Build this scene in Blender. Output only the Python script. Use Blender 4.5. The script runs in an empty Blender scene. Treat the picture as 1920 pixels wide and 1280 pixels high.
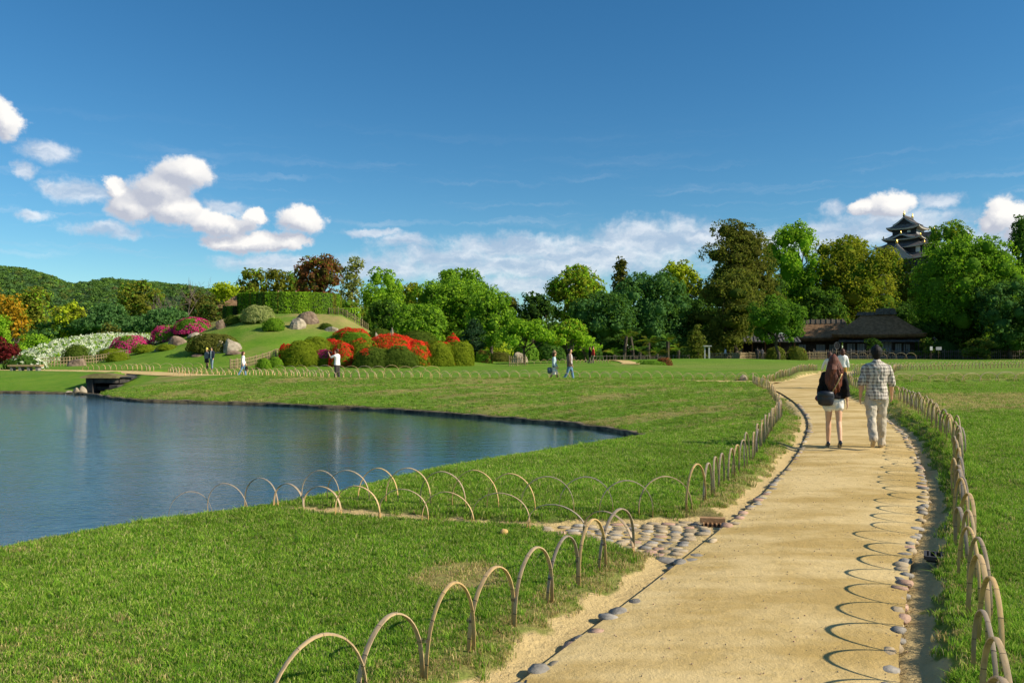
import bpy, math, random
import numpy as np
from mathutils import Vector, Matrix

random.seed(11)
RNG = np.random.default_rng(11)
scene = bpy.context.scene
COL = scene.collection

# ------------------------------------------------------------------ camera
F, CX, HY, EYE = 1500.0, 960.0, 652.0, 1.70      # focal length in 1920-wide pixels, principal column, horizon row, eye height
cam_data = bpy.data.cameras.new("camera")
cam = bpy.data.objects.new("camera", cam_data)
COL.objects.link(cam)
cam.location = (0, 0, EYE)
cam.rotation_euler = (math.radians(90), 0, 0)
cam_data.sensor_width = 36.0
cam_data.lens = 36.0 * F / 1920.0
cam_data.shift_y = (HY - 640.0) / 1920.0
cam_data.clip_start = 0.05
cam_data.clip_end = 12000
scene.camera = cam

# ------------------------------------------------------------------ sun, sky, exposure
SUN_EL, SUN_AZ = math.radians(32), math.radians(107)       # azimuth clockwise from +Y
SUN_DIR = Vector((math.sin(SUN_AZ) * math.cos(SUN_EL), math.cos(SUN_AZ) * math.cos(SUN_EL), math.sin(SUN_EL)))
sun_data = bpy.data.lights.new("sun", 'SUN')
sun_data.energy = 5.0
sun_data.angle = math.radians(0.53)
sun_data.color = (1.0, 0.9, 0.74)
sun = bpy.data.objects.new("sun", sun_data)
COL.objects.link(sun)
sun.rotation_euler = SUN_DIR.to_track_quat('Z', 'Y').to_euler()
sun.location = (60, -20, 60)

scene.view_settings.view_transform = 'Standard'
scene.view_settings.look = 'None'
scene.view_settings.gamma = 1.0
scene.view_settings.use_curve_mapping = False
scene.view_settings.exposure = 0.42
scene.cycles.max_bounces = 6
scene.cycles.diffuse_bounces = 3
scene.cycles.glossy_bounces = 3
scene.cycles.transmission_bounces = 3
scene.cycles.transparent_max_bounces = 6
scene.cycles.caustics_reflective = False
scene.cycles.caustics_refractive = False
scene.cycles.use_adaptive_sampling = True
scene.cycles.adaptive_threshold = 0.015

world = bpy.data.worlds.new("World")
scene.world = world
world.use_nodes = True
try:
    world.cycles.sampling_method = 'MANUAL'
    world.cycles.sample_map_resolution = 512
except Exception:
    pass


class NT:
    """short-hand for building node trees"""
    def __init__(self, tree):
        self.t = tree

    def n(self, typ, **kw):
        nd = self.t.nodes.new(typ)
        for k, v in kw.items():
            setattr(nd, k, v)
        return nd

    def l(self, a, b):
        self.t.links.new(a, b)

    def put(self, sock, v):
        if hasattr(v, 'is_output') or isinstance(v, bpy.types.NodeSocket):
            self.t.links.new(v, sock)
        else:
            sock.default_value = v

    def m(self, op, a, b=0.0, c=None, clamp=False):
        nd = self.n('ShaderNodeMath', operation=op, use_clamp=clamp)
        self.put(nd.inputs[0], a)
        self.put(nd.inputs[1], b)
        if c is not None:
            self.put(nd.inputs[2], c)
        return nd.outputs[0]

    def v(self, op, a, b=None, c=None):
        nd = self.n('ShaderNodeVectorMath', operation=op)
        self.put(nd.inputs[0], a)
        if b is not None:
            self.put(nd.inputs[1], b)
        if c is not None:
            self.put(nd.inputs[2], c)
        return nd.outputs['Value'] if op in ('LENGTH', 'DOT_PRODUCT', 'DISTANCE') else nd.outputs['Vector']

    def mix(self, fac, a, b, mode='MIX'):
        nd = self.n('ShaderNodeMix', data_type='RGBA', blend_type=mode)
        self.put(nd.inputs[0], fac)
        self.put(nd.inputs[6], a if hasattr(a, 'is_output') or isinstance(a, bpy.types.NodeSocket) else tuple(a) + (1,) * (4 - len(a)))
        self.put(nd.inputs[7], b if hasattr(b, 'is_output') or isinstance(b, bpy.types.NodeSocket) else tuple(b) + (1,) * (4 - len(b)))
        return nd.outputs[2]

    def ramp(self, val, lo, hi, a=0.0, b=1.0, smooth=True):
        nd = self.n('ShaderNodeMapRange', interpolation_type='SMOOTHSTEP' if smooth else 'LINEAR')
        self.put(nd.inputs[0], val)
        nd.inputs[1].default_value = lo
        nd.inputs[2].default_value = hi
        nd.inputs[3].default_value = a
        nd.inputs[4].default_value = b
        return nd.outputs[0]

    def noise(self, vec, scale, detail=4, rough=0.55, out='Fac'):
        nd = self.n('ShaderNodeTexNoise')
        if vec is not None:
            self.put(nd.inputs['Vector'], vec)
        nd.inputs['Scale'].default_value = scale
        nd.inputs['Detail'].default_value = detail
        nd.inputs['Roughness'].default_value = rough
        return nd.outputs[out]


def build_world():
    tr = world.node_tree
    tr.nodes.clear()
    N = NT(tr)
    out = N.n('ShaderNodeOutputWorld')
    sky = N.n('ShaderNodeTexSky', sky_type='NISHITA')
    sky.sun_disc = False
    sky.sun_elevation = SUN_EL
    sky.sun_rotation = SUN_AZ
    sky.altitude = 0
    sky.air_density = 1.0
    sky.dust_density = 0.0
    sky.ozone_density = 5.0
    hs = N.n('ShaderNodeHueSaturation')
    hs.inputs['Saturation'].default_value = 1.2
    hs.inputs['Value'].default_value = 1.0
    N.l(sky.outputs[0], hs.inputs['Color'])
    gm = N.mix(1.0, hs.outputs[0], (0.90, 1.08, 1.02), 'MULTIPLY')
    bg = N.n('ShaderNodeBackground')
    N.l(gm, bg.inputs[0])
    bg.inputs[1].default_value = 0.084

    tc = N.n('ShaderNodeTexCoord')
    sp = N.n('ShaderNodeSeparateXYZ')
    N.l(tc.outputs['Generated'], sp.inputs[0])
    az = N.m('ARCTAN2', sp.outputs[0], sp.outputs[1])
    rr = N.m('SQRT', N.m('ADD', N.m('MULTIPLY', sp.outputs[0], sp.outputs[0]), N.m('MULTIPLY', sp.outputs[1], sp.outputs[1])))
    el = N.m('DIVIDE', sp.outputs[2], N.m('MAXIMUM', rr, 0.02))
    cb = N.n('ShaderNodeCombineXYZ')
    N.l(az, cb.inputs[0])
    N.l(el, cb.inputs[1])
    p = cb.outputs[0]

    # cumulus (crisp) and stratus (soft) as clusters of puffs; (photo column, row, radii)
    crisp = [(8, 228, 46, 34), (-30, 215, 60, 40), (350, 322, 66, 34), (300, 352, 60, 36), (215, 352, 30, 22), (255, 385, 60, 36), (330, 392, 60, 28),
             (395, 418, 55, 26), (565, 412, 50, 28), (475, 405, 30, 18), (430, 420, 60, 18), (470, 455, 90, 22), (545, 452, 40, 18), (420, 455, 50, 16),
             (1668, 384, 58, 28), (1620, 388, 30, 18), (1880, 405, 48, 36), (1935, 430, 60, 30), (1850, 420, 30, 18)]
    soft = [(90, 287, 44, 16), (45, 322, 22, 10), (66, 402, 30, 8), (150, 360, 60, 16), (100, 352, 24, 9), (200, 430, 60, 10), (425, 390, 34, 12), (700, 434, 44, 7),
            (1215, 450, 120, 34), (1120, 478, 150, 30), (960, 462, 130, 20), (1000, 500, 260, 22), (760, 452, 46, 12), (840, 480, 120, 18),
            (700, 500, 120, 20), (520, 495, 90, 16), (1000, 535, 120, 16), (1310, 445, 60, 22), (1450, 460, 110, 26), (1680, 420, 120, 22), (1765, 376, 34, 12),
            (1570, 395, 24, 12), (1600, 440, 120, 22), (1850, 460, 120, 26)]

    def blobs(vec, items, k, grow=1.0):
        acc = None
        for (x, y, rx, ry) in items:
            a = math.atan((x - CX) / F)
            ca = math.cos(a)
            e = (HY - y) / F * ca
            sx, sy = F / (rx * grow) / (ca * ca), F / (ry * grow)
            d = N.v('LENGTH', N.v('MULTIPLY_ADD', vec, (sx, sy, 0), (-a * sx, -e * sy, 0)))
            acc = d if acc is None else N.m('SMOOTH_MIN', acc, d, k)
        return acc

    wn = N.noise(p, 24.0, 8, 0.66, 'Color')
    warp = N.v('MULTIPLY_ADD', wn, (0.050, 0.030, 0), (-0.025, -0.015, 0))
    pw = N.v('ADD', p, warp)
    fb = N.noise(p, 46.0, 8, 0.64)
    fb_s = N.m('MULTIPLY_ADD', fb, 0.85, -0.425)
    # unseen cloud away from the mapped sky, spread wider for neutral fill light
    gen_n = N.noise(N.v('MULTIPLY', tc.outputs['Generated'], (1, 1, 1.6)), 3.2, 6, 0.6)
    away = N.m('MAXIMUM', N.ramp(N.m('ABSOLUTE', az), 0.66, 0.85), N.ramp(el, 0.55, 0.8))
    gen = N.m('MULTIPLY', N.ramp(gen_n, 0.52, 0.64), away)

    fc = blobs(pw, crisp, 0.25, 0.93)
    fc2 = blobs(N.v('ADD', pw, (0.013, 0.014, 0)), crisp, 0.25, 0.93)
    dc = N.m('ADD', N.m('SUBTRACT', 1.0, fc), fb_s)
    ac = N.ramp(dc, -0.20, 0.26)
    lit = N.m('MULTIPLY_ADD', N.m('SUBTRACT', fc2, fc), 1.0, 0.24, clamp=True)
    lit = N.m('ADD', lit, N.m('MULTIPLY', fb_s, 0.50), clamp=True)
    colc = N.mix(lit, (0.42, 0.45, 0.53), (0.84, 0.82, 0.79))

    fs = blobs(pw, soft, 0.3)
    ds = N.m('ADD', N.m('SUBTRACT', 1.0, fs), N.m('MULTIPLY', fb_s, 2.0))
    as_ = N.m('MULTIPLY', N.ramp(ds, -0.6, 0.6), 0.78)
    as_ = N.m('MAXIMUM', as_, N.m('MULTIPLY', gen, 0.85))
    # thin streaks of high cloud
    st = N.noise(N.v('MULTIPLY', pw, (4.0, 60.0, 1)), 1.0, 5, 0.6)
    streak = N.m('MULTIPLY', N.m('MULTIPLY', N.ramp(st, 0.50, 0.75), N.ramp(el, 0.30, 0.10)), 0.30)
    as_ = N.m('MAXIMUM', as_, streak)
    lits = N.ramp(N.noise(N.v('MULTIPLY', pw, (16, 42, 1)), 1.0, 5, 0.6), 0.36, 0.70)
    cols = N.mix(lits, (0.38, 0.47, 0.60), (0.80, 0.81, 0.83))

    colour = N.mix(ac, cols, colc)
    alpha = N.m('MAXIMUM', ac, as_)
    alpha = N.m('MULTIPLY', alpha, N.ramp(el, 0.0, 0.02))
    bg2 = N.n('ShaderNodeBackground')
    N.l(colour, bg2.inputs[0])
    bg2.inputs[1].default_value = 0.92
    mx = N.n('ShaderNodeMixShader')
    N.l(alpha, mx.inputs[0])
    N.l(bg.outputs[0], mx.inputs[1])
    N.l(bg2.outputs[0], mx.inputs[2])
    N.l(mx.outputs[0], out.inputs[0])


build_world()

# ------------------------------------------------------------------ helpers
def P(px, py, z=0.0):
    d = F * (EYE - z) / (py - HY)
    return np.array([(px - CX) / F * d, d, z])


def Q(px, py, d):
    return np.array([(px - CX) / F * d, d, EYE - (py - HY) / F * d])


def smooth(a, b, t):
    t = np.clip((np.asarray(t, float) - a) / (b - a), 0, 1)
    return t * t * (3 - 2 * t)


def catmull(pts, n=8):
    pts = np.asarray(pts, float)
    p = np.vstack([2 * pts[0] - pts[1], pts, 2 * pts[-1] - pts[-2]])
    out = []
    for i in range(1, len(p) - 2):
        for t in np.linspace(0, 1, n, endpoint=False):
            t2, t3 = t * t, t * t * t
            out.append(0.5 * (2 * p[i] + (-p[i - 1] + p[i + 1]) * t + (2 * p[i - 1] - 5 * p[i] + 4 * p[i + 1] - p[i + 2]) * t2
                              + (-p[i - 1] + 3 * p[i] - 3 * p[i + 1] + p[i + 2]) * t3))
    out.append(p[-2])
    return np.array(out)


def resample(pts, step):
    pts = np.asarray(pts, float)
    s = np.concatenate([[0], np.cumsum(np.linalg.norm(np.diff(pts, axis=0), axis=1))])
    n = max(2, int(round(s[-1] / step)) + 1)
    t = np.linspace(0, s[-1], n)
    return np.stack([np.interp(t, s, pts[:, k]) for k in range(pts.shape[1])], 1)


def dist_poly(x, y, poly, closed=False):
    d2 = np.full(x.shape, 1e12)
    m = len(poly)
    for i in range(m if closed else m - 1):
        ax, ay = poly[i][:2]
        bx, by = poly[(i + 1) % m][:2]
        dx, dy = bx - ax, by - ay
        L = dx * dx + dy * dy + 1e-12
        t = np.clip(((x - ax) * dx + (y - ay) * dy) / L, 0, 1)
        ex, ey = x - ax - t * dx, y - ay - t * dy
        np.minimum(d2, ex * ex + ey * ey, out=d2)
    return np.sqrt(d2)


def inside(x, y, poly):
    c = np.zeros(x.shape, bool)
    m = len(poly)
    for i in range(m):
        ax, ay = poly[i][:2]
        bx, by = poly[(i + 1) % m][:2]
        if ay == by:
            continue
        c ^= ((ay > y) != (by > y)) & (x < (bx - ax) * (y - ay) / (by - ay) + ax)
    return c


def vnoise(x, y, scale, seed=0):
    """cheap smooth 2-D value noise in numpy, range 0..1"""
    x, y = np.asarray(x) * scale + seed * 17.3, np.asarray(y) * scale - seed * 9.1
    xi, yi = np.floor(x).astype(np.int64), np.floor(y).astype(np.int64)
    xf, yf = x - xi, y - yi
    u, v = xf * xf * (3 - 2 * xf), yf * yf * (3 - 2 * yf)

    def h(a, b):
        n = (a * 374761393 + b * 668265263 + seed * 1442695) & 0x7fffffff
        n = ((n ^ (n >> 13)) * 1274126177) & 0x7fffffff
        return ((n ^ (n >> 16)) & 0xffff) / 65535.0
    return (h(xi, yi) * (1 - u) + h(xi + 1, yi) * u) * (1 - v) + (h(xi, yi + 1) * (1 - u) + h(xi + 1, yi + 1) * u) * v


def fbm(x, y, scale, seed=0, octv=4):
    a, s, t = 0.5, 0.0, 0.0
    for k in range(octv):
        s = s + a * vnoise(x, y, scale * 2 ** k, seed + k * 3)
        t += a
        a *= 0.5
    return s / t


def tag(o, label=None, cat=None, group=None, kind=None):
    if label:
        o['label'] = label
    if cat:
        o['category'] = cat
    if group:
        o['group'] = group
    if kind:
        o['kind'] = kind
    return o


def empty(name, loc, label=None, cat=None, group=None):
    o = bpy.data.objects.new(name, None)
    o.empty_display_size = 0.2
    COL.objects.link(o)
    o.location = [float(v) for v in loc]
    return tag(o, label, cat, group)


def attach(o, parent):
    """parent keeping world placement (parents are never rotated or scaled)"""
    if parent is not None:
        o.parent = parent
        if parent.parent is None:
            o.matrix_parent_inverse = Matrix.Translation(-parent.location)
        else:
            base = Matrix.Translation(parent.parent.location) @ parent.matrix_parent_inverse @ Matrix.LocRotScale(parent.location, parent.rotation_euler, parent.scale)
            o.matrix_parent_inverse = base.inverted()
    return o


def link(name, me, parent=None, mat=None):
    o = bpy.data.objects.new(name, me)
    COL.objects.link(o)
    if mat is not None and len(me.materials) == 0:
        me.materials.append(mat)
    return attach(o, parent)


def mesh_np(name, V, faces, mat=None, smooth_=False, cols=None):
    """faces: (N,4) or (N,3) int array"""
    V = np.ascontiguousarray(V, np.float32)
    faces = np.ascontiguousarray(faces, np.int32)
    k = faces.shape[1]
    me = bpy.data.meshes.new(name)
    me.vertices.add(len(V))
    me.vertices.foreach_set('co', V.ravel())
    me.loops.add(faces.size)
    me.loops.foreach_set('vertex_index', faces.ravel())
    me.polygons.add(len(faces))
    me.polygons.foreach_set('loop_start', np.arange(0, faces.size, k, dtype=np.int32))
    me.polygons.foreach_set('loop_total', np.full(len(faces), k, np.int32))
    if smooth_:
        me.polygons.foreach_set('use_smooth', np.ones(len(faces), bool))
    if cols is not None:
        ca = me.color_attributes.new('Col', 'FLOAT_COLOR', 'POINT')
        c4 = np.ones((len(V), 4), np.float32)
        c4[:, :3] = cols
        ca.data.foreach_set('color', c4.ravel())
    me.update(calc_edges=True)
    if mat is not None:
        me.materials.append(mat)
    return me


class MB:
    """collects shapes for ONE mesh"""
    def __init__(self):
        self.v, self.f = [], []

    def add(self, vs, fs):
        b = len(self.v)
        self.v.extend([tuple(float(c) for c in q) for q in vs])
        self.f.extend([tuple(b + i for i in q) for q in fs])
        return self

    def box(self, c, s, rz=0.0, taper=1.0):
        cx, cy, cz = c
        hx, hy, hz = s[0] / 2, s[1] / 2, s[2] / 2
        ca, sa = math.cos(rz), math.sin(rz)
        vs = []
        for z, k in ((-hz, 1.0), (hz, taper)):
            for x, y in ((-hx, -hy), (hx, -hy), (hx, hy), (-hx, hy)):
                vs.append((cx + (x * ca - y * sa) * k, cy + (x * sa + y * ca) * k, cz + z))
        return self.add(vs, [(0, 3, 2, 1), (4, 5, 6, 7), (0, 1, 5, 4), (1, 2, 6, 5), (2, 3, 7, 6), (3, 0, 4, 7)])

    def bar(self, a, b, w, h=None, up=(0, 0, 1)):
        a, b = Vector(a), Vector(b)
        h = w if h is None else h
        t = (b - a).normalized()
        u = Vector(up)
        if abs(t.dot(u)) > 0.97:
            u = Vector((1, 0, 0))
        s = t.cross(u).normalized()
        u = s.cross(t)
        vs = []
        for q in (a, b):
            for i, j in ((-1, -1), (1, -1), (1, 1), (-1, 1)):
                vs.append(q + s * (i * w / 2) + u * (j * h / 2))
        return self.add(vs, [(3, 2, 1, 0), (4, 5, 6, 7), (0, 1, 5, 4), (1, 2, 6, 5), (2, 3, 7, 6), (3, 0, 4, 7)])

    def tube(self, pts, rad, n=8, side=(1, 0, 0), cap=0.6):
        pts = [Vector(q) for q in pts]
        m = len(pts)
        rad = [(r, r) if not isinstance(r, (tuple, list)) else r for r in rad]
        rings = []
        side = Vector(side)
        fr = []
        for i in range(m):
            t = (pts[min(i + 1, m - 1)] - pts[max(i - 1, 0)])
            t = t.normalized() if t.length > 1e-9 else Vector((0, 0, 1))
            a = side - t * side.dot(t)
            if a.length < 0.15:
                a = Vector((0, 1, 0)) - t * t.y
            a.normalize()
            fr.append((t, a, t.cross(a)))
        seq = []
        if cap:
            t, a, b = fr[0]
            r = rad[0]
            seq.append((pts[0] - t * (max(r) * cap), (r[0] * .5, r[1] * .5), a, b))
        for i in range(m):
            seq.append((pts[i], rad[i], fr[i][1], fr[i][2]))
        if cap:
            t, a, b = fr[-1]
            r = rad[-1]
            seq.append((pts[-1] + t * (max(r) * cap), (r[0] * .5, r[1] * .5), a, b))
        vs, fs = [], []
        for c, r, a, b in seq:
            for k in range(n):
                g = 2 * math.pi * k / n
                vs.append(c + a * (r[0] * math.cos(g)) + b * (r[1] * math.sin(g)))
        for i in range(len(seq) - 1):
            for k in range(n):
                k2 = (k + 1) % n
                fs.append((i * n + k, i * n + k2, (i + 1) * n + k2, (i + 1) * n + k))
        fs.append(tuple(range(n - 1, -1, -1)))
        e = (len(seq) - 1) * n
        fs.append(tuple(e + k for k in range(n)))
        return self.add(vs, fs)

    def prism(self, poly, z0, z1):
        n = len(poly)
        vs = [(x, y, z0) for x, y in poly] + [(x, y, z1) for x, y in poly]
        fs = [tuple(range(n - 1, -1, -1)), tuple(range(n, 2 * n))] + [(i, (i + 1) % n, n + (i + 1) % n, n + i) for i in range(n)]
        return self.add(vs, fs)

    def xf(self, org, rz):
        c, s = math.cos(rz), math.sin(rz)
        self.v = [(org[0] + x * c - y * s, org[1] + x * s + y * c, org[2] + z) for x, y, z in self.v]
        return self

    def mesh(self, name, mat=None, smooth_=False):
        me = bpy.data.meshes.new(name)
        me.from_pydata(self.v, [], self.f)
        if smooth_:
            me.polygons.foreach_set('use_smooth', np.ones(len(me.polygons), bool))
        me.update()
        if mat is not None:
            me.materials.append(mat)
        return me

    def build(self, name, mat=None, parent=None, smooth_=False):
        return link(name, self.mesh(name, mat, smooth_), parent)


# ------------------------------------------------------------------ materials
MATS = {}


def mat_base(name, rough=0.9, spec=0.2):
    m = bpy.data.materials.new(name)
    m.use_nodes = True
    N = NT(m.node_tree)
    b = m.node_tree.nodes['Principled BSDF']
    b.inputs['Roughness'].default_value = rough
    b.inputs['Specular IOR Level'].default_value = spec
    MATS[name] = m
    return m, N, b


def mat_noise(name, c1, c2, scale=4.0, rough=0.85, bump=0.0, bscale=None, spec=0.2, coord='Object', detail=5, rnd=0.0, stretch=(1, 1, 1)):
    m, N, b = mat_base(name, rough, spec)
    tc = N.n('ShaderNodeTexCoord')
    vec = N.v('MULTIPLY', tc.outputs[coord], stretch)
    if coord == 'Object':
        oi = N.n('ShaderNodeObjectInfo')
        vec = N.v('ADD', vec, N.v('MULTIPLY', (13.0, 7.0, 5.0), oi.outputs['Random']))
    f = N.ramp(N.noise(vec, scale, detail, 0.6), 0.3, 0.7)
    col = N.mix(f, c1, c2)
    if rnd:
        oi = N.n('ShaderNodeObjectInfo')
        k = N.m('MULTIPLY_ADD', oi.outputs['Random'], 2 * rnd, 1 - rnd)
        sc = N.n('ShaderNodeCombineXYZ')
        for i in range(3):
            N.l(k, sc.inputs[i])
        col = N.v('MULTIPLY', col, sc.outputs[0])
    N.l(col, b.inputs['Base Color'])
    if bump:
        bp = N.n('ShaderNodeBump')
        bp.inputs['Strength'].default_value = bump
        bp.inputs['Distance'].default_value = 0.02
        N.l(N.noise(vec, bscale or scale * 4, 5, 0.65), bp.inputs['Height'])
        N.l(bp.outputs[0], b.inputs['Normal'])
    return m


def mat_plain(name, c, rough=0.6, spec=0.3, metallic=0.0):
    m, N, b = mat_base(name, rough, spec)
    tc = N.n('ShaderNodeTexCoord')
    f = N.noise(tc.outputs['Object'], 9.0, 4, 0.6)
    c = np.array(c)
    N.l(N.mix(f, tuple(c * 0.82), tuple(np.minimum(c * 1.15, 1))), b.inputs['Base Color'])
    b.inputs['Metallic'].default_value = metallic
    return m


def mat_leaf(name, gloss=0.0, trans=0.35):
    """leaf colour is carried by each leaf (attribute Col)"""
    m = bpy.data.materials.new(name)
    m.use_nodes = True
    tr = m.node_tree
    tr.nodes.clear()
    N = NT(tr)
    out = N.n('ShaderNodeOutputMaterial')
    at = N.n('ShaderNodeVertexColor', layer_name='Col')
    d = N.n('ShaderNodeBsdfDiffuse')
    t = N.n('ShaderNodeBsdfTranslucent')
    N.l(at.outputs[0], d.inputs[0])
    tcol = N.mix(1.0, at.outputs[0], (1.15, 1.2, 0.6), 'MULTIPLY')
    N.l(tcol, t.inputs[0])
    mx = N.n('ShaderNodeMixShader')
    mx.inputs[0].default_value = trans
    N.l(d.outputs[0], mx.inputs[1])
    N.l(t.outputs[0], mx.inputs[2])
    last = mx.outputs[0]
    if gloss:
        g = N.n('ShaderNodeBsdfGlossy')
        g.inputs['Roughness'].default_value = 0.45
        g.inputs['Color'].default_value = (0.8, 0.9, 0.8, 1)
        m2 = N.n('ShaderNodeMixShader')
        m2.inputs[0].default_value = gloss
        N.l(last, m2.inputs[1])
        N.l(g.outputs[0], m2.inputs[2])
        last = m2.outputs[0]
    N.l(last, out.inputs[0])
    MATS[name] = m
    return m


LEAF = mat_leaf('leaf', 0.0, 0.44)
PETAL = mat_leaf('petal', 0.0, 0.25)
BARK = mat_noise('bark', (0.055, 0.042, 0.03), (0.12, 0.095, 0.07), 3.0, 0.95, 0.5, 12)

# ================================================================== THE LAND
ZW = -0.90                                                     # pond level below the path
L_EDGE = catmull([(-2.6, -4), (-1.75, 0), (-0.95, 2.2), (0.03, 4.06), (0.86, 5.51), (1.86, 7.33), (2.93, 9.34), (4.74, 13.2), (6.85, 18.5), (8.65, 24.3),
                  (10.1, 30.0), (11.0, 34.0), (12.6, 38), (15.2, 43), (18.2, 49), (22, 56)], 8)
R_EDGE = catmull([(-0.2, -4), (0.45, 0), (1.2, 2.2), (2.0, 4.13), (2.45, 5.0), (3.29, 6.57), (4.27, 8.28), (4.78, 9.2), (6.0, 11.8), (7.86, 16.1), (10.1, 22.6),
                  (11.1, 26), (12.1, 29.5), (13.7, 34.5), (15.5, 39), (18, 43.7), (21, 50), (24.6, 57)], 8)
N_EDGE = catmull([(-60, 68), (-40, 60), (-28, 55), (-21.6, 49.3), (-14.6, 45.6), (-7.1, 41.6), (3.7, 39.9), (10.0, 39.2), (12.4, 38.2)], 8)
F_EDGE = catmull([(-60, 72), (-40, 64), (-27, 58.5), (-20.8, 52.4), (-14.2, 48.4), (-7, 44.2), (3.7, 42.7), (10, 42.0), (13.8, 40.6)], 8)
PATH_A = np.vstack([L_EDGE, R_EDGE[::-1]])
PATH_B = np.vstack([N_EDGE, F_EDGE[::-1]])
_far = [P(x, y, ZW)[:2] for x, y in ((-420, 738), (-250, 737), (-100, 737), (0, 737), (90, 738), (160, 740))]
_far += [P(x, y, ZW)[:2] for x, y in ((178, 743), (215, 749), (260, 753), (330, 755), (400, 757), (500, 760), (600, 765), (700, 769), (800, 776), (900, 784), (1000, 792),
                                      (1080, 800), (1140, 808), (1178, 815))]
_near = [(3.72, 22.7), (3.45, 21.6), (2.65, 20.2), (1.2, 17.6), (-0.2, 15.0), (-1.45, 12.9), (-2.3, 11.3), (-2.75, 10.2), (-3.2, 9.55), (-3.75, 9.05), (-4.3, 8.6), (-4.75, 8.05), (-5.15, 7.45),
         (-5.65, 6.7), (-6.4, 5.2), (-9, 0), (-22, -4), (-40, 0), (-50, 20)]
POND = catmull(np.array(_far + _near), 5)
CULVERT = np.array([(-23.9, 43.5), (-24.9, 50.0), (-26.3, 58.0), (-24.6, 58.5), (-23.2, 50.0), (-22.3, 43.0)])
DRAIN_C = catmull([(2.05, 7.2), (1.35, 7.32), (0.7, 7.62), (0.1, 7.78), (-0.5, 7.93), (-1.3, 8.16), (-1.9, 8.36), (-2.25, 8.5)], 6)
DRAIN_FAN = np.array([(0.35, 7.40), (0.50, 7.90), (1.30, 7.98), (1.98, 8.12), (2.25, 7.95), (1.75, 7.0), (1.48, 6.55), (1.06, 6.72), (0.80, 7.15)])


def hill_profile(px):
    """crest height of the garden hill by photo column at a depth of 85 m"""
    return np.interp(px, [60, 180, 260, 330, 400, 450, 540, 640, 700, 760, 850, 930], [0, 0.57, 1.55, 2.85, 4.36, 5.2, 5.3, 5.2, 3.25, 1.9, 0.65, 0])


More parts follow.
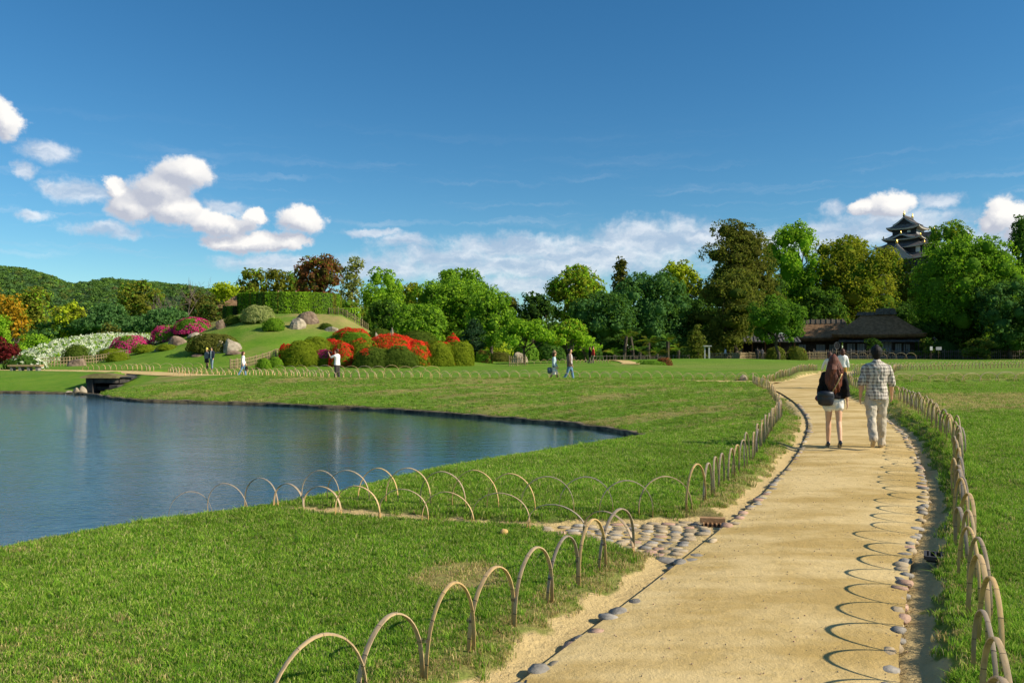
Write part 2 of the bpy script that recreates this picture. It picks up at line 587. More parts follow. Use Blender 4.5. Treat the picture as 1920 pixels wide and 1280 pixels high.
def land(x, y):
    """height of the ground and its cover masks"""
    x, y = np.asarray(x, float), np.asarray(y, float)
    shp = x.shape
    x, y = x.ravel(), y.ravel()
    side = smooth(-0.3, 0.6, (x - np.interp(y, R_EDGE[:, 1], R_EDGE[:, 0])))       # 1 on the lawn right of the path
    near = 1 - smooth(18, 34, y)
    lawn = 0.035 + (0.07 + 0.10 * smooth(6, 11, y)) * side * near + 0.04 * (1 - near)
    lawn = lawn + 0.03 * (fbm(x, y, 0.35, 3, 2) - 0.5)
    # lawn steps on the right
    st = smooth(36.8, 37.6, y - 0.10 * (x - 18)) * smooth(15.5, 18, x) * (1 - smooth(48, 60, y))
    lawn = lawn + 0.16 * st
    mound = 0.45 * np.exp(-((x - 22) / 13.0) ** 2 - ((y - 88) / 10.0) ** 2) + 0.35 * np.exp(-((x - 7) / 7.0) ** 2 - ((y - 66) / 7.0) ** 2)
    lawn = lawn + mound
    # hill
    px = CX + x / np.maximum(y, 1) * F
    hp = hill_profile(px)
    up = smooth(61, 86, y + 0.6 * np.sin(x * 0.5)) ** 1.15
    dn = 1 - smooth(98, 128, y)
    lawn = lawn + hp * up * dn * (1 + 0.05 * (fbm(x, y, 0.22, 8, 3) - 0.5))
    dN = dist_poly(x, y, N_EDGE)
    lawn = lawn + 0.13 * np.exp(-((dN - 1.0) / 0.9) ** 2) * (y < 52) * smooth(9.5, 6.0, x) * (1 - inside(x, y, PATH_B))
    # pond bank
    dp = dist_poly(x, y, POND, True)
    inp = inside(x, y, POND)
    s = np.where(inp, -dp, dp)
    w = 1.5 + 6.0 * smooth(9.5, 27, y) + 2.0 * smooth(-6, 4, x) * smooth(20, 30, y)
    t = np.clip(s / w, 0, 1)
    prof = np.where(y < 16, 1 - (1 - t) ** 2.4, 1 - (1 - t) ** 1.7)
    zb = ZW + 0.10 + (lawn - ZW - 0.10) * prof
    z = np.where(s > 0, zb, ZW + 0.10 + np.maximum(s, -1.0) * 1.6)
    # culvert channel
    inc = inside(x, y, CULVERT)
    z = np.where(inc, -1.4, z)
    # drain to the pond
    dd = dist_poly(x, y, DRAIN_C)
    infan = inside(x, y, DRAIN_FAN)
    dfan = np.where(infan, 0, dist_poly(x, y, DRAIN_FAN, True))
    dch = np.minimum(np.maximum(dd - 0.09, 0), dfan)
    zd = np.minimum(z, -0.05)
    z = zd + (z - zd) * smooth(0.0, 0.22, dch)
    # paths
    dA, inA = dist_poly(x, y, PATH_A, True), inside(x, y, PATH_A)
    sA = np.where(inA, -dA, dA)
    wob = 0.10 * (fbm(x, y, 2.2, 5, 3) - 0.5) * near
    g0 = np.where(side > 0.5, 0.12, 0.10) + wob
    g1 = np.where(side > 0.5, 0.30 + 0.24 * smooth(6, 12, y), 0.34) + wob
    zA = np.where(inA, -0.07, -0.034)
    z = np.where(sA < 1.5, zA + (z - zA) * smooth(0, 1, (sA - g0) / (g1 - g0)), z)
    dB, inB = dist_poly(x, y, PATH_B, True), inside(x, y, PATH_B)
    sB = np.where(inB, -dB, dB)
    z = np.where((sB < 2.0) & ~inc, -0.06 + (z + 0.06) * smooth(0.0, 0.6, sB), z)
    # masks
    sand = 1 - smooth(0.13, 0.29, sA + 0.30 * (fbm(x, y, 5, 9, 3) - 0.5) + 0.02 * side)
    sand = np.maximum(sand, 1 - smooth(0.05, 0.4, sB))
    sand = np.maximum(sand, (1 - smooth(0.02, 0.14, dch + 0.10 * (fbm(x, y, 6, 4, 2) - 0.5))))
    dry = smooth(0.55, 0.80, fbm(x, y, 0.5, 21, 4)) * 0.30
    dry = np.maximum(dry, 0.75 * (1 - smooth(0.30, 0.85, sA)) * (1 - 0.7 * side))
    e1 = ((x + 0.40) / 0.38) ** 2 + ((y - 5.85) / 0.45) ** 2
    dry = np.maximum(dry, 1.1 * (1 - smooth(0.35, 1.1, e1 + 0.8 * (fbm(x, y, 3.5, 31, 3) - 0.5))))
    e2 = ((x - 5.3) / 1.6) ** 2 + ((y - 19.6) / 1.5) ** 2
    dry = np.maximum(dry, 0.9 * (1 - smooth(0.3, 1.2, e2 + 0.9 * (fbm(x, y, 0.9, 33, 3) - 0.5))))
    bank = (s > 0) & (s < w) & (y > 22) & (x > -21)
    dry = np.where(bank, np.maximum(dry, 0.75 * smooth(0.40, 0.72, fbm(x * 0.5, y * 1.4, 0.9, 41, 4))), dry)
    rl = smooth(17.5, 19.5, y - 0.2 * (x - 9)) * (1 - smooth(27, 28.2, y - 0.12 * (x - 15))) * side
    dry = np.maximum(dry, rl * (0.55 + 0.40 * fbm(x * 0.6, y, 0.8, 51, 4)))
    dry = np.maximum(dry, st * (0.25 + 0.35 * fbm(x, y, 0.3, 61, 3)))
    e3 = smooth(2.2, 4.6, hp * up) * smooth(0.33, 0.58, fbm(x, y, 0.30, 71, 4))
    dry = np.maximum(dry, 0.95 * e3)
    lawnbelt = smooth(58, 64, y) * (1 - smooth(66, 86, y)) * (x > 8)
    dry = np.maximum(dry, 0.3 * lawnbelt)
    earth = smooth(95, 118, y + 4 * (fbm(x, y, 0.1, 81, 3) - 0.5) - 0.18 * np.maximum(x - 10, 0)) * (x > -10)
    earth = np.maximum(earth, 1 - smooth(0.0, 0.30, s))
    earth = np.maximum(earth, 0.8 * (1 - smooth(0.02, 0.25, dch)) * (1 - infan))
    return (z.reshape(shp), np.clip(sand, 0, 1).reshape(shp), np.clip(dry, 0, 1).reshape(shp), np.clip(earth, 0, 1).reshape(shp), s.reshape(shp), sA.reshape(shp), dch.reshape(shp))


def gz(x, y):
    return float(land(np.array([float(x)]), np.array([float(y)]))[0][0])


def gzs(pts):
    p = np.asarray(pts, float)
    return land(p[:, 0], p[:, 1])[0]


def axis(breaks):
    out = [breaks[0][0]]
    for a, b, st in breaks:
        n = max(1, int(round((b - a) / st)))
        out += list(np.linspace(a, b, n + 1)[1:])
    return np.array(out)


def geo(a, b, n):
    return np.geomspace(a, b, n)


def mat_ground():
    m, N, b = mat_base('lawn', 0.95, 0.1)
    ge = N.n('ShaderNodeNewGeometry')
    pos = ge.outputs['Position']
    at = N.n('ShaderNodeVertexColor', layer_name='Col')
    sp = N.n('ShaderNodeSeparateColor')
    N.l(at.outputs[0], sp.inputs[0])
    n1 = N.noise(pos, 0.35, 5, 0.6)
    n2 = N.noise(pos, 9.0, 5, 0.7)
    n3 = N.noise(N.v('MULTIPLY', pos, (1.0, 2.6, 1.0)), 1.7, 6, 0.7)
    g = N.mix(N.ramp(n1, 0.3, 0.7), (0.085, 0.20, 0.012), (0.135, 0.25, 0.018))
    g = N.mix(N.m('MULTIPLY', N.ramp(n3, 0.40, 0.72), 0.55), g, (0.21, 0.26, 0.04))
    g = N.mix(N.m('MULTIPLY', N.ramp(n2, 0.52, 0.8), 0.5), g, (0.05, 0.125, 0.012))
    dryc = N.mix(n2, (0.25, 0.19, 0.06), (0.40, 0.32, 0.13))
    dm = N.m('MULTIPLY', sp.outputs[1], N.m('MULTIPLY_ADD', N.ramp(n3, 0.25, 0.65), 0.7, 0.4), clamp=True)
    c = N.mix(dm, g, dryc)
    ec = N.mix(n2, (0.075, 0.055, 0.03), (0.16, 0.12, 0.065))
    c = N.mix(sp.outputs[2], c, ec)
    sc = N.mix(n2, (0.50, 0.36, 0.15), (0.64, 0.49, 0.24))
    sm = N.ramp(N.m('ADD', sp.outputs[0], N.m('MULTIPLY_ADD', n2, 0.5, -0.25)), 0.35, 0.65)
    c = N.mix(sm, c, sc)
    N.l(c, b.inputs['Base Color'])
    bp = N.n('ShaderNodeBump')
    bp.inputs['Strength'].default_value = 0.7
    bp.inputs['Distance'].default_value = 0.05
    hh = N.m('ADD', N.noise(pos, 26.0, 5, 0.75), N.m('MULTIPLY', N.noise(pos, 5.0, 4, 0.7), 1.6))
    N.l(hh, bp.inputs['Height'])
    N.l(bp.outputs[0], b.inputs['Normal'])
    return m


GROUND = mat_ground()


def build_ground():
    xs = np.concatenate([-geo(40, 3000, 40)[::-1], axis([(-40, -9, 0.36), (-9, -2.6, 0.14), (-2.6, 5.2, 0.065), (5.2, 9, 0.11), (9, 20, 0.25), (20, 40, 0.6)])[1:], geo(40, 3000, 40)[1:]])
    ys = np.concatenate([-geo(6, 600, 14)[::-1], axis([(-6, 3.2, 0.5), (3.2, 9.2, 0.065), (9.2, 17, 0.12), (17, 30, 0.2), (30, 66, 0.3), (66, 120, 0.9)])[1:], geo(120, 3500, 40)[1:]])
    X, Y = np.meshgrid(xs, ys)
    z, sand, dry, earth, s, sA, dch = land(X, Y)
    V = np.stack([X.ravel(), Y.ravel(), z.ravel()], 1)
    C = np.stack([sand.ravel(), dry.ravel(), earth.ravel()], 1)
    nx, ny = len(xs), len(ys)
    i = np.arange(nx * ny).reshape(ny, nx)
    fs = np.stack([i[:-1, :-1], i[:-1, 1:], i[1:, 1:], i[1:, :-1]], -1).reshape(-1, 4)
    o = link('ground', mesh_np('ground', V, fs, GROUND, True, C))
    tag(o, kind='structure')
    return o


build_ground()


def mat_sand():
    m, N, b = mat_base('sand', 0.95, 0.1)
    pos = N.n('ShaderNodeNewGeometry').outputs['Position']
    n1 = N.noise(N.v('MULTIPLY', pos, (0.7, 1.6, 1)), 0.9, 5, 0.6)
    n2 = N.noise(pos, 60.0, 4, 0.8)
    n3 = N.noise(N.v('MULTIPLY', pos, (1.0, 2.4, 1)), 3.5, 5, 0.65)
    c = N.mix(N.ramp(n1, 0.38, 0.62), (0.46, 0.32, 0.115), (0.65, 0.49, 0.23))
    c = N.mix(N.m('MULTIPLY', N.ramp(n3, 0.48, 0.75), 0.45), c, (0.47, 0.325, 0.10))
    c = N.mix(N.m('MULTIPLY', N.ramp(n2, 0.60, 0.85), 0.45), c, (0.36, 0.26, 0.14))
    N.l(c, b.inputs['Base Color'])
    bp = N.n('ShaderNodeBump')
    bp.inputs['Strength'].default_value = 0.55
    bp.inputs['Distance'].default_value = 0.010
    N.l(N.m('ADD', n2, N.m('MULTIPLY', N.noise(pos, 7.0, 6, 0.72), 4.0)), bp.inputs['Height'])
    N.l(bp.outputs[0], b.inputs['Normal'])
    return m


SAND = mat_sand()


def ribbon(name, a, b, z, nx, crown, mat, step=0.2):
    """sheet between two polylines of the same course"""
    n = max(len(a), len(b)) * 2
    def rs(p):
        s = np.concatenate([[0], np.cumsum(np.linalg.norm(np.diff(p, axis=0), axis=1))])
        t = np.linspace(0, 1, n) * s[-1]
        return np.stack([np.interp(t, s, p[:, k]) for k in range(2)], 1)
    A, B = rs(a), rs(b)
    u = np.linspace(0, 1, nx)
    G = A[:, None, :] * (1 - u)[None, :, None] + B[:, None, :] * u[None, :, None]
    zz = z + crown * (1 - (2 * u - 1) ** 2)[None, :] + 0 * G[:, :, 0]
    zz = zz + 0.012 * (fbm(G[:, :, 0], G[:, :, 1], 1.2, 6, 3) - 0.5) * (np.minimum(u, 1 - u)[None, :] > 0.02)
    V = np.concatenate([G, zz[:, :, None]], 2).reshape(-1, 3)
    i = np.arange(n * nx).reshape(n, nx)
    fs = np.stack([i[:-1, :-1], i[:-1, 1:], i[1:, 1:], i[1:, :-1]], -1).reshape(-1, 4)
    return link(name, mesh_np(name, V, fs, mat, True))


path = tag(ribbon('path', L_EDGE, R_EDGE, 0.0, 25, 0.02, SAND), kind='structure')
far_path = tag(ribbon('garden_path', N_EDGE, F_EDGE, -0.004, 9, 0.02, SAND), kind='structure')

# small path that climbs beside the low shrubs
sp_c = catmull([P(1182, 692)[:2], P(1180, 684)[:2], (10.5, 92), (4, 104)], 6)
sp_o = np.array([1.0, 0.15])
spz = gzs(sp_c)
mbs = MB()
V, fs = [], []
for k, (q, z) in enumerate(zip(sp_c, spz)):
    zz = max(gz(q[0] - .7, q[1]), gz(q[0] + .7, q[1]), z) + 0.03
    V += [(q[0] - 0.75, q[1], zz), (q[0] + 0.75, q[1], zz)]
    if k:
        fs.append((2 * k - 2, 2 * k - 1, 2 * k + 1, 2 * k))
mbs.add(V, fs)
tag(mbs.build('side_path', SAND), kind='structure')

# ------------------------------------------------------------------ water
def mat_water():
    m, N, b = mat_base('pond_water', 0.025, 0.5)
    pos = N.n('ShaderNodeNewGeometry').outputs['Position']
    b.inputs['Base Color'].default_value = (0.016, 0.040, 0.038, 1)
    b.inputs['IOR'].default_value = 1.5
    n1 = N.noise(N.v('MULTIPLY', pos, (1.0, 1.9, 1)), 4.2, 4, 0.6)
    n2 = N.noise(N.v('MULTIPLY', pos, (0.6, 1.6, 1)), 0.9, 3, 0.5)
    sx = N.n('ShaderNodeSeparateXYZ')
    N.l(pos, sx.inputs[0])
    patch = N.ramp(N.m('ADD', sx.outputs[0], N.m('MULTIPLY', N.noise(pos, 0.12, 3, 0.5), 14.0)), -6.0, 5.0, 1.0, 0.30)
    bp = N.n('ShaderNodeBump')
    bp.inputs['Distance'].default_value = 0.1
    N.l(N.m('MULTIPLY', patch, 0.19), bp.inputs['Strength'])
    N.l(N.m('ADD', n1, N.m('MULTIPLY', n2, 1.2)), bp.inputs['Height'])
    N.l(bp.outputs[0], b.inputs['Normal'])
    return m


WATER = mat_water()
wm = MB().add([(-60, -8, ZW), (6, -8, ZW), (6, 60, ZW), (-60, 60, ZW)], [(0, 1, 2, 3)])
tag(wm.build('water', WATER), kind='structure')

EDGE = mat_noise('wet_edging', (0.03, 0.027, 0.02), (0.20, 0.16, 0.09), 3.2, 0.8, 0.6, 9, coord='Object')
pe = POND[:len(_far) * 5 + 12]
V, fs = [], []
for k in range(len(pe)):
    a, b_ = pe[max(k - 1, 0)], pe[min(k + 1, len(pe) - 1)]
    t = (b_ - a) / np.linalg.norm(b_ - a)
    nrm = np.array([-t[1], t[0]])
    wv = 0.05 + 0.06 * vnoise(pe[k][0], pe[k][1], 1.7, 3)
    top = ZW + 0.06 + 0.10 * vnoise(pe[k][0], pe[k][1], 2.3, 7)
    for off, z in ((-wv, ZW - 0.2), (-wv, top), (0.14, top + 0.02), (0.16, ZW - 0.2)):
        V.append((pe[k][0] + nrm[0] * off, pe[k][1] + nrm[1] * off, z))
    if k:
        q = 4 * k
        fs += [(q - 4, q, q + 1, q - 3), (q - 3, q + 1, q + 2, q - 2), (q - 2, q + 2, q + 3, q - 1)]
tag(link('pond_edging', mesh_np('pond_edging', np.array(V), np.array(fs), EDGE)), kind='structure')

# ------------------------------------------------------------------ stones
STONE_G = mat_noise('stone_grey', (0.19, 0.175, 0.15), (0.36, 0.325, 0.27), 7.0, 0.85, 0.5, 30, rnd=0.25)
STONE_T = mat_noise('stone_tan', (0.30, 0.23, 0.14), (0.46, 0.37, 0.24), 7.0, 0.85, 0.5, 30, rnd=0.2)
STONE_P = mat_noise('stone_pink', (0.38, 0.23, 0.16), (0.50, 0.33, 0.23), 7.0, 0.85, 0.5, 30, rnd=0.2)


def stone_mesh(name, sx, sy, sz, mat, rs, n=9, bulge=0.82):
    """rounded stone: irregular outline, swelling side, domed top"""
    ang = np.sort(np.linspace(0, 2 * math.pi, n, endpoint=False) + rs.uniform(-.18, .18, n))
    r = rs.uniform(0.82, 1.1, n)
    rings = [(0.80, -0.6), (1.0, 0.1), (bulge, 0.75)]
    V, fs = [], []
    for k, zz in rings:
        for a, q in zip(ang, r):
            ca, sa = math.cos(a), math.sin(a)
            e = (abs(ca) ** 3.2 + abs(sa) ** 3.2) ** (-1 / 3.2)
            V.append((ca * e * q * k * sx / 2, sa * e * q * k * sy / 2, zz * sz + rs.uniform(-.06, .06) * sz))
    for i in range(2):
        for j in range(n):
            j2 = (j + 1) % n
            fs.append((i * n + j, i * n + j2, (i + 1) * n + j2, (i + 1) * n + j))
    V.append((rs.uniform(-.1, .1) * sx, rs.uniform(-.1, .1) * sy, sz * rs.uniform(0.92, 1.05)))
    for j in range(n):
        fs.append((2 * n + j, 2 * n + (j + 1) % n, 3 * n))
    me = bpy.data.meshes.new(name)
    me.from_pydata(V, [], fs)
    me.polygons.foreach_set('use_smooth', np.ones(len(fs), bool))
    me.materials.append(mat)
    me.update()
    return me


rs = np.random.default_rng(5)
EDGE_STONES = [stone_mesh('edging_stone', 0.135, 0.115, 0.019, m, rs, 10, 0.94) for m in (STONE_G, STONE_G, STONE_T, STONE_G, STONE_P, STONE_T, STONE_G, STONE_T)]
COBBLES = [stone_mesh('cobble', 0.135, 0.112, 0.015, m, rs, 9, 0.94) for m in (STONE_G, STONE_T, STONE_T, STONE_G, STONE_T, STONE_P, STONE_G, STONE_T)]


def place(name, me, loc, rz=0.0, sc=(1, 1, 1), parent=None, tilt=(0, 0)):
    o = bpy.data.objects.new(name, me)
    COL.objects.link(o)
    o.location = [float(v) for v in loc]
    o.rotation_euler = (tilt[0], tilt[1], rz)
    o.scale = sc
    return attach(o, parent)


def edge_stones(edge, y0, y1, inward, zt):
    e = edge[(edge[:, 1] > y0 - 0.5) & (edge[:, 1] < y1 + 0.5)]
    pts = resample(e, 0.135)
    for k in range(len(pts) - 1):
        if rs.random() < 0.05:
            continue
        t = pts[min(k + 1, len(pts) - 1)] - pts[max(k - 1, 0)]
        t /= np.linalg.norm(t)
        nrm = np.array([-t[1], t[0]]) * inward
        q = pts[k] + nrm * (0.035 + rs.uniform(-.03, .03))
        place('edging_stone', EDGE_STONES[rs.integers(len(EDGE_STONES))], (q[0], q[1], zt + rs.uniform(-.016, .006)), math.atan2(t[1], t[0]) + rs.uniform(-.15, .15),
              (rs.uniform(.75, 1.2), rs.uniform(.7, 1.15), rs.uniform(.8, 1.2)), path, (rs.uniform(-.08, .08), rs.uniform(-.08, .08)))


edge_stones(L_EDGE, 3.2, 24, -1, -0.008)
edge_stones(R_EDGE, 3.2, 22, 1, -0.006)

# cobbled mouth of the drain
drain = tag(ribbon('stone_drain', DRAIN_C[2:] + np.array([0, -0.10]), DRAIN_C[2:] + np.array([0.02, 0.10]), -0.045, 5, 0, SAND), kind='structure')
d0, dirx = np.array([1.3, 7.3]), np.array([0.985, -0.17])
diry = np.array([0.17, 0.985])
for r in range(-9, 10):
    off = rs.uniform(0, .13)
    for c in range(-12, 12):
        q = d0 + diry * (r * 0.112 + rs.uniform(-.008, .008)) + dirx * (c * 0.135 + off + rs.uniform(-.012, .012))
        if not inside(np.array([q[0]]), np.array([q[1]]), DRAIN_FAN * 0.97 + np.array([1.3, 7.3]) * 0.03)[0]:
            continue
        if inside(np.array([q[0]]), np.array([q[1]]), PATH_A)[0] or dist_poly(np.array([q[0]]), np.array([q[1]]), L_EDGE)[0] < 0.09:
            continue
        zc = gz(*q)
        place('cobble', COBBLES[rs.integers(8)], (q[0], q[1], zc - 0.004 + rs.uniform(-.006, .006)), math.atan2(dirx[1], dirx[0]) + rs.uniform(-.12, .12),
              (rs.uniform(.85, 1.1), rs.uniform(.85, 1.05), rs.uniform(.8, 1.15)), drain, (rs.uniform(-.05, .05), rs.uniform(-.05, .05)))
for k, q in enumerate(resample(DRAIN_C[8:], 0.17)):
    for s_ in (-0.05, 0.05):
        if rs.random() < 0.6:
            place('cobble', COBBLES[rs.integers(8)], (q[0] + rs.uniform(-.03, .03), q[1] + s_ + rs.uniform(-.02, .02), -0.052), rs.uniform(-.4, .2), (1.0, .9, .8), drain)


def hit(px, py, d0=34.0, d1=125.0):
    """depth at which the ground shows in the photograph at (px, py)"""
    d = np.arange(d0, d1, 0.25)
    x = (px - CX) / F * d
    z = EYE - (py - HY) / F * d
    g = land(x, d)[0]
    k = np.nonzero(z <= g)[0]
    return float(d[k[0]]) if len(k) else None

# ================================================================== HOOP FENCES
def mat_bamboo(name, fresh):
    m, N, b = mat_base(name, 0.5, 0.35)
    at = N.n('ShaderNodeVertexColor', layer_name='Col')
    sp = N.n('ShaderNodeSeparateColor')
    N.l(at.outputs[0], sp.inputs[0])
    oi = N.n('ShaderNodeObjectInfo')
    tc = N.n('ShaderNodeTexCoord')
    nz = N.noise(N.v('MULTIPLY', tc.outputs['Object'], (1, 6, 1)), 7.0, 5, 0.65)
    a = N.mix(oi.outputs['Random'], (0.62, 0.41, 0.16), (0.44, 0.34, 0.22)) if fresh else N.mix(oi.outputs['Random'], (0.46, 0.33, 0.18), (0.25, 0.215, 0.175))
    c = N.mix(N.m('MULTIPLY', N.ramp(nz, 0.42, 0.72), 0.65), a, (0.20, 0.15, 0.10))
    c = N.mix(sp.outputs[1], c, (0.42, 0.24, 0.065))            # yellower towards the foot
    c = N.mix(sp.outputs[0], c, (0.09, 0.06, 0.04))             # joints
    N.l(c, b.inputs['Base Color'])
    return m


BAMBOO = mat_bamboo('bamboo_fresh', True)
BAMBOO_OLD = mat_bamboo('bamboo_weathered', False)
WIRE = mat_plain('wire', (0.06, 0.05, 0.045), 0.6)


def hoop_mesh(name, h, w, mat, seg=26, width=0.023, thick=0.010, power=2.3, lean=0.0, coarse=False):
    """bent split-bamboo strip; x along the fence, y across, feet at z=-0.08"""
    if coarse:
        seg = 12
    t = np.linspace(-1, 1, seg * 3 + 1)
    u = np.sign(t) * np.abs(t) ** 1.0
    ang = u * math.pi / 2
    x = np.sin(ang)
    z = np.cos(ang)
    x = np.sign(x) * np.abs(x) ** 1.12 * w / 2
    z = np.abs(z) ** (1.0 / power * 1.65) * h
    x, z = np.append(np.insert(x, 0, x[0] * 1.02), x[-1] * 1.02), np.append(np.insert(z, 0, -0.08), -0.08)
    s = np.concatenate([[0], np.cumsum(np.hypot(np.diff(x), np.diff(z)))])
    tot = s[-1]
    nodes = np.arange(0.16, tot - 0.1, 0.235)
    base = np.linspace(0, tot, seg)
    if not coarse:
        extra = np.concatenate([[q - 0.004, q - 0.0015, q + 0.0015, q + 0.004] for q in nodes])
        base = np.unique(np.concatenate([base, extra]))
    X, Z = np.interp(base, s, x), np.interp(base, s, z)
    joint = np.array([1.0 if (np.min(np.abs(nodes - q)) < 0.002 and not coarse) else 0.0 for q in base])
    foot = 0.8 * (1 - smooth(0.02, 0.16, Z))
    dx, dz = np.gradient(X), np.gradient(Z)
    L = np.hypot(dx, dz)
    nx, nz = -dz / L, dx / L
    k = np.sign(nx * X + nz * (Z - h * 0.3))
    nx, nz = nx * k, nz * k
    V, C, fs = [], [], []
    for i in range(len(base)):
        th = thick * (1.12 if joint[i] else 1)
        wd = width * (1.05 if joint[i] else 1)
        yo = lean * Z[i]
        for (a, bq) in ((-.5, -.5), (.5, -.5), (.5, .25), (.22, .5), (-.22, .5), (-.5, .25)):
            V.append((X[i] + nx[i] * th * bq, wd * a + yo, Z[i] + nz[i] * th * bq))
            C.append((joint[i], foot[i], 0))
    n = 6
    for i in range(len(base) - 1):
        for j in range(n):
            fs.append((i * n + j, i * n + (j + 1) % n, (i + 1) * n + (j + 1) % n, (i + 1) * n + j))
    me = mesh_np(name, np.array(V), np.array(fs), mat, False, np.array(C))
    me.polygons.foreach_set('use_smooth', np.ones(len(fs), bool))
    me.set_sharp_from_angle(angle=math.radians(40)) if hasattr(me, 'set_sharp_from_angle') else None
    return me


hr = np.random.default_rng(3)
HOOPS = [hoop_mesh('hoop', 0.42 * hr.uniform(.94, 1.05), 1.0, BAMBOO if k % 3 else BAMBOO_OLD, power=hr.uniform(2.0, 2.7), lean=hr.uniform(-.05, .05)) for k in range(9)]
HOOPS_OLD = [hoop_mesh('hoop', 0.42 * hr.uniform(.94, 1.05), 1.0, BAMBOO_OLD if k % 3 else BAMBOO, power=hr.uniform(2.0, 2.6), lean=hr.uniform(-.06, .06)) for k in range(6)]
HOOPS_FAR = [hoop_mesh('hoop', 0.42 * hr.uniform(.93, 1.06), 1.0, BAMBOO, power=hr.uniform(2.0, 2.6), lean=hr.uniform(-.06, .06), coarse=True, width=.034, thick=.020) for k in range(6)]
tie_mb = MB()
for q in range(3):
    rr = 0.019
    ring = [(0.016 * math.cos(a), rr * math.sin(a), (q - 1) * 0.005) for a in np.linspace(0, 2 * math.pi, 8, endpoint=False)]
    n0 = len(tie_mb.v)
    for (a, b_, c) in ring:
        tie_mb.v += [(a, b_, c - .0016), (a, b_, c + .0016)]
    for j in range(8):
        j2 = (j + 1) % 8
        tie_mb.f.append((n0 + 2 * j, n0 + 2 * j2, n0 + 2 * j2 + 1, n0 + 2 * j + 1))
TIE = tie_mb.mesh('wire_tie', WIRE)


def hoop_fence(label, pts, spacing=0.47, span=0.51, meshes=HOOPS, ties=False, feet=None, hscale=1.0, group='low bent bamboo hoop fences', jit=0.02, curve=True, yaw=0.0):
    line = np.asarray(pts, float)[:, :2]
    if feet is None:
        line = resample(catmull(line, 8) if curve else line, spacing)
    c = line[len(line) // 2]
    root = empty('hoop_fence', (line[0][0], line[0][1], gz(*line[0])), label, 'fence', group)
    mid = (line[:-1] + line[1:]) / 2
    zz = gzs(mid)
    zf = gzs(line)
    for k in range(len(mid)):
        t = line[k + 1] - line[k]
        L = np.linalg.norm(t)
        rz = math.atan2(t[1], t[0]) + hr.uniform(-.05, .05) + yaw
        nrm = np.array([-t[1], t[0]]) / L
        q = mid[k] + nrm * (0.012 * (1 if k % 2 else -1) + hr.uniform(-jit, jit) * 0.5)
        pitch = math.atan2(zf[k + 1] - zf[k], L)
        place('hoop', meshes[hr.integers(len(meshes))], (q[0], q[1], (zf[k] + zf[k + 1]) / 2), rz, ((L + span - spacing) * hr.uniform(.94, 1.07), hr.uniform(.78, 1.22), hscale * hr.uniform(.92, 1.07)), root,
              (hr.uniform(-.06, .06), -pitch * 0.9))
        if ties and k:
            place('wire_tie', TIE, (line[k][0], line[k][1], zf[k] + 0.17 + hr.uniform(-.02, .03)), rz, (1, 1.05, 1), root)
    return root


FEET_A = [(-0.98, 3.2), (-0.67, 3.6), (-0.44, 4.0), (-0.23, 4.38), (0.01, 4.79), (0.25, 5.22), (0.46, 5.6), (0.69, 6.03), (0.975, 6.5)]
FEET_B = [(0.975, 6.5), (0.65, 7.18), (0.16, 7.42), (-0.385, 7.58), (-0.84, 7.72), (-1.29, 7.86), (-1.75, 8.04), (-2.14, 8.26), (-2.50, 8.46), (-2.84, 8.56), (-3.20, 8.52), (-3.56, 8.36)]
FEET_C = [(1.80, 8.25), (1.36, 8.12), (0.95, 8.12), (0.55, 8.14), (0.17, 8.2), (-0.20, 8.30), (-0.56, 8.42), (-0.92, 8.52), (-1.29, 8.62), (-1.62, 8.70), (-1.95, 8.78), (-2.26, 8.82)]
hoop_fence('low bamboo hoop fence along the near left edge of the path, closest to the viewer', FEET_A, ties=True, feet=True, span=0.49, meshes=HOOPS)
hoop_fence('dark weathered hoop fence on the near side of the drain, running to the pond', FEET_B, feet=True, span=0.50, meshes=HOOPS_OLD, hscale=.74)
hoop_fence('overlapping hoop fence on the far side of the drain, below the sloping lawn', FEET_C, feet=True, span=0.58, meshes=HOOPS, spacing=0.45, hscale=.86)
hoop_fence('hoop fence rising along the left path edge beside the sloping lawn', [(1.80, 8.25), (2.14, 8.75), (2.70, 10.0), (3.42, 11.5), (4.10, 13.2), (5.15, 15.9), (6.75, 20.1), (8.2, 24.7), (9.6, 30), (10.5, 34.5), (11.2, 37.2)],
           meshes=HOOPS, spacing=0.46, span=0.48)
hoop_fence('close-set hoop fence curving along the right edge of the path', [(1.5, 2.3), (2.04, 3.4), (2.52, 4.27), (2.90, 5.02), (3.33, 5.88), (3.88, 6.9), (4.5, 8.05), (5.38, 9.68), (6.42, 11.5), (7.5, 13.9), (8.73, 16.8), (10.0, 20),
                                                                        (11.1, 23), (11.9, 26.2), (12.9, 29.5), (14.5, 34.3), (16.3, 38.6), (18.8, 43.2)], meshes=HOOPS, ties=False, spacing=0.46, span=0.52, yaw=0.15)
hoop_fence('long hoop fence on the pond side of the far garden path', [(11.2, 38.3), (3.7, 39.5), (-7.1, 41.2), (-14.6, 45.2), (-20.5, 48.5)], meshes=HOOPS_FAR, spacing=0.5, span=0.55)
hoop_fence('hoop fence on the hill side of the far garden path', [(12.8, 41.4), (3.7, 43.1), (-7, 44.6), (-14.2, 48.8), (-20.8, 52.8), (-27, 59), (-33, 61.5)], meshes=HOOPS_FAR, spacing=0.55, span=0.6)
hoop_fence('hoop fence curving round the far corner of the path junction', [(12.0, 38.4), (14.4, 42.8), (17.6, 49.2), (21.5, 56.4)], meshes=HOOPS_FAR, spacing=0.5, span=0.52)
hoop_fence('wide airy hoops along the step in the right lawn', [(16.8, 36.9), (18.4, 37.1), (20, 37.25), (22, 37.5), (24, 37.7), (26, 37.9), (28, 38.1)], meshes=HOOPS_FAR, spacing=0.86, span=1.0, hscale=1.05)
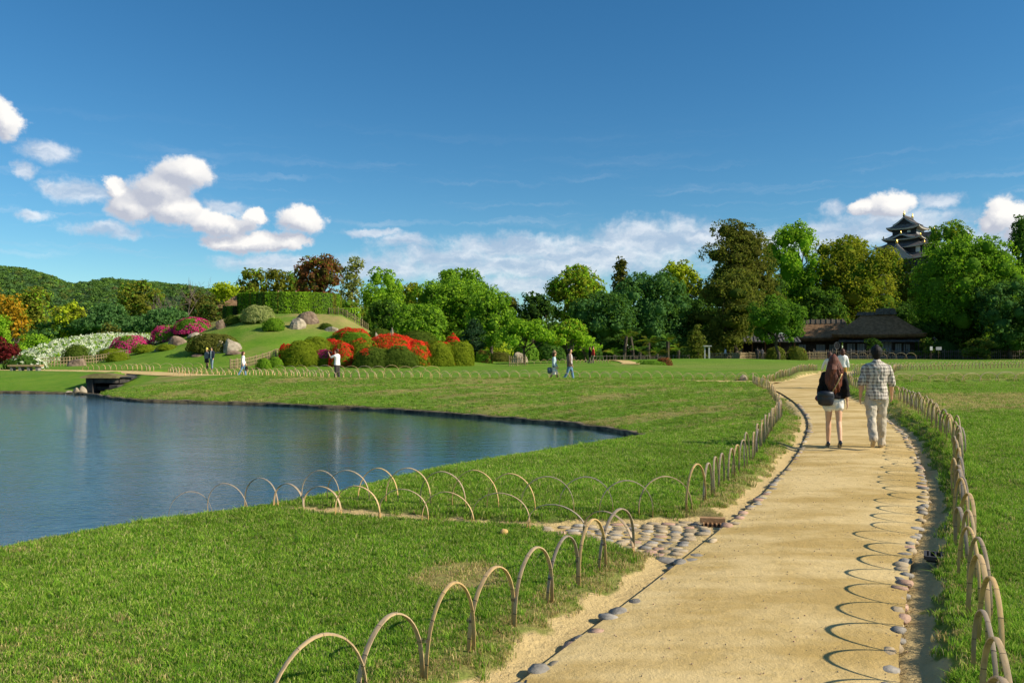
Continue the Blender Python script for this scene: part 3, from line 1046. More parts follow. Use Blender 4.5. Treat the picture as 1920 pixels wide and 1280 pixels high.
hoop_fence('near row of far hoops lining the path across the right lawn', [(22.3, 46.8), (27.5, 56.3), (35, 61.7), (43.3, 66.5), (55, 74)], meshes=HOOPS_FAR, spacing=0.5, span=0.55)
hoop_fence('farther row of hoops lining the path across the right lawn', [(24.5, 58.2), (30.5, 64.2), (39, 69.8), (48, 75.5), (58, 82)], meshes=HOOPS_FAR, spacing=0.55, span=0.6)
hoop_fence('faint pale hoops at the foot of the clipped azaleas', [(-16.5, 55.5), (-14, 54.5), (-11, 54), (-8, 54), (-5, 54.5)], meshes=HOOPS_FAR, spacing=0.9, span=1.0)
hoop_fence('pale hoops on the lawn left of the visitors below the hill', [(-30, 62), (-26.5, 62.5), (-24, 62)], meshes=HOOPS_FAR, spacing=0.9, span=1.0)
hoop_fence('hoops at the end of the centre lawn below the maples', [(0.2, 70), (3, 70.5), (6, 72), (9.5, 77)], meshes=HOOPS_FAR, spacing=0.6, span=0.65)
hoop_fence('dim hoops before the picket fence near the thatched house', [(47, 115), (52, 114), (57, 113)], meshes=HOOPS_FAR, spacing=1.3, span=1.5, hscale=2.2)

# ================================================================== PICKET AND LATTICE FENCES
BAM_DARK = mat_noise('bamboo_fence', (0.20, 0.15, 0.08), (0.34, 0.26, 0.14), 5.0, 0.8, rnd=0.25)
WOOD_GREY = mat_noise('old_fence_wood', (0.10, 0.085, 0.065), (0.20, 0.17, 0.13), 5.0, 0.85, rnd=0.25)


def picket_fence(label, pts, h, spacing, pw, mat, rails=(0.3, 0.8), post_every=8, group='upright bamboo and picket fences', posth=1.05, curve=True):
    line = resample(catmull(np.asarray(pts, float)[:, :2], 6) if curve else np.asarray(pts, float)[:, :2], spacing)
    zs = gzs(line)
    root = empty('picket_fence', (line[0][0], line[0][1], zs[0]), label, 'fence', group)
    pk = MB().tube([(0, 0, -0.1), (0, 0, h)], [pw / 2, pw / 2], 6, cap=0.2).mesh('picket', mat)
    po = MB().tube([(0, 0, -0.1), (0, 0, h * posth)], [pw * .95, pw * .9], 6, cap=0.2).mesh('post', mat)
    for k, (q, z) in enumerate(zip(line, zs)):
        if k % post_every == 0:
            place('post', po, (q[0], q[1], z), hr.uniform(0, 3), (1, 1, hr.uniform(.97, 1.05)), root)
        else:
            place('picket', pk, (q[0], q[1], z), hr.uniform(0, 3), (1, 1, hr.uniform(.9, 1.04)), root, (hr.uniform(-.03, .03), hr.uniform(-.03, .03)))
    for r in rails:
        mb = MB()
        pr = line[::max(1, post_every // 2)]
        zr = zs[::max(1, post_every // 2)]
        mb.tube([(q[0], q[1] - pw * .8, z + r * h) for q, z in zip(pr, zr)] + [(line[-1][0], line[-1][1] - pw * .8, zs[-1] + r * h)], [pw * .42] * (len(pr) + 1), 5, cap=0)
        mb.build('rail', mat, root)
    return root


picket_fence('tall grey picket fence at the edge of the right lawn before the dark trees', [(44.5, 118), (60, 117.5), (80, 117)], 1.35, 0.30, 0.085, WOOD_GREY, post_every=9)
picket_fence('low bamboo fence between the shop front and the thatched house', [(31, 113.5), (35, 110.5), (44, 112)], 1.05, 0.24, 0.10, BAM_DARK, rails=(0.15, 0.5, 0.9), post_every=6)
picket_fence('light bamboo fence along the gravel before the open shop', [(25.5, 103), (29, 104), (32, 109.5), (36, 109)], 0.95, 0.26, 0.10, BAM_DARK, rails=(0.2, 0.55, 0.9), post_every=6)
picket_fence('bamboo lattice fence below the bank of white azaleas', [Q(72, 690, 69)[:2], Q(120, 682, 70)[:2], Q(172, 675, 72)[:2], Q(240, 660, 75)[:2]], 0.75, 0.24, 0.07, BAM_DARK, rails=(0.25, 0.6, 0.95), post_every=5)
picket_fence('small bamboo fence at the foot of the hill behind the woman in white', [Q(432, 692, 61)[:2], Q(470, 686, 64)[:2], Q(522, 672, 68)[:2]], 0.72, 0.24, 0.07, BAM_DARK, rails=(0.25, 0.6, 0.95), post_every=4)
picket_fence('bamboo railing running down the right side of the hilltop', [Q(617, 598, 87)[:2], Q(650, 605, 86)[:2], Q(690, 618, 84)[:2]], 0.8, 0.30, 0.07, BAM_DARK, rails=(0.35, 0.85), post_every=4)
picket_fence('short bamboo screen beside the stones right of the round clipped bush', [Q(955, 678, 66)[:2], Q(985, 678, 66)[:2]], 0.8, 0.16, 0.06, BAM_DARK, rails=(0.3, 0.8), post_every=4)
picket_fence('dark low bamboo fence in front of the cycads', [(9.5, 98), (17, 98.5), (24.5, 100)], 0.62, 0.42, 0.06, WOOD_GREY, rails=(0.85,), post_every=5)

# ================================================================== PLANTS
PAL = {  # leaf colours (two ends of the range)
    'bright': ((0.10, 0.23, 0.015), (0.21, 0.36, 0.03)),
    'mid': ((0.055, 0.135, 0.015), (0.12, 0.235, 0.028)),
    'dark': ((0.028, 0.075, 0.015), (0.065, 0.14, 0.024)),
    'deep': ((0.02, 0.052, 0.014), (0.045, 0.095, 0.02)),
    'blue': ((0.038, 0.105, 0.032), (0.085, 0.19, 0.062)),
    'olive': ((0.075, 0.10, 0.014), (0.16, 0.19, 0.026)),
    'brownolive': ((0.052, 0.066, 0.014), (0.11, 0.13, 0.028)),
    'yellow': ((0.17, 0.25, 0.012), (0.32, 0.42, 0.03)),
    'gold': ((0.22, 0.15, 0.012), (0.42, 0.27, 0.025)),
    'camphor': ((0.075, 0.14, 0.015), (0.22, 0.25, 0.025)),
    'copper': ((0.055, 0.05, 0.018), (0.17, 0.065, 0.03)),
    'wine': ((0.045, 0.009, 0.011), (0.13, 0.02, 0.025)),
    'pale': ((0.13, 0.18, 0.06), (0.24, 0.29, 0.12)),
    'needle': ((0.015, 0.045, 0.022), (0.04, 0.085, 0.04)),
    'pine': ((0.055, 0.085, 0.016), (0.12, 0.15, 0.03)),
    'clip': ((0.055, 0.14, 0.012), (0.13, 0.24, 0.02)),
    'clipolive': ((0.085, 0.13, 0.01), (0.15, 0.21, 0.018)),
    'clipdark': ((0.04, 0.075, 0.012), (0.08, 0.13, 0.02)),
    'red': ((0.50, 0.02, 0.012), (0.85, 0.06, 0.04)),
    'orange': ((0.60, 0.032, 0.014), (0.92, 0.085, 0.04)),
    'magenta': ((0.42, 0.02, 0.12), (0.75, 0.07, 0.28)),
    'white': ((0.62, 0.66, 0.50), (0.88, 0.88, 0.82)),
    'brown': ((0.09, 0.055, 0.025), (0.19, 0.12, 0.06)),
}
GAIN = 1.5
for _k in list(PAL):
    if _k not in ('red', 'orange', 'magenta', 'white'):
        PAL[_k] = tuple(tuple(min(c * GAIN * (1.14, 1.0, 0.9)[i], .8) for i, c in enumerate(q)) for q in PAL[_k])
tr_ = np.random.default_rng(101)


def unit(n, rs, up=0.0):
    v = rs.normal(size=(n, 3))
    v[:, 2] += up
    return v / np.linalg.norm(v, axis=1)[:, None]


def leaf_quads(pos, nrm, size, aspect, rs):
    n = len(pos)
    r = rs.normal(size=(n, 3))
    t = np.cross(nrm, r)
    t /= np.linalg.norm(t, axis=1)[:, None] + 1e-9
    b = np.cross(nrm, t)
    s = np.asarray(size).reshape(-1, 1) * np.ones((n, 1))
    V = np.empty((n, 4, 3))
    V[:, 0] = pos - t * s * 0.5
    V[:, 1] = pos - b * s * 0.5 * aspect + nrm * s * 0.10
    V[:, 2] = pos + t * s * 0.5
    V[:, 3] = pos + b * s * 0.5 * aspect - nrm * s * 0.08
    return V.reshape(-1, 3)


def colours(n, pal, rs, clump=None):
    a, b = np.array(PAL[pal][0]), np.array(PAL[pal][1])
    k = rs.random(n) if clump is None else np.clip(clump + rs.normal(0, .22, n), -0.15, 1.15)
    return np.maximum(a + (b - a) * k[:, None], 0.004) * rs.uniform(.85, 1.15, (n, 1))


def ball(c, r, rs, nu=10, nv=7, rough=0.12):
    u = np.linspace(0, 2 * math.pi, nu, endpoint=False)
    v = np.linspace(0.12, math.pi - 0.12, nv)
    U, W = np.meshgrid(u, v)
    k = 1 + rs.uniform(-rough, rough, U.shape)
    V = np.stack([c[0] + r[0] * k * np.sin(W) * np.cos(U), c[1] + r[1] * k * np.sin(W) * np.sin(U), c[2] + r[2] * k * np.cos(W)], -1).reshape(-1, 3)
    i = np.arange(nu * nv).reshape(nv, nu)
    j = np.roll(i, -1, 1)
    fs = np.stack([i[:-1], i[1:], j[1:], j[:-1]], -1).reshape(-1, 4)
    return V, fs


def crown_mesh(name, lobes, pal, leaf, rs, dens=1.0, clump=0.24, pal2=None, mix2=0.0, core=0.74, aspect=0.6, flat=1.0, under=-0.35, mat=None, droop=0.0):
    """leafy mass: every lobe carries clumps, every clump carries leaves; a few inner leaf masses keep it from being see-through"""
    Vs, Cs, Fs, nv = [], [], [], 0
    for (c, r) in lobes:
        c, r = np.array(c, float), np.array(r, float)
        rm = float(np.mean(r))
        area = 4 * math.pi * ((r[0] * r[1]) ** 1.6 + (r[0] * r[2]) ** 1.6 + (r[1] * r[2]) ** 1.6) ** (1 / 1.6) / 3 ** (1 / 1.6)
        rc = max(clump * rm, leaf * 1.2)
        nc = max(6, int(area / (rc * rc * 1.9)))
        d = unit(nc * 2, rs, 0.15)
        d = d[d[:, 2] > under - rs.random(len(d)) * .3][:nc]
        nc = len(d)
        cc = c + d * r * rs.uniform(.80, 1.08, (nc, 1))
        rcs = rc * rs.uniform(.6, 1.35, nc)
        nl = max(5, int(dens * 2.6 * (rc / leaf) ** 2))
        ld = unit(nc * nl, rs, 0.0) + np.repeat(d, nl, 0) * 0.75 + np.array([0, 0, 0.28])
        ld /= np.linalg.norm(ld, axis=1)[:, None]
        pos = np.repeat(cc, nl, 0) + ld * np.repeat(rcs, nl)[:, None] * rs.uniform(.55, 1.05, (nc * nl, 1)) * np.array([1, 1, flat])
        if droop:
            pos[:, 2] -= droop * rs.random(nc * nl)
        nrm = ld + rs.normal(0, .38, ld.shape)
        nrm /= np.linalg.norm(nrm, axis=1)[:, None]
        Vq = leaf_quads(pos, nrm, leaf * rs.uniform(.65, 1.3, nc * nl), aspect, rs)
        kc = np.repeat(np.clip(rs.normal(.5, .30, nc), 0, 1), nl)
        col = colours(nc * nl, pal, rs, kc)
        if pal2 is not None:
            sel = np.repeat(rs.random(nc) < mix2, nl)
            col = np.where(sel[:, None], colours(nc * nl, pal2, rs, kc), col)
        n = len(Vq)
        Vs.append(Vq)
        Cs.append(np.repeat(col, 4, 0))
        Fs.append(np.arange(n).reshape(-1, 4) + nv)
        nv += n
        if core:
            Vb, fb = ball(c, r * core, rs)
            Vs.append(Vb)
            Cs.append(np.tile(colours(1, pal, rs, np.array([0.2])), (len(Vb), 1)))
            Fs.append(fb + nv)
            nv += len(Vb)
    return mesh_np(name, np.vstack(Vs), np.vstack(Fs), mat or LEAF, False, np.vstack(Cs))


def limb(mb, a, b, r0, r1, rs, seg=5, wob=0.06, n=7):
    a, b = np.array(a, float), np.array(b, float)
    L = np.linalg.norm(b - a)
    pts, rad = [], []
    for k in range(seg + 1):
        t = k / seg
        q = a + (b - a) * t + (rs.normal(0, wob * L, 3) * np.array([1, 1, .4]) if 0 < k < seg else 0)
        pts.append(q)
        rad.append(r0 + (r1 - r0) * t)
    mb.tube(pts, rad, n, cap=0.1)
    return pts


def tree(name, label, box, D, shape='round', pal='mid', leaf=0.36, dens=1.0, group='trees around the garden', cat='tree', pal2=None, mix2=0.0, trunk_r=None, base_row=None, seed=None, clump=0.34, core=0.62,
         lobes_n=13, depth=0.8, aspect=0.6, trunk_to=0.45, bark=None, droop=0.0, rowbase=None):
    """box = crown bounds in the photograph (left, top, right, bottom) at depth D metres"""
    rs = np.random.default_rng(seed if seed is not None else int(abs(box[0]) * 7 + box[1] * 13) + 1)
    x0, y0, x1, y1 = box
    x0, x1 = x0 - 0.03 * (x1 - x0), x1 + 0.03 * (x1 - x0)
    if x1 < 965 and D < 108:
        D *= 1.15
    a, b = Q(x0, y0, D), Q(x1, y1, D)
    cx, W = (a[0] + b[0]) / 2, (b[0] - a[0]) / 2
    zt, zb = a[2], b[2]
    zg = gz(cx, D)
    Hc = (zt - zb) / 2
    zc = (zt + zb) / 2
    if shape == 'round':
        W, Hc = W * .95, Hc * .95
    dy = W * depth
    lobes = []
    if shape == 'round':
        lobes.append(((cx, D, zc - 0.05 * Hc), (W * .70, dy * .70, Hc * .76)))
        for k in range(int(lobes_n * 1.9)):
            d = unit(1, rs, 0.12)[0]
            if k % 3 == 0:
                d[1] = -abs(d[1])
            d = d * (np.sum(np.abs(d) ** 3.2)) ** (-1 / 3.2)
            k2 = rs.uniform(.17, .36)
            lobes.append(((cx + d[0] * W * (1 - k2), D + d[1] * dy * (1 - k2), zc + d[2] * Hc * (1 - k2)), (W * k2, dy * k2, Hc * k2 * rs.uniform(.8, 1.05))))
    elif shape == 'cone':
        nl = 7
        for k in range(nl):
            t = k / (nl - 1)
            rr = (0.30 + 0.70 * (1 - t) ** 0.6) * (0.85 if k == 0 else 1)
            lobes.append(((cx + rs.uniform(-.1, .1) * W, D + rs.uniform(-.1, .1) * dy, zb + (0.10 + 0.84 * t) * 2 * Hc), (W * rr * .92, dy * rr, 2 * Hc / nl * 0.85)))
            for q in range(3):
                an = rs.uniform(0, 6.28)
                lobes.append(((cx + math.cos(an) * W * rr * .55, D + math.sin(an) * dy * rr * .55, zb + (0.10 + 0.80 * t + rs.uniform(-.05, .05)) * 2 * Hc), (W * rr * .42, dy * rr * .42, 2 * Hc / nl * .6)))
    elif shape == 'pads':
        nl = lobes_n
        for k in range(nl):
            t = (k + .5) / nl
            env = math.sin(math.pi * min(1, (0.18 + 0.82 * t))) ** 0.6 if t < .98 else .4
            an = rs.uniform(0, 6.28)
            off = rs.uniform(.2, .85) * env
            sz = rs.uniform(.30, .48)
            lobes.append(((cx + math.cos(an) * W * off, D + math.sin(an) * dy * off, zb + (0.05 + .84 * t) * 2 * Hc), (W * sz, dy * sz, Hc * rs.uniform(.13, .20))))
    elif shape == 'tiers':
        nl = lobes_n
        for k in range(nl):
            t = k / (nl - 1)
            env = math.sin(math.pi * (0.30 + 0.62 * t)) ** 0.7
            for q in range(3):
                an = rs.uniform(0, 6.28)
                lobes.append(((cx + math.cos(an) * W * .35 * env, D + math.sin(an) * dy * .35 * env, zb + (0.06 + 0.86 * t) * 2 * Hc), (W * .62 * env, dy * .62 * env, 2 * Hc / nl * .42)))
    elif shape == 'spread':
        for k in range(lobes_n):
            an, q = rs.uniform(0, 6.28), math.sqrt(rs.random())
            ex, ey = math.cos(an) * q, math.sin(an) * q
            top = 1 - 0.75 * q * q
            k2 = rs.uniform(.22, .36)
            lobes.append(((cx + ex * W * (1 - k2), D + ey * dy * (1 - k2), zb + 2 * Hc * (0.2 + .62 * top * rs.uniform(.55, 1))), (W * k2, dy * k2, Hc * rs.uniform(.16, .30))))
    elif shape == 'column':
        nl = 6
        for k in range(nl):
            t = k / (nl - 1)
            env = 0.62 + 0.38 * math.sin(math.pi * (0.15 + .75 * t))
            for q in range(2):
                lobes.append(((cx + rs.uniform(-.35, .35) * W, D + rs.uniform(-.3, .3) * dy, zb + (0.10 + 0.80 * t) * 2 * Hc), (W * .62 * env, dy * .62 * env, Hc * .26)))
    root = empty(name, (cx, D, zg), label, cat, group)
    mb = MB()
    tr = trunk_r or max(0.10, 0.028 * (zt - zg))
    top = np.array([cx, D, zb + (zt - zb) * trunk_to])
    pts = limb(mb, (cx + rs.uniform(-.1, .1) * W, D, zg - 0.2), top, tr, tr * .45, rs, 5, 0.03, 8)
    for (c, r) in lobes[:: max(1, len(lobes) // 9)]:
        s_ = pts[rs.integers(2, len(pts) - 1)]
        limb(mb, s_, np.array(c), tr * .38, tr * .10, rs, 4, 0.06, 5)
    mb.build('trunk', bark or BARK, root, True)
    link('crown', crown_mesh('crown', lobes, pal, leaf, rs, dens, clump, pal2, mix2, core, aspect, droop=droop), root)
    return root


def bare_tree(name, label, box, D, group='trees around the garden'):
    rs = np.random.default_rng(9)
    x0, y0, x1, y1 = box
    a, b = Q(x0, y0, D), Q(x1, y1, D)
    cx = (a[0] + b[0]) / 2
    zg = gz(cx, D)
    root = empty(name, (cx, D, zg), label, 'tree', group)
    tw = mat_noise('bare_twig', (0.09, 0.07, 0.055), (0.17, 0.135, 0.11), 2.0, 0.9)
    mb, tb = MB(), MB()
    Ht = a[2] - zg

    def grow(p, d, L, r, lv):
        q = p + d * L
        mid = p + d * L * .5 + rs.normal(0, .05 * L, 3)
        (mb if lv < 2 else tb).tube([p, mid, q], [r, r * .85, r * .66], 6 if lv < 2 else 4, cap=0)
        if lv >= 5:
            return
        for k in range(3 if lv else 4):
            e = d * 0.75 + rs.normal(0, .52, 3) + np.array([0, 0, .16])
            e /= np.linalg.norm(e)
            grow(p + d * L * rs.uniform(.6, 1.0), e, L * rs.uniform(.62, .82), r * .55, lv + 1)
    grow(np.array([cx, D, zg - .2]), np.array([0, 0, 1.0]), Ht * .34, 0.28, 0)
    mb.build('trunk', tw, root)
    tb.build('twigs', tw, root)
    return root


def shrub_mesh(name, r, pal, leaf, rs, flower=None, cover=0.0, where='all', power=2.6, dens=1.0, rough=0.05, petal=None, jit=0.24):
    """clipped dome (base at z=0, radii r); flowers by clump"""
    rx, ry, rz = r
    area = 2 * math.pi * ((rx * ry) ** 1.6 + (rx * rz) ** 1.6 + (ry * rz) ** 1.6) ** (1 / 1.6) / 3 ** (1 / 1.6)
    n = int(dens * 2.2 * area / (leaf * leaf * .6))
    d = unit(n, rs, 0.2)
    d[:, 2] = np.abs(d[:, 2]) * 1.0 - 0.10
    e = (np.abs(d[:, 0]) ** power + np.abs(d[:, 1]) ** power + np.abs(d[:, 2]) ** power) ** (-1 / power)
    p = d * e[:, None]
    lump = fbm(p[:, 0] * 2 + 9, p[:, 1] * 2 + p[:, 2] * 2.7 + 4, 1.3, int(rs.integers(50)), 3)
    k = (1 + rough * 2 * (lump - .5) + rs.uniform(-.03, .02, n))
    pos = p * k[:, None] * np.array([rx, ry, rz])
    nrm = p / np.array([rx, ry, rz])
    nrm /= np.linalg.norm(nrm, axis=1)[:, None]
    nrm = nrm + rs.normal(0, jit, nrm.shape)
    nrm /= np.linalg.norm(nrm, axis=1)[:, None]
    col = colours(n, pal, rs, np.clip(.5 + 1.6 * (fbm(pos[:, 0] + 3, pos[:, 1] + pos[:, 2] * 1.4, 1.6, 7, 3) - .5), 0, 1))
    Vq = leaf_quads(pos, nrm, leaf * rs.uniform(.7, 1.25, n), 0.75, rs)
    if flower:
        f = fbm(pos[:, 0] * 1.0 + 31, pos[:, 2] * 1.6 + pos[:, 1], 1.1, int(rs.integers(90)), 3)
        if where == 'top':
            f = f + 0.55 * (p[:, 2] - 0.55)
        elif where == 'right':
            f = f + 0.5 * p[:, 0]
        elif where == 'left':
            f = f - 0.5 * p[:, 0]
        thr = np.quantile(f, 1 - cover)
        sel = (f + rs.normal(0, .035, n)) > thr
        fc = colours(n, flower, rs)
        col = np.where(sel[:, None], fc, col)
    Vb, fb = ball((0, 0, rz * .05), (rx * .95, ry * .95, rz * .95), rs, 18, 11, 0.01)
    Vb[:, 2] = np.maximum(Vb[:, 2], -0.05)
    V = np.vstack([Vq, Vb])
    Cb = np.tile((np.array(PAL[pal][0]) * .6 + np.array(PAL[pal][1]) * .4)[None], (len(Vb), 1))
    Fq = np.arange(len(Vq)).reshape(-1, 4)
    return mesh_np(name, V, np.vstack([Fq, fb + len(Vq)]), LEAF, False, np.vstack([np.repeat(col, 4, 0), Cb]))


def shrub(name, label, box, D, pal='clip', flower=None, cover=0.0, where='all', leaf=0.10, depth=0.9, group='clipped shrubs on and below the hill', cat='shrub', sink=0.15, rough=0.15, power=2.6, zbase=None, dens=1.0):
    rs = np.random.default_rng(int(abs(box[0]) * 11 + box[1] * 5) + 3)
    x0, y0, x1, y1 = box
    if x1 < 965:
        D = hit((x0 + x1) / 2, y1) or D * 1.15
        x0, x1 = x0 - 0.09 * (x1 - x0), x1 + 0.09 * (x1 - x0)
    a, b = Q(x0, y0, D), Q(x1, y1, D)
    cx, W = (a[0] + b[0]) / 2, (b[0] - a[0]) / 2
    zg = gz(cx, D) if zbase is None else zbase
    zb = min(b[2], zg) if b[2] - zg < 0.6 else b[2] - 0.0
    zb = min(zb, zg)
    hgt = a[2] - zb
    root = empty(name, (cx, D, zb), label, cat, group)
    me = shrub_mesh('foliage', (W, max(W * depth, hgt * .5), max(hgt, .25)), pal, leaf, rs, flower, cover, where, power=power, rough=rough, dens=dens)
    o = bpy.data.objects.new('foliage', me)
    COL.objects.link(o)
    o.location = (cx, D, zb)
    attach(o, root)
    st = MB()
    for k in range(3):
        st.tube([(cx + rs.uniform(-.2, .2) * W, D + rs.uniform(-.2, .2) * W, zb - .1), (cx + rs.uniform(-.4, .4) * W, D + rs.uniform(-.4, .4) * W, zb + hgt * .5)], [.04, .02], 5)
    st.build('stem', BARK, root)
    return root


ROCK_P = mat_noise('rock_pale', (0.20, 0.165, 0.11), (0.46, 0.39, 0.28), 1.6, 0.9, 0.8, 5)
ROCK_B = mat_noise('rock_brown', (0.11, 0.075, 0.05), (0.30, 0.22, 0.15), 1.8, 0.9, 0.8, 5)


def rock(label, box, D, mat, group='garden rocks', depth=0.7, seed=0, peak=0.0):
    rs = np.random.default_rng(int(box[0] * 3 + box[1]) + seed)
    x0, y0, x1, y1 = box
    D = hit((x0 + x1) / 2, y1 - 1) or D
    a, b = Q(x0, y0, D), Q(x1, y1, D)
    cx, W = (a[0] + b[0]) / 2, (b[0] - a[0]) / 2
    zg = gz(cx, D)
    zb = min(b[2], zg)
    hgt = max(a[2] - zb, .15)
    nu, nv = 14, 8
    u = np.linspace(0, 2 * math.pi, nu, endpoint=False)
    V, fs = [], []
    planes = unit(9, rs, 0.3)
    for j in range(nv):
        w = j / (nv - 1) * math.pi * .56
        for k in range(nu):
            d = np.array([math.sin(w) * math.cos(u[k]), math.sin(w) * math.sin(u[k]), math.cos(w)])
            q = min(1.15, min(rs.uniform(.97, 1.03) * .86 / max(0.3, float(d @ pl)) for pl in planes))
            V.append((cx + (d[0] * q + peak * (d[2] ** 3)) * W, D + d[1] * q * W * depth, zb + max(-0.1, d[2] * q) * hgt))
    for j in range(nv - 1):
        for k in range(nu):
            k2 = (k + 1) % nu
            fs.append((j * nu + k, (j + 1) * nu + k, (j + 1) * nu + k2, j * nu + k2))
    fs.append(tuple(range(nu)))
    o = MB().add(V, fs).build('rock', mat)
    tag(o, label, 'rock', group)
    return o


# ---- forested hills on the horizon
def hills():
    rs = np.random.default_rng(8)
    D0 = 900.0
    cols_ = np.array([-700, -420, -200, -60, 0, 40, 90, 130, 165, 205, 250, 300, 360, 420, 480, 560, 680, 850, 1000])
    rows_ = np.array([560, 540, 515, 500, 496, 500, 512, 529, 526, 518, 524, 527, 534, 542, 552, 575, 610, 640, 655])
    px = np.linspace(-700, 1000, 150)
    top = np.interp(px, cols_, rows_)
    zt = EYE - (top - HY) / F * D0
    xt = (px - CX) / F * D0
    V = []
    nd = 26
    for j in range(nd):
        t = j / (nd - 1)
        d = 560 + 560 * t
        prof = smooth(0, (D0 - 560) / 560, t) if d <= D0 else 1 - 0.7 * smooth((D0 - 560) / 560, 1, t)
        zz = zt * prof * (1 + 0.10 * (fbm(xt, np.full_like(xt, d), 0.006, 4, 3) - .5) * (1 if abs(d - D0) > 30 else 0)) - 6
        V.append(np.stack([xt * d / D0, np.full_like(xt, d), zz], 1))
    V = np.array(V)
    i = np.arange(nd * 150).reshape(nd, 150)
    fs = np.stack([i[:-1, :-1], i[:-1, 1:], i[1:, 1:], i[1:, :-1]], -1).reshape(-1, 4)
    hm = mat_noise('hill_undergrowth', (0.02, 0.05, 0.015), (0.05, 0.09, 0.025), 0.02, 0.95, coord='Object')
    tag(link('hills', mesh_np('hills', V.reshape(-1, 3), fs, hm, True)), kind='structure')
    # tree canopy on them
    n = 10500
    fi = rs.integers(2, nd - 6, n)
    fj = rs.integers(0, 149, n)
    p = V[fi, fj] + (V[fi + 1, fj] - V[fi, fj]) * rs.random((n, 1)) + (V[fi, fj + 1] - V[fi, fj]) * rs.random((n, 1))
    pxs = CX + p[:, 0] / p[:, 1] * F
    p = p[(pxs < 760) & (pxs > -600)]
    Vs, Cs = [], []
    names = np.array(['mid', 'dark', 'blue', 'olive', 'bright', 'brownolive', 'copper'])
    prob = np.array([.40, .22, .20, .08, .06, .03, .01])
    for q in p:
        r = rs.uniform(2.6, 4.8)
        m = 26
        d = unit(m, rs, .5)
        d[:, 2] = np.abs(d[:, 2])
        pos = q + d * np.array([r, r, r * .85]) * rs.uniform(.8, 1.05, (m, 1)) + np.array([0, 0, r * .25])
        nn = d + rs.normal(0, .3, d.shape)
        nn /= np.linalg.norm(nn, axis=1)[:, None]
        Vs.append(leaf_quads(pos, nn, r * rs.uniform(.35, .6, m), .8, rs))
        Cs.append(np.repeat(colours(m, names[rs.choice(7, p=prob)], rs, np.full(m, rs.uniform(.25, .75))) * .55 + np.array([.045, .075, .030]), 4, 0))  # leaf colours flattened and lifted, painting in some distance haze
    Vs = np.vstack(Vs)
    o = link('hillside_wood', mesh_np('hillside_wood', Vs, np.arange(len(Vs)).reshape(-1, 4), LEAF, False, np.vstack(Cs)))
    tag(o, 'distant green wood covering the low hills on the left skyline', 'wood', kind='stuff')


hills()

# ---- trees, left to right
T = tree
T('tree', 'golden orange-leaved tree at the far left edge, taller of the two golden trees', (-45, 535, 22, 650), 96, 'round', 'gold', 0.34, pal2='olive', mix2=.3)
T('tree', 'smaller golden tree just right of the tall golden one at the left edge', (10, 552, 56, 650), 94, 'round', 'gold', 0.34, pal2='camphor', mix2=.35)
T('tree', 'olive green tree with orange tinted top behind the golden trees', (36, 535, 98, 640), 106, 'round', 'olive', 0.38, pal2='bright', mix2=.3)
T('tree', 'vivid green leafy tree at the left picture edge above the dark red maple', (-40, 588, 20, 675), 82, 'round', 'bright', 0.28)
T('maple_tree', 'dark wine-red maple at the left edge beside the white azaleas', (-28, 632, 34, 692), 70, 'round', 'wine', 0.24, pal2='copper', mix2=.1)
T('maple_tree', 'fresh green maple behind the top of the white azalea bank', (18, 618, 118, 682), 84, 'spread', 'bright', 0.26, lobes_n=16, pal2='mid', mix2=.3)
T('tree', 'yellow-green tree rising behind the blue-green cherries on the left', (98, 565, 158, 640), 118, 'round', 'yellow', 0.4, pal2='olive', mix2=.4)
T('cherry_tree', 'blue-green cherry, leftmost of three broad ones below the hills', (58, 584, 190, 655), 104, 'spread', 'blue', 0.36, lobes_n=22, pal2='mid', mix2=.25)
T('cherry_tree', 'blue-green cherry, middle and tallest of three broad ones below the hills', (140, 560, 290, 648), 102, 'spread', 'blue', 0.36, lobes_n=26)
T('cherry_tree', 'blue-green cherry, rightmost of three broad ones below the hills', (250, 566, 378, 640), 100, 'spread', 'blue', 0.36, lobes_n=24)
T('tree', 'low brown-green tree in front of the middle blue-green cherry', (186, 604, 226, 640), 92, 'pads', 'brownolive', 0.26, lobes_n=8)
T('tree', 'olive round-topped tree left of the bare tree', (222, 526, 302, 600), 135, 'round', 'olive', 0.45, pal2='mid', mix2=.3)
bare_tree('bare_tree', 'leafless grey branching tree against the low hills', (286, 512, 370, 590), 120)
T('tree', 'dull brown-green trees mass right of the bare tree', (345, 545, 420, 610), 125, 'round', 'brownolive', 0.42)
T('tree', 'dark olive scrubby tree left of the thatched hilltop hut', (368, 566, 446, 645), 88, 'round', 'brownolive', 0.30, pal2='dark', mix2=.4)
T('tree', 'small bright lime tree on the skyline left of the hilltop', (398, 530, 452, 568), 118, 'round', 'yellow', 0.36)
T('tree', 'olive tree on the hilltop behind the left end of the hedge', (448, 502, 502, 575), 90, 'round', 'olive', 0.30, pal2='bright', mix2=.3)
T('tree', 'loose olive-brown tree on the hilltop behind the middle of the hedge', (496, 505, 540, 572), 91, 'round', 'olive', 0.30, pal2='brownolive', mix2=.4, core=.5)
T('tree', 'green tree with dark centre just left of the copper-leaved tree', (528, 508, 568, 572), 92, 'round', 'mid', 0.30, pal2='olive', mix2=.4)
T('tree', 'big copper-brown leaved tree standing highest on the hilltop', (556, 474, 641, 575), 86, 'round', 'copper', 0.30, pal2='olive', mix2=.30, lobes_n=16)
T('tree', 'pale loose-crowned tree right of the copper-leaved tree', (636, 486, 684, 600), 90, 'column', 'pale', 0.30, pal2='olive', mix2=.55, core=.35, dens=.8)
T('tree', 'dense mid green tree below the pale loose tree right of the hedge', (620, 560, 700, 640), 86, 'round', 'mid', 0.28, pal2='olive', mix2=.3)
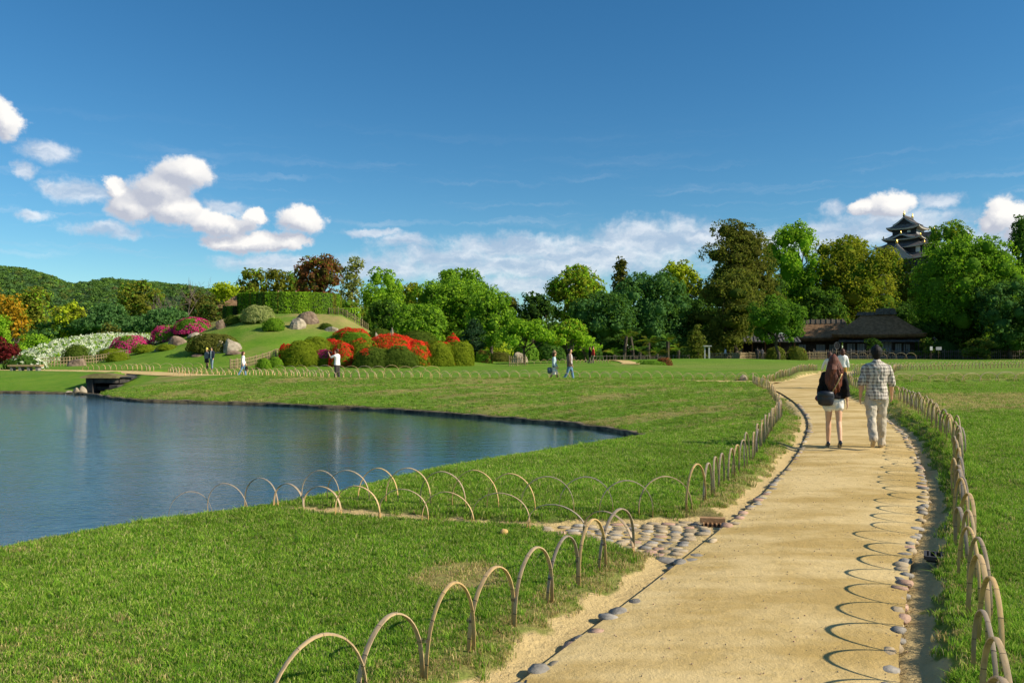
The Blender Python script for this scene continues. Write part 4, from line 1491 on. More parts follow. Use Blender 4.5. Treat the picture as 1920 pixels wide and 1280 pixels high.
T('tree', 'tall bright green pointed tree right of the hilltop', (674, 492, 758, 645), 92, 'round', 'bright', 0.30, pal2='mid', mix2=.3, lobes_n=15)
T('tree', 'dark green tree at the foot of the tall pointed bright one', (690, 560, 760, 650), 84, 'round', 'dark', 0.28, pal2='mid', mix2=.4)
T('tree', 'yellowish tree glimpsed behind between the pointed tree and the broad cherry', (735, 530, 800, 600), 120, 'round', 'camphor', 0.42)
T('maple_tree', 'dense dark green maple left of the broad cherry trunk', (726, 566, 836, 672), 80, 'round', 'mid', 0.26, pal2='bright', mix2=.35, lobes_n=16)
T('cherry_tree', 'broad light green cherry with loose crown in the middle of the picture', (770, 520, 948, 660), 90, 'round', 'mid', 0.30, lobes_n=26, pal2='bright', mix2=.5, core=.55, trunk_to=.5)
T('tree', 'tall loose green crown behind the broad cherry', (815, 502, 910, 600), 100, 'round', 'mid', 0.34, pal2='bright', mix2=.4, core=.5)
T('tree', 'green tree on the right shoulder of the broad cherry', (878, 540, 964, 660), 95, 'round', 'mid', 0.32, pal2='bright', mix2=.4)
T('tree', 'small brownish tree far behind in the dip of the skyline', (934, 552, 972, 605), 135, 'round', 'brownolive', 0.45)
T('tree', 'dark evergreen left of the bright camphor in the centre', (968, 545, 1036, 640), 122, 'round', 'deep', 0.40, pal2='dark', mix2=.5)
T('tree', 'bright green camphor with billowing top right of centre', (1026, 496, 1136, 620), 132, 'round', 'camphor', 0.42, pal2='bright', mix2=.5, lobes_n=18)
T('conifer_tree', 'narrow brown-green conifer top poking above the skyline', (1146, 487, 1184, 560), 142, 'cone', 'brownolive', 0.45)
T('cherry_tree', 'big blue-green cherry, left one of the dark pair in the centre', (1065, 545, 1190, 665), 108, 'round', 'blue', 0.36, pal2='dark', mix2=.5, lobes_n=18)
T('cherry_tree', 'big blue-green cherry with feathery top, right one of the dark pair', (1148, 508, 1290, 665), 112, 'round', 'blue', 0.36, pal2='dark', mix2=.25, lobes_n=20, core=.66)
T('tree', 'yellow-green tree on the skyline left of the tall dark pine', (1236, 487, 1318, 590), 140, 'round', 'yellow', 0.42, pal2='olive', mix2=.35)
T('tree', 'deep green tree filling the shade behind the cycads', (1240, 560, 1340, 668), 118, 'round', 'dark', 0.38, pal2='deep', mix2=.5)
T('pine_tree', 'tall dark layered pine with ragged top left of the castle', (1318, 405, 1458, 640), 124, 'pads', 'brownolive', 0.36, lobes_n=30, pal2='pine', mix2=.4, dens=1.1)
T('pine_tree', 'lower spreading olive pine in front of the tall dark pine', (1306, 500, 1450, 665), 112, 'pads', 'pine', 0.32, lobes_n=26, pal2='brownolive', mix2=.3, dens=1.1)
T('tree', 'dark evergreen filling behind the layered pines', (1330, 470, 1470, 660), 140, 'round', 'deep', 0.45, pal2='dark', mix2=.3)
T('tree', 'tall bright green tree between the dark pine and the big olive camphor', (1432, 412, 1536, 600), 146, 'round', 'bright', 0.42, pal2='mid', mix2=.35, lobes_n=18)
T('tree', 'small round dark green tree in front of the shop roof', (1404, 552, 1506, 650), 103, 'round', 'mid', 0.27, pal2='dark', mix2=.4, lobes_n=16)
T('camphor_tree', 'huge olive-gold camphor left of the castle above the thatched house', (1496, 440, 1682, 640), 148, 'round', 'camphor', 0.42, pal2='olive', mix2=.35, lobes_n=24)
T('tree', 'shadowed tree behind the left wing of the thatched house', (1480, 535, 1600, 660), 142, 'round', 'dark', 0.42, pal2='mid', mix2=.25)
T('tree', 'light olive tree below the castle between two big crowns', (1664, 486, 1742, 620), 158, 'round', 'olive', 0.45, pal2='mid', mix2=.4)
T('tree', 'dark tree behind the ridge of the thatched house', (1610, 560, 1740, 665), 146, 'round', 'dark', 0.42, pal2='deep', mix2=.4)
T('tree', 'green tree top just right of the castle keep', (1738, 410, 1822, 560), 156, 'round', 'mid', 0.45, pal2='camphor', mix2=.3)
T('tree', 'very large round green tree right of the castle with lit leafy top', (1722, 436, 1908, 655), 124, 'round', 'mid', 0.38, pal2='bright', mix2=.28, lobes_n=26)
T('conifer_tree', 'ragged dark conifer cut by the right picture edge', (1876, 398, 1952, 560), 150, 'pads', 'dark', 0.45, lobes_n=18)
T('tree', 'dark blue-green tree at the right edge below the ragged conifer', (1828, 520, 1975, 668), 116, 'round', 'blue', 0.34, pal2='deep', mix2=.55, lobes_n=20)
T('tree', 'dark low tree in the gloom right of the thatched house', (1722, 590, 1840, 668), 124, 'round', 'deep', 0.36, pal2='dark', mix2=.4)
# the wood goes on to the right, out of the picture, and shades the houses
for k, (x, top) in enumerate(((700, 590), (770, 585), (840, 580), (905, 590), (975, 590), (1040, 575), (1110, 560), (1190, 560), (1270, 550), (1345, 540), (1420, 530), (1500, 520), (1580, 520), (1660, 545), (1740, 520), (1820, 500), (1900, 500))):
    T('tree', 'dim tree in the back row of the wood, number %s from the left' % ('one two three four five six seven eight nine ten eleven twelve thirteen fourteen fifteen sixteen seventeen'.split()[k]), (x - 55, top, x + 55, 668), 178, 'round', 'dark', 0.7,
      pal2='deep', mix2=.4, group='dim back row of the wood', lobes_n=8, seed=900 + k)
for k, (x, D_, wd, ht) in enumerate(((2010, 128, 120, 210), (2120, 134, 130, 240), (2040, 150, 150, 260), (2230, 128, 140, 230), (2330, 140, 150, 240), (1985, 108, 90, 120))):
    T('tree', ['nearest broad tree', 'tall tree', 'back tree', 'wide far tree', 'farthest tree', 'low front tree'][k] + ' of the wood beyond the right picture edge', (x - wd // 2, 664 - ht, x + wd // 2, 655), D_, 'round', 'mid', 0.55, pal2='dark', mix2=.4, group='wood beyond the right edge', seed=500 + k)
# maples and topiary in the middle ground
T('maple_tree', 'bright green maple with layered leaves left of the walking couple', (925, 584, 1045, 668), 80, 'spread', 'bright', 0.24, lobes_n=22, pal2='mid', mix2=.3)
T('maple_tree', 'bright green maple with two thin trunks behind the walking couple', (1015, 592, 1112, 664), 82, 'spread', 'bright', 0.24, lobes_n=22, pal2='camphor', mix2=.25)
T('maple_tree', 'low bright green maple hanging over the lawn beside the red-jacketed visitor', (1060, 618, 1130, 676), 84, 'spread', 'bright', 0.24, lobes_n=16)
T('tree', 'dark needled topiary pine with stacked cushions beside the azaleas', (862, 598, 912, 672), 70, 'tiers', 'needle', 0.20, lobes_n=7, trunk_to=.8)
T('pine_tree', 'clipped pine in neat layers left of the open shop', (1287, 610, 1326, 672), 98, 'tiers', 'pine', 0.22, lobes_n=7, trunk_to=.85)
T('pine_tree', 'cloud-pruned pine spreading in front of the right picket fence', (1792, 634, 1872, 672), 112, 'pads', 'pine', 0.26, lobes_n=9, pal2='dark', mix2=.3)
T('pine_tree', 'cloud-pruned pine with domed top right of the thatched house', (1708, 633, 1756, 668), 116, 'pads', 'dark', 0.26, lobes_n=7, pal2='pine', mix2=.4)
T('pine_tree', 'dark pruned pine in front of the white house panels', (1612, 634, 1660, 668), 121, 'pads', 'deep', 0.26, lobes_n=7, pal2='dark', mix2=.4)
for k, (b, s_) in enumerate((((1436, 650, 1472, 668), 'left of two'), ((1476, 650, 1512, 668), 'right of two'))):
    shrub('pruned_bush', 'low rounded pale green bush before the shop fence, %s' % s_, b, 106, 'pine', leaf=0.2, cat='bush', group='bushes by the shop fence')

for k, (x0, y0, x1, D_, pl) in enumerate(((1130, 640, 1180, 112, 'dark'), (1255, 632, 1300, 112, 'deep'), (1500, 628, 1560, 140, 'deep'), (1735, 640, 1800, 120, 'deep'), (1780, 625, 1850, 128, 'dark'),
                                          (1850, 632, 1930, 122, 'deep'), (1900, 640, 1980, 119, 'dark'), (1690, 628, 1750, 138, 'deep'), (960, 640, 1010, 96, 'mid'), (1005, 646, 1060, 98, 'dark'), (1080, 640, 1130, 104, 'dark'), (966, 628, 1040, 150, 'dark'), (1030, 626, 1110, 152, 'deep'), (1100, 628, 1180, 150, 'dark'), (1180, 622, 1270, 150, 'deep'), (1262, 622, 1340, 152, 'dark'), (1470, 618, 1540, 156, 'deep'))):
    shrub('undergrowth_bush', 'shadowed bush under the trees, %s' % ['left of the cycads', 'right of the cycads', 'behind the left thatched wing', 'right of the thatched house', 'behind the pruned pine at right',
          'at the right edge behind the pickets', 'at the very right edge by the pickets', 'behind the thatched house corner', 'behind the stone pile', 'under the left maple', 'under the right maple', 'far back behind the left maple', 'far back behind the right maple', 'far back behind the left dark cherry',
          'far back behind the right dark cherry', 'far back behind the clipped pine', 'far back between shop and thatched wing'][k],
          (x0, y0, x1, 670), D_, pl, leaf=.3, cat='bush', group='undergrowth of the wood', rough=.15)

# ---- clipped azaleas and other shrubs
S = shrub
S('azalea', 'narrow red azalea at the left end of the clipped azalea group', (524, 645, 548, 676), 59.5, 'clipolive', 'red', .75, leaf=.12)
S('azalea', 'large olive-green clipped azalea left of the photographer', (535, 640, 596, 684), 58, 'clipolive', 'orange', .03)
S('azalea', 'olive-green clipped azalea tucked behind the large left one', (566, 634, 618, 672), 60.5, 'clipolive')
S('azalea', 'small dark clipped shrub at the foot of the large left azalea', (536, 668, 560, 685), 56.6, 'clipdark')
S('azalea', 'mottled pink and green azalea directly left of the photographer', (592, 656, 626, 684), 57, 'clipolive', 'magenta', .45, 'top')
S('azalea', 'deep red dome-shaped azalea behind the photographer', (622, 641, 661, 685), 58, 'clipolive', 'red', .78)
S('azalea', 'red azalea leaning behind the deep red dome', (608, 636, 645, 664), 60, 'clipolive', 'red', .6, 'left')
S('azalea', 'long red azalea strip highest on the slope of the group', (630, 615, 686, 640), 64.5, 'clip', 'red', .7, 'top')
S('azalea', 'green clipped azalea below the high red strip', (640, 623, 694, 652), 62.5, 'clip', 'red', .06)
S('azalea', 'wide olive azalea between the red dome and the big dark dome', (652, 636, 706, 682), 60, 'clipolive', 'orange', .10)
S('azalea', 'dark green clipped dome in front of the orange-red bloom, left half', (668, 652, 730, 688), 57, 'clipdark', 'orange', .05, 'top')
S('azalea', 'dark green clipped dome in front of the orange-red bloom, right half', (716, 650, 777, 688), 57, 'clipdark', 'orange', .08, 'top')
S('azalea', 'wide orange-red flowering azalea crowning the centre of the group', (684, 629, 782, 680), 59.5, 'clipolive', 'orange', .58, 'top')
S('azalea', 'orange-red flowering azalea at the right of the big dark dome', (756, 640, 804, 684), 58.2, 'clipolive', 'orange', .70)
S('azalea', 'olive dome behind the orange bloom near the pale pointed stone', (750, 622, 814, 655), 63.5, 'clipdark')
S('azalea', 'small dark dome on the slope behind the orange bloom', (694, 617, 732, 636), 66, 'clipdark')
S('azalea', 'bright olive clipped dome, left of the right-hand pair', (794, 639, 848, 685), 58.4, 'clipolive', 'orange', .06, 'top')
S('azalea', 'bright olive clipped dome, right of the right-hand pair', (836, 640, 885, 685), 58, 'clipolive', 'orange', .12, 'left')
S('azalea', 'small scarlet azalea peeping behind the right-hand pair', (833, 629, 864, 650), 62, 'clip', 'red', .85)
S('shrub', 'small rusty green shrub right of the azalea group', (893, 655, 921, 680), 60, 'clip', 'copper', .3)
S('shrub', 'large round clipped leafy bush below the maples', (904, 622, 961, 676), 69, 'mid', 'yellow', .35, leaf=.22, rough=.09)
S('shrub', 'low brownish shrub right of the rusty green one', (918, 660, 956, 678), 67, 'brownolive')
S('azalea', 'magenta azalea lowest on the left flank of the hill', (216, 629, 276, 660), 68, 'mid', 'magenta', .72, leaf=.16, rough=.09)
S('azalea', 'magenta azalea in the middle of the left flank of the hill', (290, 610, 338, 638), 74, 'mid', 'magenta', .75, leaf=.16, rough=.09)
S('azalea', 'magenta azalea highest on the left flank of the hill', (334, 596, 390, 624), 75, 'mid', 'magenta', .80, leaf=.16, rough=.09)
S('shrub', 'dark green clipped ball in front of the white azaleas', (123, 648, 164, 680), 60, 'clipdark', leaf=.12)
S('shrub', 'flat olive cushion shrub right of the clipped ball', (188, 654, 230, 672), 62, 'clipolive')
S('shrub', 'flat olive cushion shrub in front of its twin on the hill foot', (204, 660, 238, 676), 60, 'clipolive')
S('shrub', 'flat olive cushion below the lowest magenta azalea', (254, 646, 290, 660), 65, 'clipolive')
S('shrub', 'thin low shrub on the slope left of the pale boulder', (298, 645, 328, 655), 66, 'clipolive')
S('shrub', 'wide brown-olive shrub behind the pale boulder', (361, 626, 436, 656), 67, 'brownolive', leaf=.2, rough=.12)
S('shrub', 'pale grey-green rounded shrub under the left end of the hedge', (458, 573, 508, 602), 73.5, 'pale', leaf=.16)
S('shrub', 'bright green clipped ball on the upper slope of the hill', (496, 597, 530, 618), 71, 'clip', leaf=.12)
S('shrub', 'low dark shrub left of the pale grey-green rounded shrub', (424, 592, 450, 606), 75, 'clipdark')
S('shrub', 'small dark tuft shrub beside the flat rock on the upper right slope', (601, 606, 622, 616), 71, 'clipdark')
S('shrub', 'bright green low shrub near the bamboo fence, left of a pair', (482, 672, 506, 692), 55.5, 'clip')
S('shrub', 'bright green low shrub near the bamboo fence, right of a pair', (502, 669, 528, 688), 56.5, 'clip')
S('shrub', 'low dark green shrub beside the side path on the centre lawn', (1190, 676, 1250, 693), 66, 'mid', leaf=.16, rough=.14)
S('shrub', 'low wine-brown shrub beside the side path on the centre lawn', (1228, 671, 1262, 692), 66.5, 'copper', leaf=.16, rough=.12)
S('shrub', 'dark rhododendron at the lower left end of the white azalea bank', (18, 668, 76, 694), 60.5, 'dark', 'white', .18, leaf=.2, rough=.16, group='white azalea bank')


def white_bank():
    """long bank of white azaleas climbing the left flank"""
    rs = np.random.default_rng(44)
    lobes = []
    for t in np.linspace(0, 1, 17):
        px = 30 + 255 * t
        top = np.interp(px, [30, 60, 100, 140, 180, 230, 285], [672, 660, 645, 636, 631, 629, 632])
        bot = np.interp(px, [30, 60, 100, 140, 180, 230, 285], [690, 688, 684, 678, 668, 655, 645])
        for q in np.linspace(0, 1, 4):
            D_ = 79 + 7 * q + 4 * t
            y = bot + (top - bot) * (q * .85 + .15)
            c = Q(px + rs.uniform(-5, 5), y, D_)
            lobes.append(((c[0], c[1], c[2] - .45), (rs.uniform(.9, 1.2), rs.uniform(1.0, 1.4), .6)))
    root = empty('azalea_bank', Q(150, 685, 73), 'long bank of white flowering azaleas climbing the left flank of the hill', 'shrub', 'white azalea bank')
    link('foliage', crown_mesh('foliage', lobes, 'bright', .15, rs, 1.2, .3, 'white', .82, .85, .8), root)


white_bank()


# ---- hedges on the hilltop
def hedge(label, plan, h, thick, pals, leaf=.17):
    rs = np.random.default_rng(int(h * 100 + len(plan)))
    line = resample(catmull(np.array(plan), 6), .25)
    zz = gzs(line)
    root = empty('hedge', (line[0][0], line[0][1], zz[0]), label, 'hedge', 'clipped hedges on the hilltop')
    z0, z1 = zz.min() - .1, zz.max() + h
    n = int(2.6 * len(line) * .25 * (h * 2 + thick) / (leaf * leaf * .6))
    i = rs.integers(0, len(line) - 1, n)
    u = rs.random(n)
    p = line[i] + (line[i + 1] - line[i]) * u[:, None]
    t = line[i + 1] - line[i]
    t /= np.linalg.norm(t, axis=1)[:, None]
    nr = np.stack([-t[:, 1], t[:, 0]], 1)
    f = rs.choice(3, n, p=[.42, .42, .16])
    s = np.where(f == 0, -1.0, np.where(f == 1, 1.0, rs.uniform(-1, 1, n)))
    zb = zz[i]
    z = np.where(f == 2, z1, zb + rs.random(n) * (z1 - zb))
    bulge = .10 * (fbm(p[:, 0] * 1.3, z * 1.3 + p[:, 1], 1.0, 3, 3) - .5)
    off = s * (thick / 2 + bulge + rs.uniform(-.05, .04, n))
    pos = np.stack([p[:, 0] + nr[:, 0] * off, p[:, 1] + nr[:, 1] * off, z + np.where(f == 2, rs.uniform(-.05, .06, n), 0)], 1)
    nrm = np.where((f == 2)[:, None], np.array([0, 0, 1.0]), np.concatenate([nr * s[:, None], np.zeros((n, 1))], 1)) + rs.normal(0, .42, (n, 3))
    nrm /= np.linalg.norm(nrm, axis=1)[:, None]
    seg = fbm(p[:, 0] * 1.0, p[:, 1] * 0.0 + 3, .55, 12, 2)
    col = np.zeros((n, 3))
    edges = np.quantile(seg, np.linspace(0, 1, len(pals) + 1))
    for k, pl in enumerate(pals):
        sel = (seg >= edges[k]) & (seg <= edges[k + 1])
        col[sel] = colours(int(sel.sum()), pl, rs)
    Vq = leaf_quads(pos, nrm, leaf * rs.uniform(.7, 1.3, n), .8, rs)
    link('foliage', mesh_np('foliage', Vq, np.arange(len(Vq)).reshape(-1, 4), LEAF, False, np.repeat(col, 4, 0)), root)
    mb = MB()
    k = thick / 2 - .1
    lw = line[::3]
    nn = np.gradient(lw, axis=0)
    nn /= np.linalg.norm(nn, axis=1)[:, None]
    nm = np.stack([-nn[:, 1], nn[:, 0]], 1)
    V, fs = [], []
    for j in range(len(lw)):
        a, b = lw[j] - nm[j] * k, lw[j] + nm[j] * k
        V += [(a[0], a[1], z0), (a[0], a[1], z1 - .1), (b[0], b[1], z1 - .1), (b[0], b[1], z0)]
        if j:
            q = 4 * j
            fs += [(q - 4, q, q + 1, q - 3), (q - 3, q + 1, q + 2, q - 2), (q - 2, q + 2, q + 3, q - 1)]
    fs += [(0, 1, 2, 3), tuple(4 * (len(lw) - 1) + j for j in (3, 2, 1, 0))]
    mb.add(V, fs).build('branches', MATS.get('hedge_inner') or mat_noise('hedge_inner', (0.03, 0.05, 0.015), (0.06, 0.08, 0.03), 3), root)
    return root


h0, h1 = Q(452, 590, 88), Q(620, 590, 88)
hedge('big clipped hedge wall curving round the top of the hill', [(h0[0] + .1, 92), (h0[0], 88.5), (h0[0] + 1.8, 86.4), (h0[0] + 4.9, 85.6), (h1[0] - 1.7, 86.4), (h1[0], 88.4), (h1[0] - .2, 92)], 2.25, 1.1,
      ['dark', 'clipdark', 'bright', 'clip', 'mid', 'olive', 'clip'])
h2, h3 = Q(618, 590, 90), Q(655, 590, 90)
hedge('lower bright hedge stepping down right of the big hedge', [(h2[0], 90), (h3[0], 90.8), (h3[0] + .6, 91.5)], 0.95, 1.0, ['bright', 'clip'])
h4, h5 = Q(424, 590, 89), Q(449, 590, 89)
hedge('small dark hedge block left of the big hedge below the hut', [(h4[0], 89), (h5[0], 88)], 1.1, 1.0, ['dark', 'mid'])


# ---- cycads
def cycad(label, px, row_top, D, trunk_h, fr, n=26, lean=0.0):
    rs = np.random.default_rng(int(px))
    x = (px - CX) / F * D
    zg = gz(x, D)
    root = empty('cycad', (x, D, zg), label, 'palm', 'cycads in front of the dark trees')
    tb = MB()
    top = np.array([x + lean, D, zg + trunk_h])
    tb.tube([(x, D, zg - .1), (x + lean * .4, D, zg + trunk_h * .5), top], [.24, .2, .22], 8)
    tb.build('trunk', BARK, root)
    Vs, Cs = [], []
    for k in range(n):
        an = rs.uniform(0, 6.28)
        el = rs.uniform(-.2, 1.3)
        L = fr * rs.uniform(.8, 1.1)
        d = np.array([math.cos(an) * math.cos(el), math.sin(an) * math.cos(el), math.sin(el)])
        side = np.cross(d, [0, 0, 1.0])
        side /= np.linalg.norm(side) + 1e-6
        m = 9
        base = colours(1, ['dark', 'mid', 'olive'][rs.integers(3)], rs)[0]
        for j in range(m):
            t = (j + .6) / m
            q = top + d * L * t - np.array([0, 0, .55 * L * t * t])
            w = .34 * math.sin(math.pi * min(1, .15 + .85 * (1 - t) ** .7)) + .06
            for s_ in (-1, 1):
                a = q
                b = q + side * s_ * w + d * .12
                Vs += [a, (a + b) / 2 + d * .045, b, (a + b) / 2 - d * .045]
                Cs += [base * rs.uniform(.8, 1.2)] * 4
    link('fronds', mesh_np('fronds', np.array(Vs), np.arange(len(Vs)).reshape(-1, 4), LEAF, False, np.array(Cs)), root)


cycad('cycad at the left end of the row, low by the maple', 1152, 640, 101, .6, 2.2)
cycad('tall cycad, second from the left, with reddish trunk', 1170, 610, 104, 3.0, 2.2, lean=.3)
cycad('tall cycad, third from the left, leaning trunk', 1188, 612, 106, 3.0, 2.0, lean=-.4)
cycad('low cycad with bright fronds near the middle of the row', 1200, 640, 101, .9, 2.3)
cycad('full cycad in the middle of the row', 1216, 620, 104, 2.2, 2.3)
cycad('low cycad right of the middle of the row', 1232, 645, 101, .7, 2.2)
cycad('tall cycad, second from the right of the row', 1252, 625, 104, 2.4, 2.2)
cycad('cycad at the right end of the row near the clipped pine', 1272, 640, 102, 1.2, 2.2)

# ---- rocks
rock('tall pale boulder with vertical streaks below the hill shrub', (418, 635, 452, 659), 64.5, ROCK_P, peak=-.2)
rock('small rounded tan boulder leaning on the tall pale one', (404, 641, 422, 661), 63.8, mat_noise('rock_tan', (0.42, 0.33, 0.20), (0.58, 0.48, 0.32), 1.6, 0.9, 0.7, 5))
rock('flat pinkish slab right of the pale boulders', (425, 657, 458, 664), 62.5, ROCK_B)
rock('brown split rock on the left slope of the hill', (318, 629, 350, 646), 68, ROCK_B)
rock('flat grey slab above the brown split rock', (352, 622, 382, 632), 70, ROCK_P)
rock('low flat pale stone at the foot of the left slope', (360, 663, 382, 669), 61, ROCK_B)
rock('pale rounded rock, front of the hilltop rock pair', (540, 598, 574, 616), 70.5, ROCK_P)
rock('reddish fractured rock, rear of the hilltop rock pair', (556, 586, 596, 606), 72.5, ROCK_B, peak=.1)
rock('flat tan rock on the upper right slope', (609, 611, 634, 622), 70, ROCK_P)
rock('dark rock on the skyline left of the hill', (404, 598, 424, 616), 75, ROCK_B)
rock('brown boulder below the dark clipped ball', (129, 671, 162, 687), 58, ROCK_B)
rock('small white stone on the left slope', (289, 650, 302, 658), 65, ROCK_P)
rock('pale pointed standing stone behind the orange azalea', (729, 617, 741, 646), 63, ROCK_P)
rock('small pale standing stone beside the pointed one', (702, 622, 711, 645), 62.5, ROCK_P)
rock('pile of grey stones beside the bamboo screen', (958, 662, 988, 680), 65, ROCK_P)
rock('rounded grey stone right of the stone pile', (984, 664, 1003, 677), 66, ROCK_B)
rock('flat pale stone at the foot of the dark azalea domes', (692, 684, 718, 690), 55, ROCK_P)
for k, (b, s_) in enumerate((((136, 728, 150, 739), 'left'), ((146, 722, 162, 739), 'middle and tallest'), ((122, 733, 138, 740), 'lowest'))):
    rock('pale stone at the waterline beside the culvert, %s of three' % s_, b, 42.5, ROCK_P, 'stones at the culvert mouth')
rock('flat-topped grey stone by the corner of the path junction', (1386, 703, 1401, 713), 40.6, ROCK_P)

# ================================================================== BUILDINGS AND FIXTURES
TILE = mat_noise('roof_tile', (0.075, 0.07, 0.068), (0.14, 0.13, 0.125), 1.5, 0.7, 0.4, 6)
BLACK = mat_noise('black_boards', (0.018, 0.018, 0.022), (0.04, 0.04, 0.045), 2.0, 0.6, stretch=(4, 4, .5))
PLASTER = mat_noise('white_plaster', (0.55, 0.54, 0.50), (0.72, 0.70, 0.66), 1.0, 0.9)
EAVE = mat_noise('eave_plaster', (0.34, 0.32, 0.26), (0.46, 0.43, 0.35), 1.0, 0.9)
GREYPL = mat_noise('grey_plaster', (0.30, 0.30, 0.30), (0.40, 0.40, 0.39), 1.0, 0.9)
GOLD = mat_plain('gilded', (0.75, 0.50, 0.10), 0.3, 0.5, 0.85)
THATCH = mat_noise('thatch', (0.15, 0.085, 0.042), (0.28, 0.17, 0.09), 2.2, 1.0, 0.9, 9, stretch=(1, 1, .35))
THATCH_RIDGE = mat_noise('thatch_ridge', (0.085, 0.07, 0.052), (0.16, 0.13, 0.095), 2.2, 1.0, 0.8, 9)
DARKWOOD = mat_noise('dark_wood', (0.045, 0.030, 0.020), (0.09, 0.062, 0.042), 3, 0.8)
REDWOOD = mat_noise('red_brown_wood', (0.12, 0.055, 0.03), (0.20, 0.095, 0.05), 3, 0.75)
TANWOOD = mat_noise('tan_board', (0.30, 0.20, 0.10), (0.42, 0.29, 0.15), 3, 0.8, stretch=(6, 6, .6))
SHOJI = mat_noise('paper_panel', (0.34, 0.33, 0.31), (0.44, 0.42, 0.39), 1.0, 0.9)
GLOOM = mat_plain('dark_interior', (0.02, 0.017, 0.014), 0.9)
CONCRETE = mat_noise('old_stonework', (0.14, 0.13, 0.12), (0.27, 0.25, 0.22), 2.0, 0.9, 0.5, 8)


def hip_roof(mb, hx, hy, ze, tx, ty, zt, up=0.5, n=10, m=5, sag=0.25, thick=0.28):
    """four-sided curved roof slope from the eave (hx,hy at ze) to (tx,ty at zt); corners sweep up"""
    def surf(dz):
        base = []
        for sgn, ax in ((-1, 0), (1, 1), (1, 0), (-1, 1)):
            for j in range(m + 1):
                t = j / m
                zz = ze + (zt - ze) * (t - sag * t * (1 - t) * 2) + dz
                ex, ey = hx + (tx - hx) * t, hy + (ty - hy) * t
                row = []
                for k in range(n + 1):
                    u = -1 + 2 * k / n
                    lift = up * abs(u) ** 3 * (1 - t) ** 1.5
                    if ax == 0:
                        row.append((u * ex * (-sgn), sgn * ey, zz + lift))
                    else:
                        row.append((sgn * ex, u * ey * sgn, zz + lift))
                base.append(row)
        return base
    top = surf(0.0)
    b0 = len(mb.v)
    for row in top:
        mb.v += row
    w = n + 1
    for s in range(4):
        for j in range(m):
            for k in range(n):
                q = b0 + (s * (m + 1) + j) * w + k
                mb.f.append((q, q + 1, q + w + 1, q + w))
    return mb


def eave_band(mb, hx, hy, ze, up, drop, inset, n=10):
    """white eave board under a roof edge"""
    for sgn, ax in ((-1, 0), (1, 1), (1, 0), (-1, 1)):
        V = []
        for k in range(n + 1):
            u = -1 + 2 * k / n
            lift = up * abs(u) ** 3
            for (q, dz) in ((0.0, 0.0), (0.0, -drop), (-inset, -drop * 1.3)):
                ex, ey = hx + q, hy + q
                V.append((u * ex * (-sgn), sgn * ey, ze + lift + dz) if ax == 0 else (sgn * ex, u * ey * sgn, ze + lift + dz))
        f = []
        for k in range(n):
            q = 3 * k
            f += [(q, q + 1, q + 4, q + 3), (q + 1, q + 2, q + 5, q + 4)]
        mb.add(V, f)
    return mb


def gable(mb_roof, mb_face, mb_trim, apex, half, z0, y_face, y_back, over=0.5, axis='y'):
    """triangular gable: face at y_face, ridge running to y_back (local); axis='x' swaps"""
    def sw(p):
        return p if axis == 'y' else (-p[1], p[0], p[2])
    n = 7
    for s in (-1, 1):
        V = []
        for k in range(n + 1):
            t = k / n
            x = s * half * (1 + .10) * t
            z = apex - (apex - z0) * (t - 0.22 * t * (1 - t) * 2 * -1 if False else (t + 0.18 * t * (1 - t) * 2))
            for y in (y_face - over, y_back):
                V.append(sw((x, y, z + .22)))
        f = [(2 * k, 2 * k + 1, 2 * k + 3, 2 * k + 2) for k in range(n)]
        mb_roof.add(V, f)
        T_ = []
        for k in range(n + 1):
            t = k / n
            x = s * half * 1.06 * t
            z = apex - (apex - z0) * (t + 0.18 * t * (1 - t) * 2)
            T_ += [sw((x, y_face - over * .9, z + .16)), sw((x, y_face - over * .9, z - .38))]
        mb_trim.add(T_, [(2 * k, 2 * k + 1, 2 * k + 3, 2 * k + 2) for k in range(n)])
    V = [sw((0, y_face, apex - .2))]
    for s in (-1, 1):
        for k in range(1, n + 1):
            t = k / n
            V.append(sw((s * half * t, y_face, apex - (apex - z0) * (t + 0.18 * t * (1 - t) * 2) - .2)))
    f = [tuple([0] + list(range(1, n + 1)) + [n + n - q for q in range(n)])]
    mb_face.add(V, f)


def finial(mb, p, h, w):
    x, y, z = p
    mb.tube([(x, y, z), (x, y - .05 * h, z + h * .35), (x, y + .08 * h, z + h * .65), (x, y + .05 * h, z + h)], [w, w * 1.15, w * .7, w * .25], 6, cap=.1)


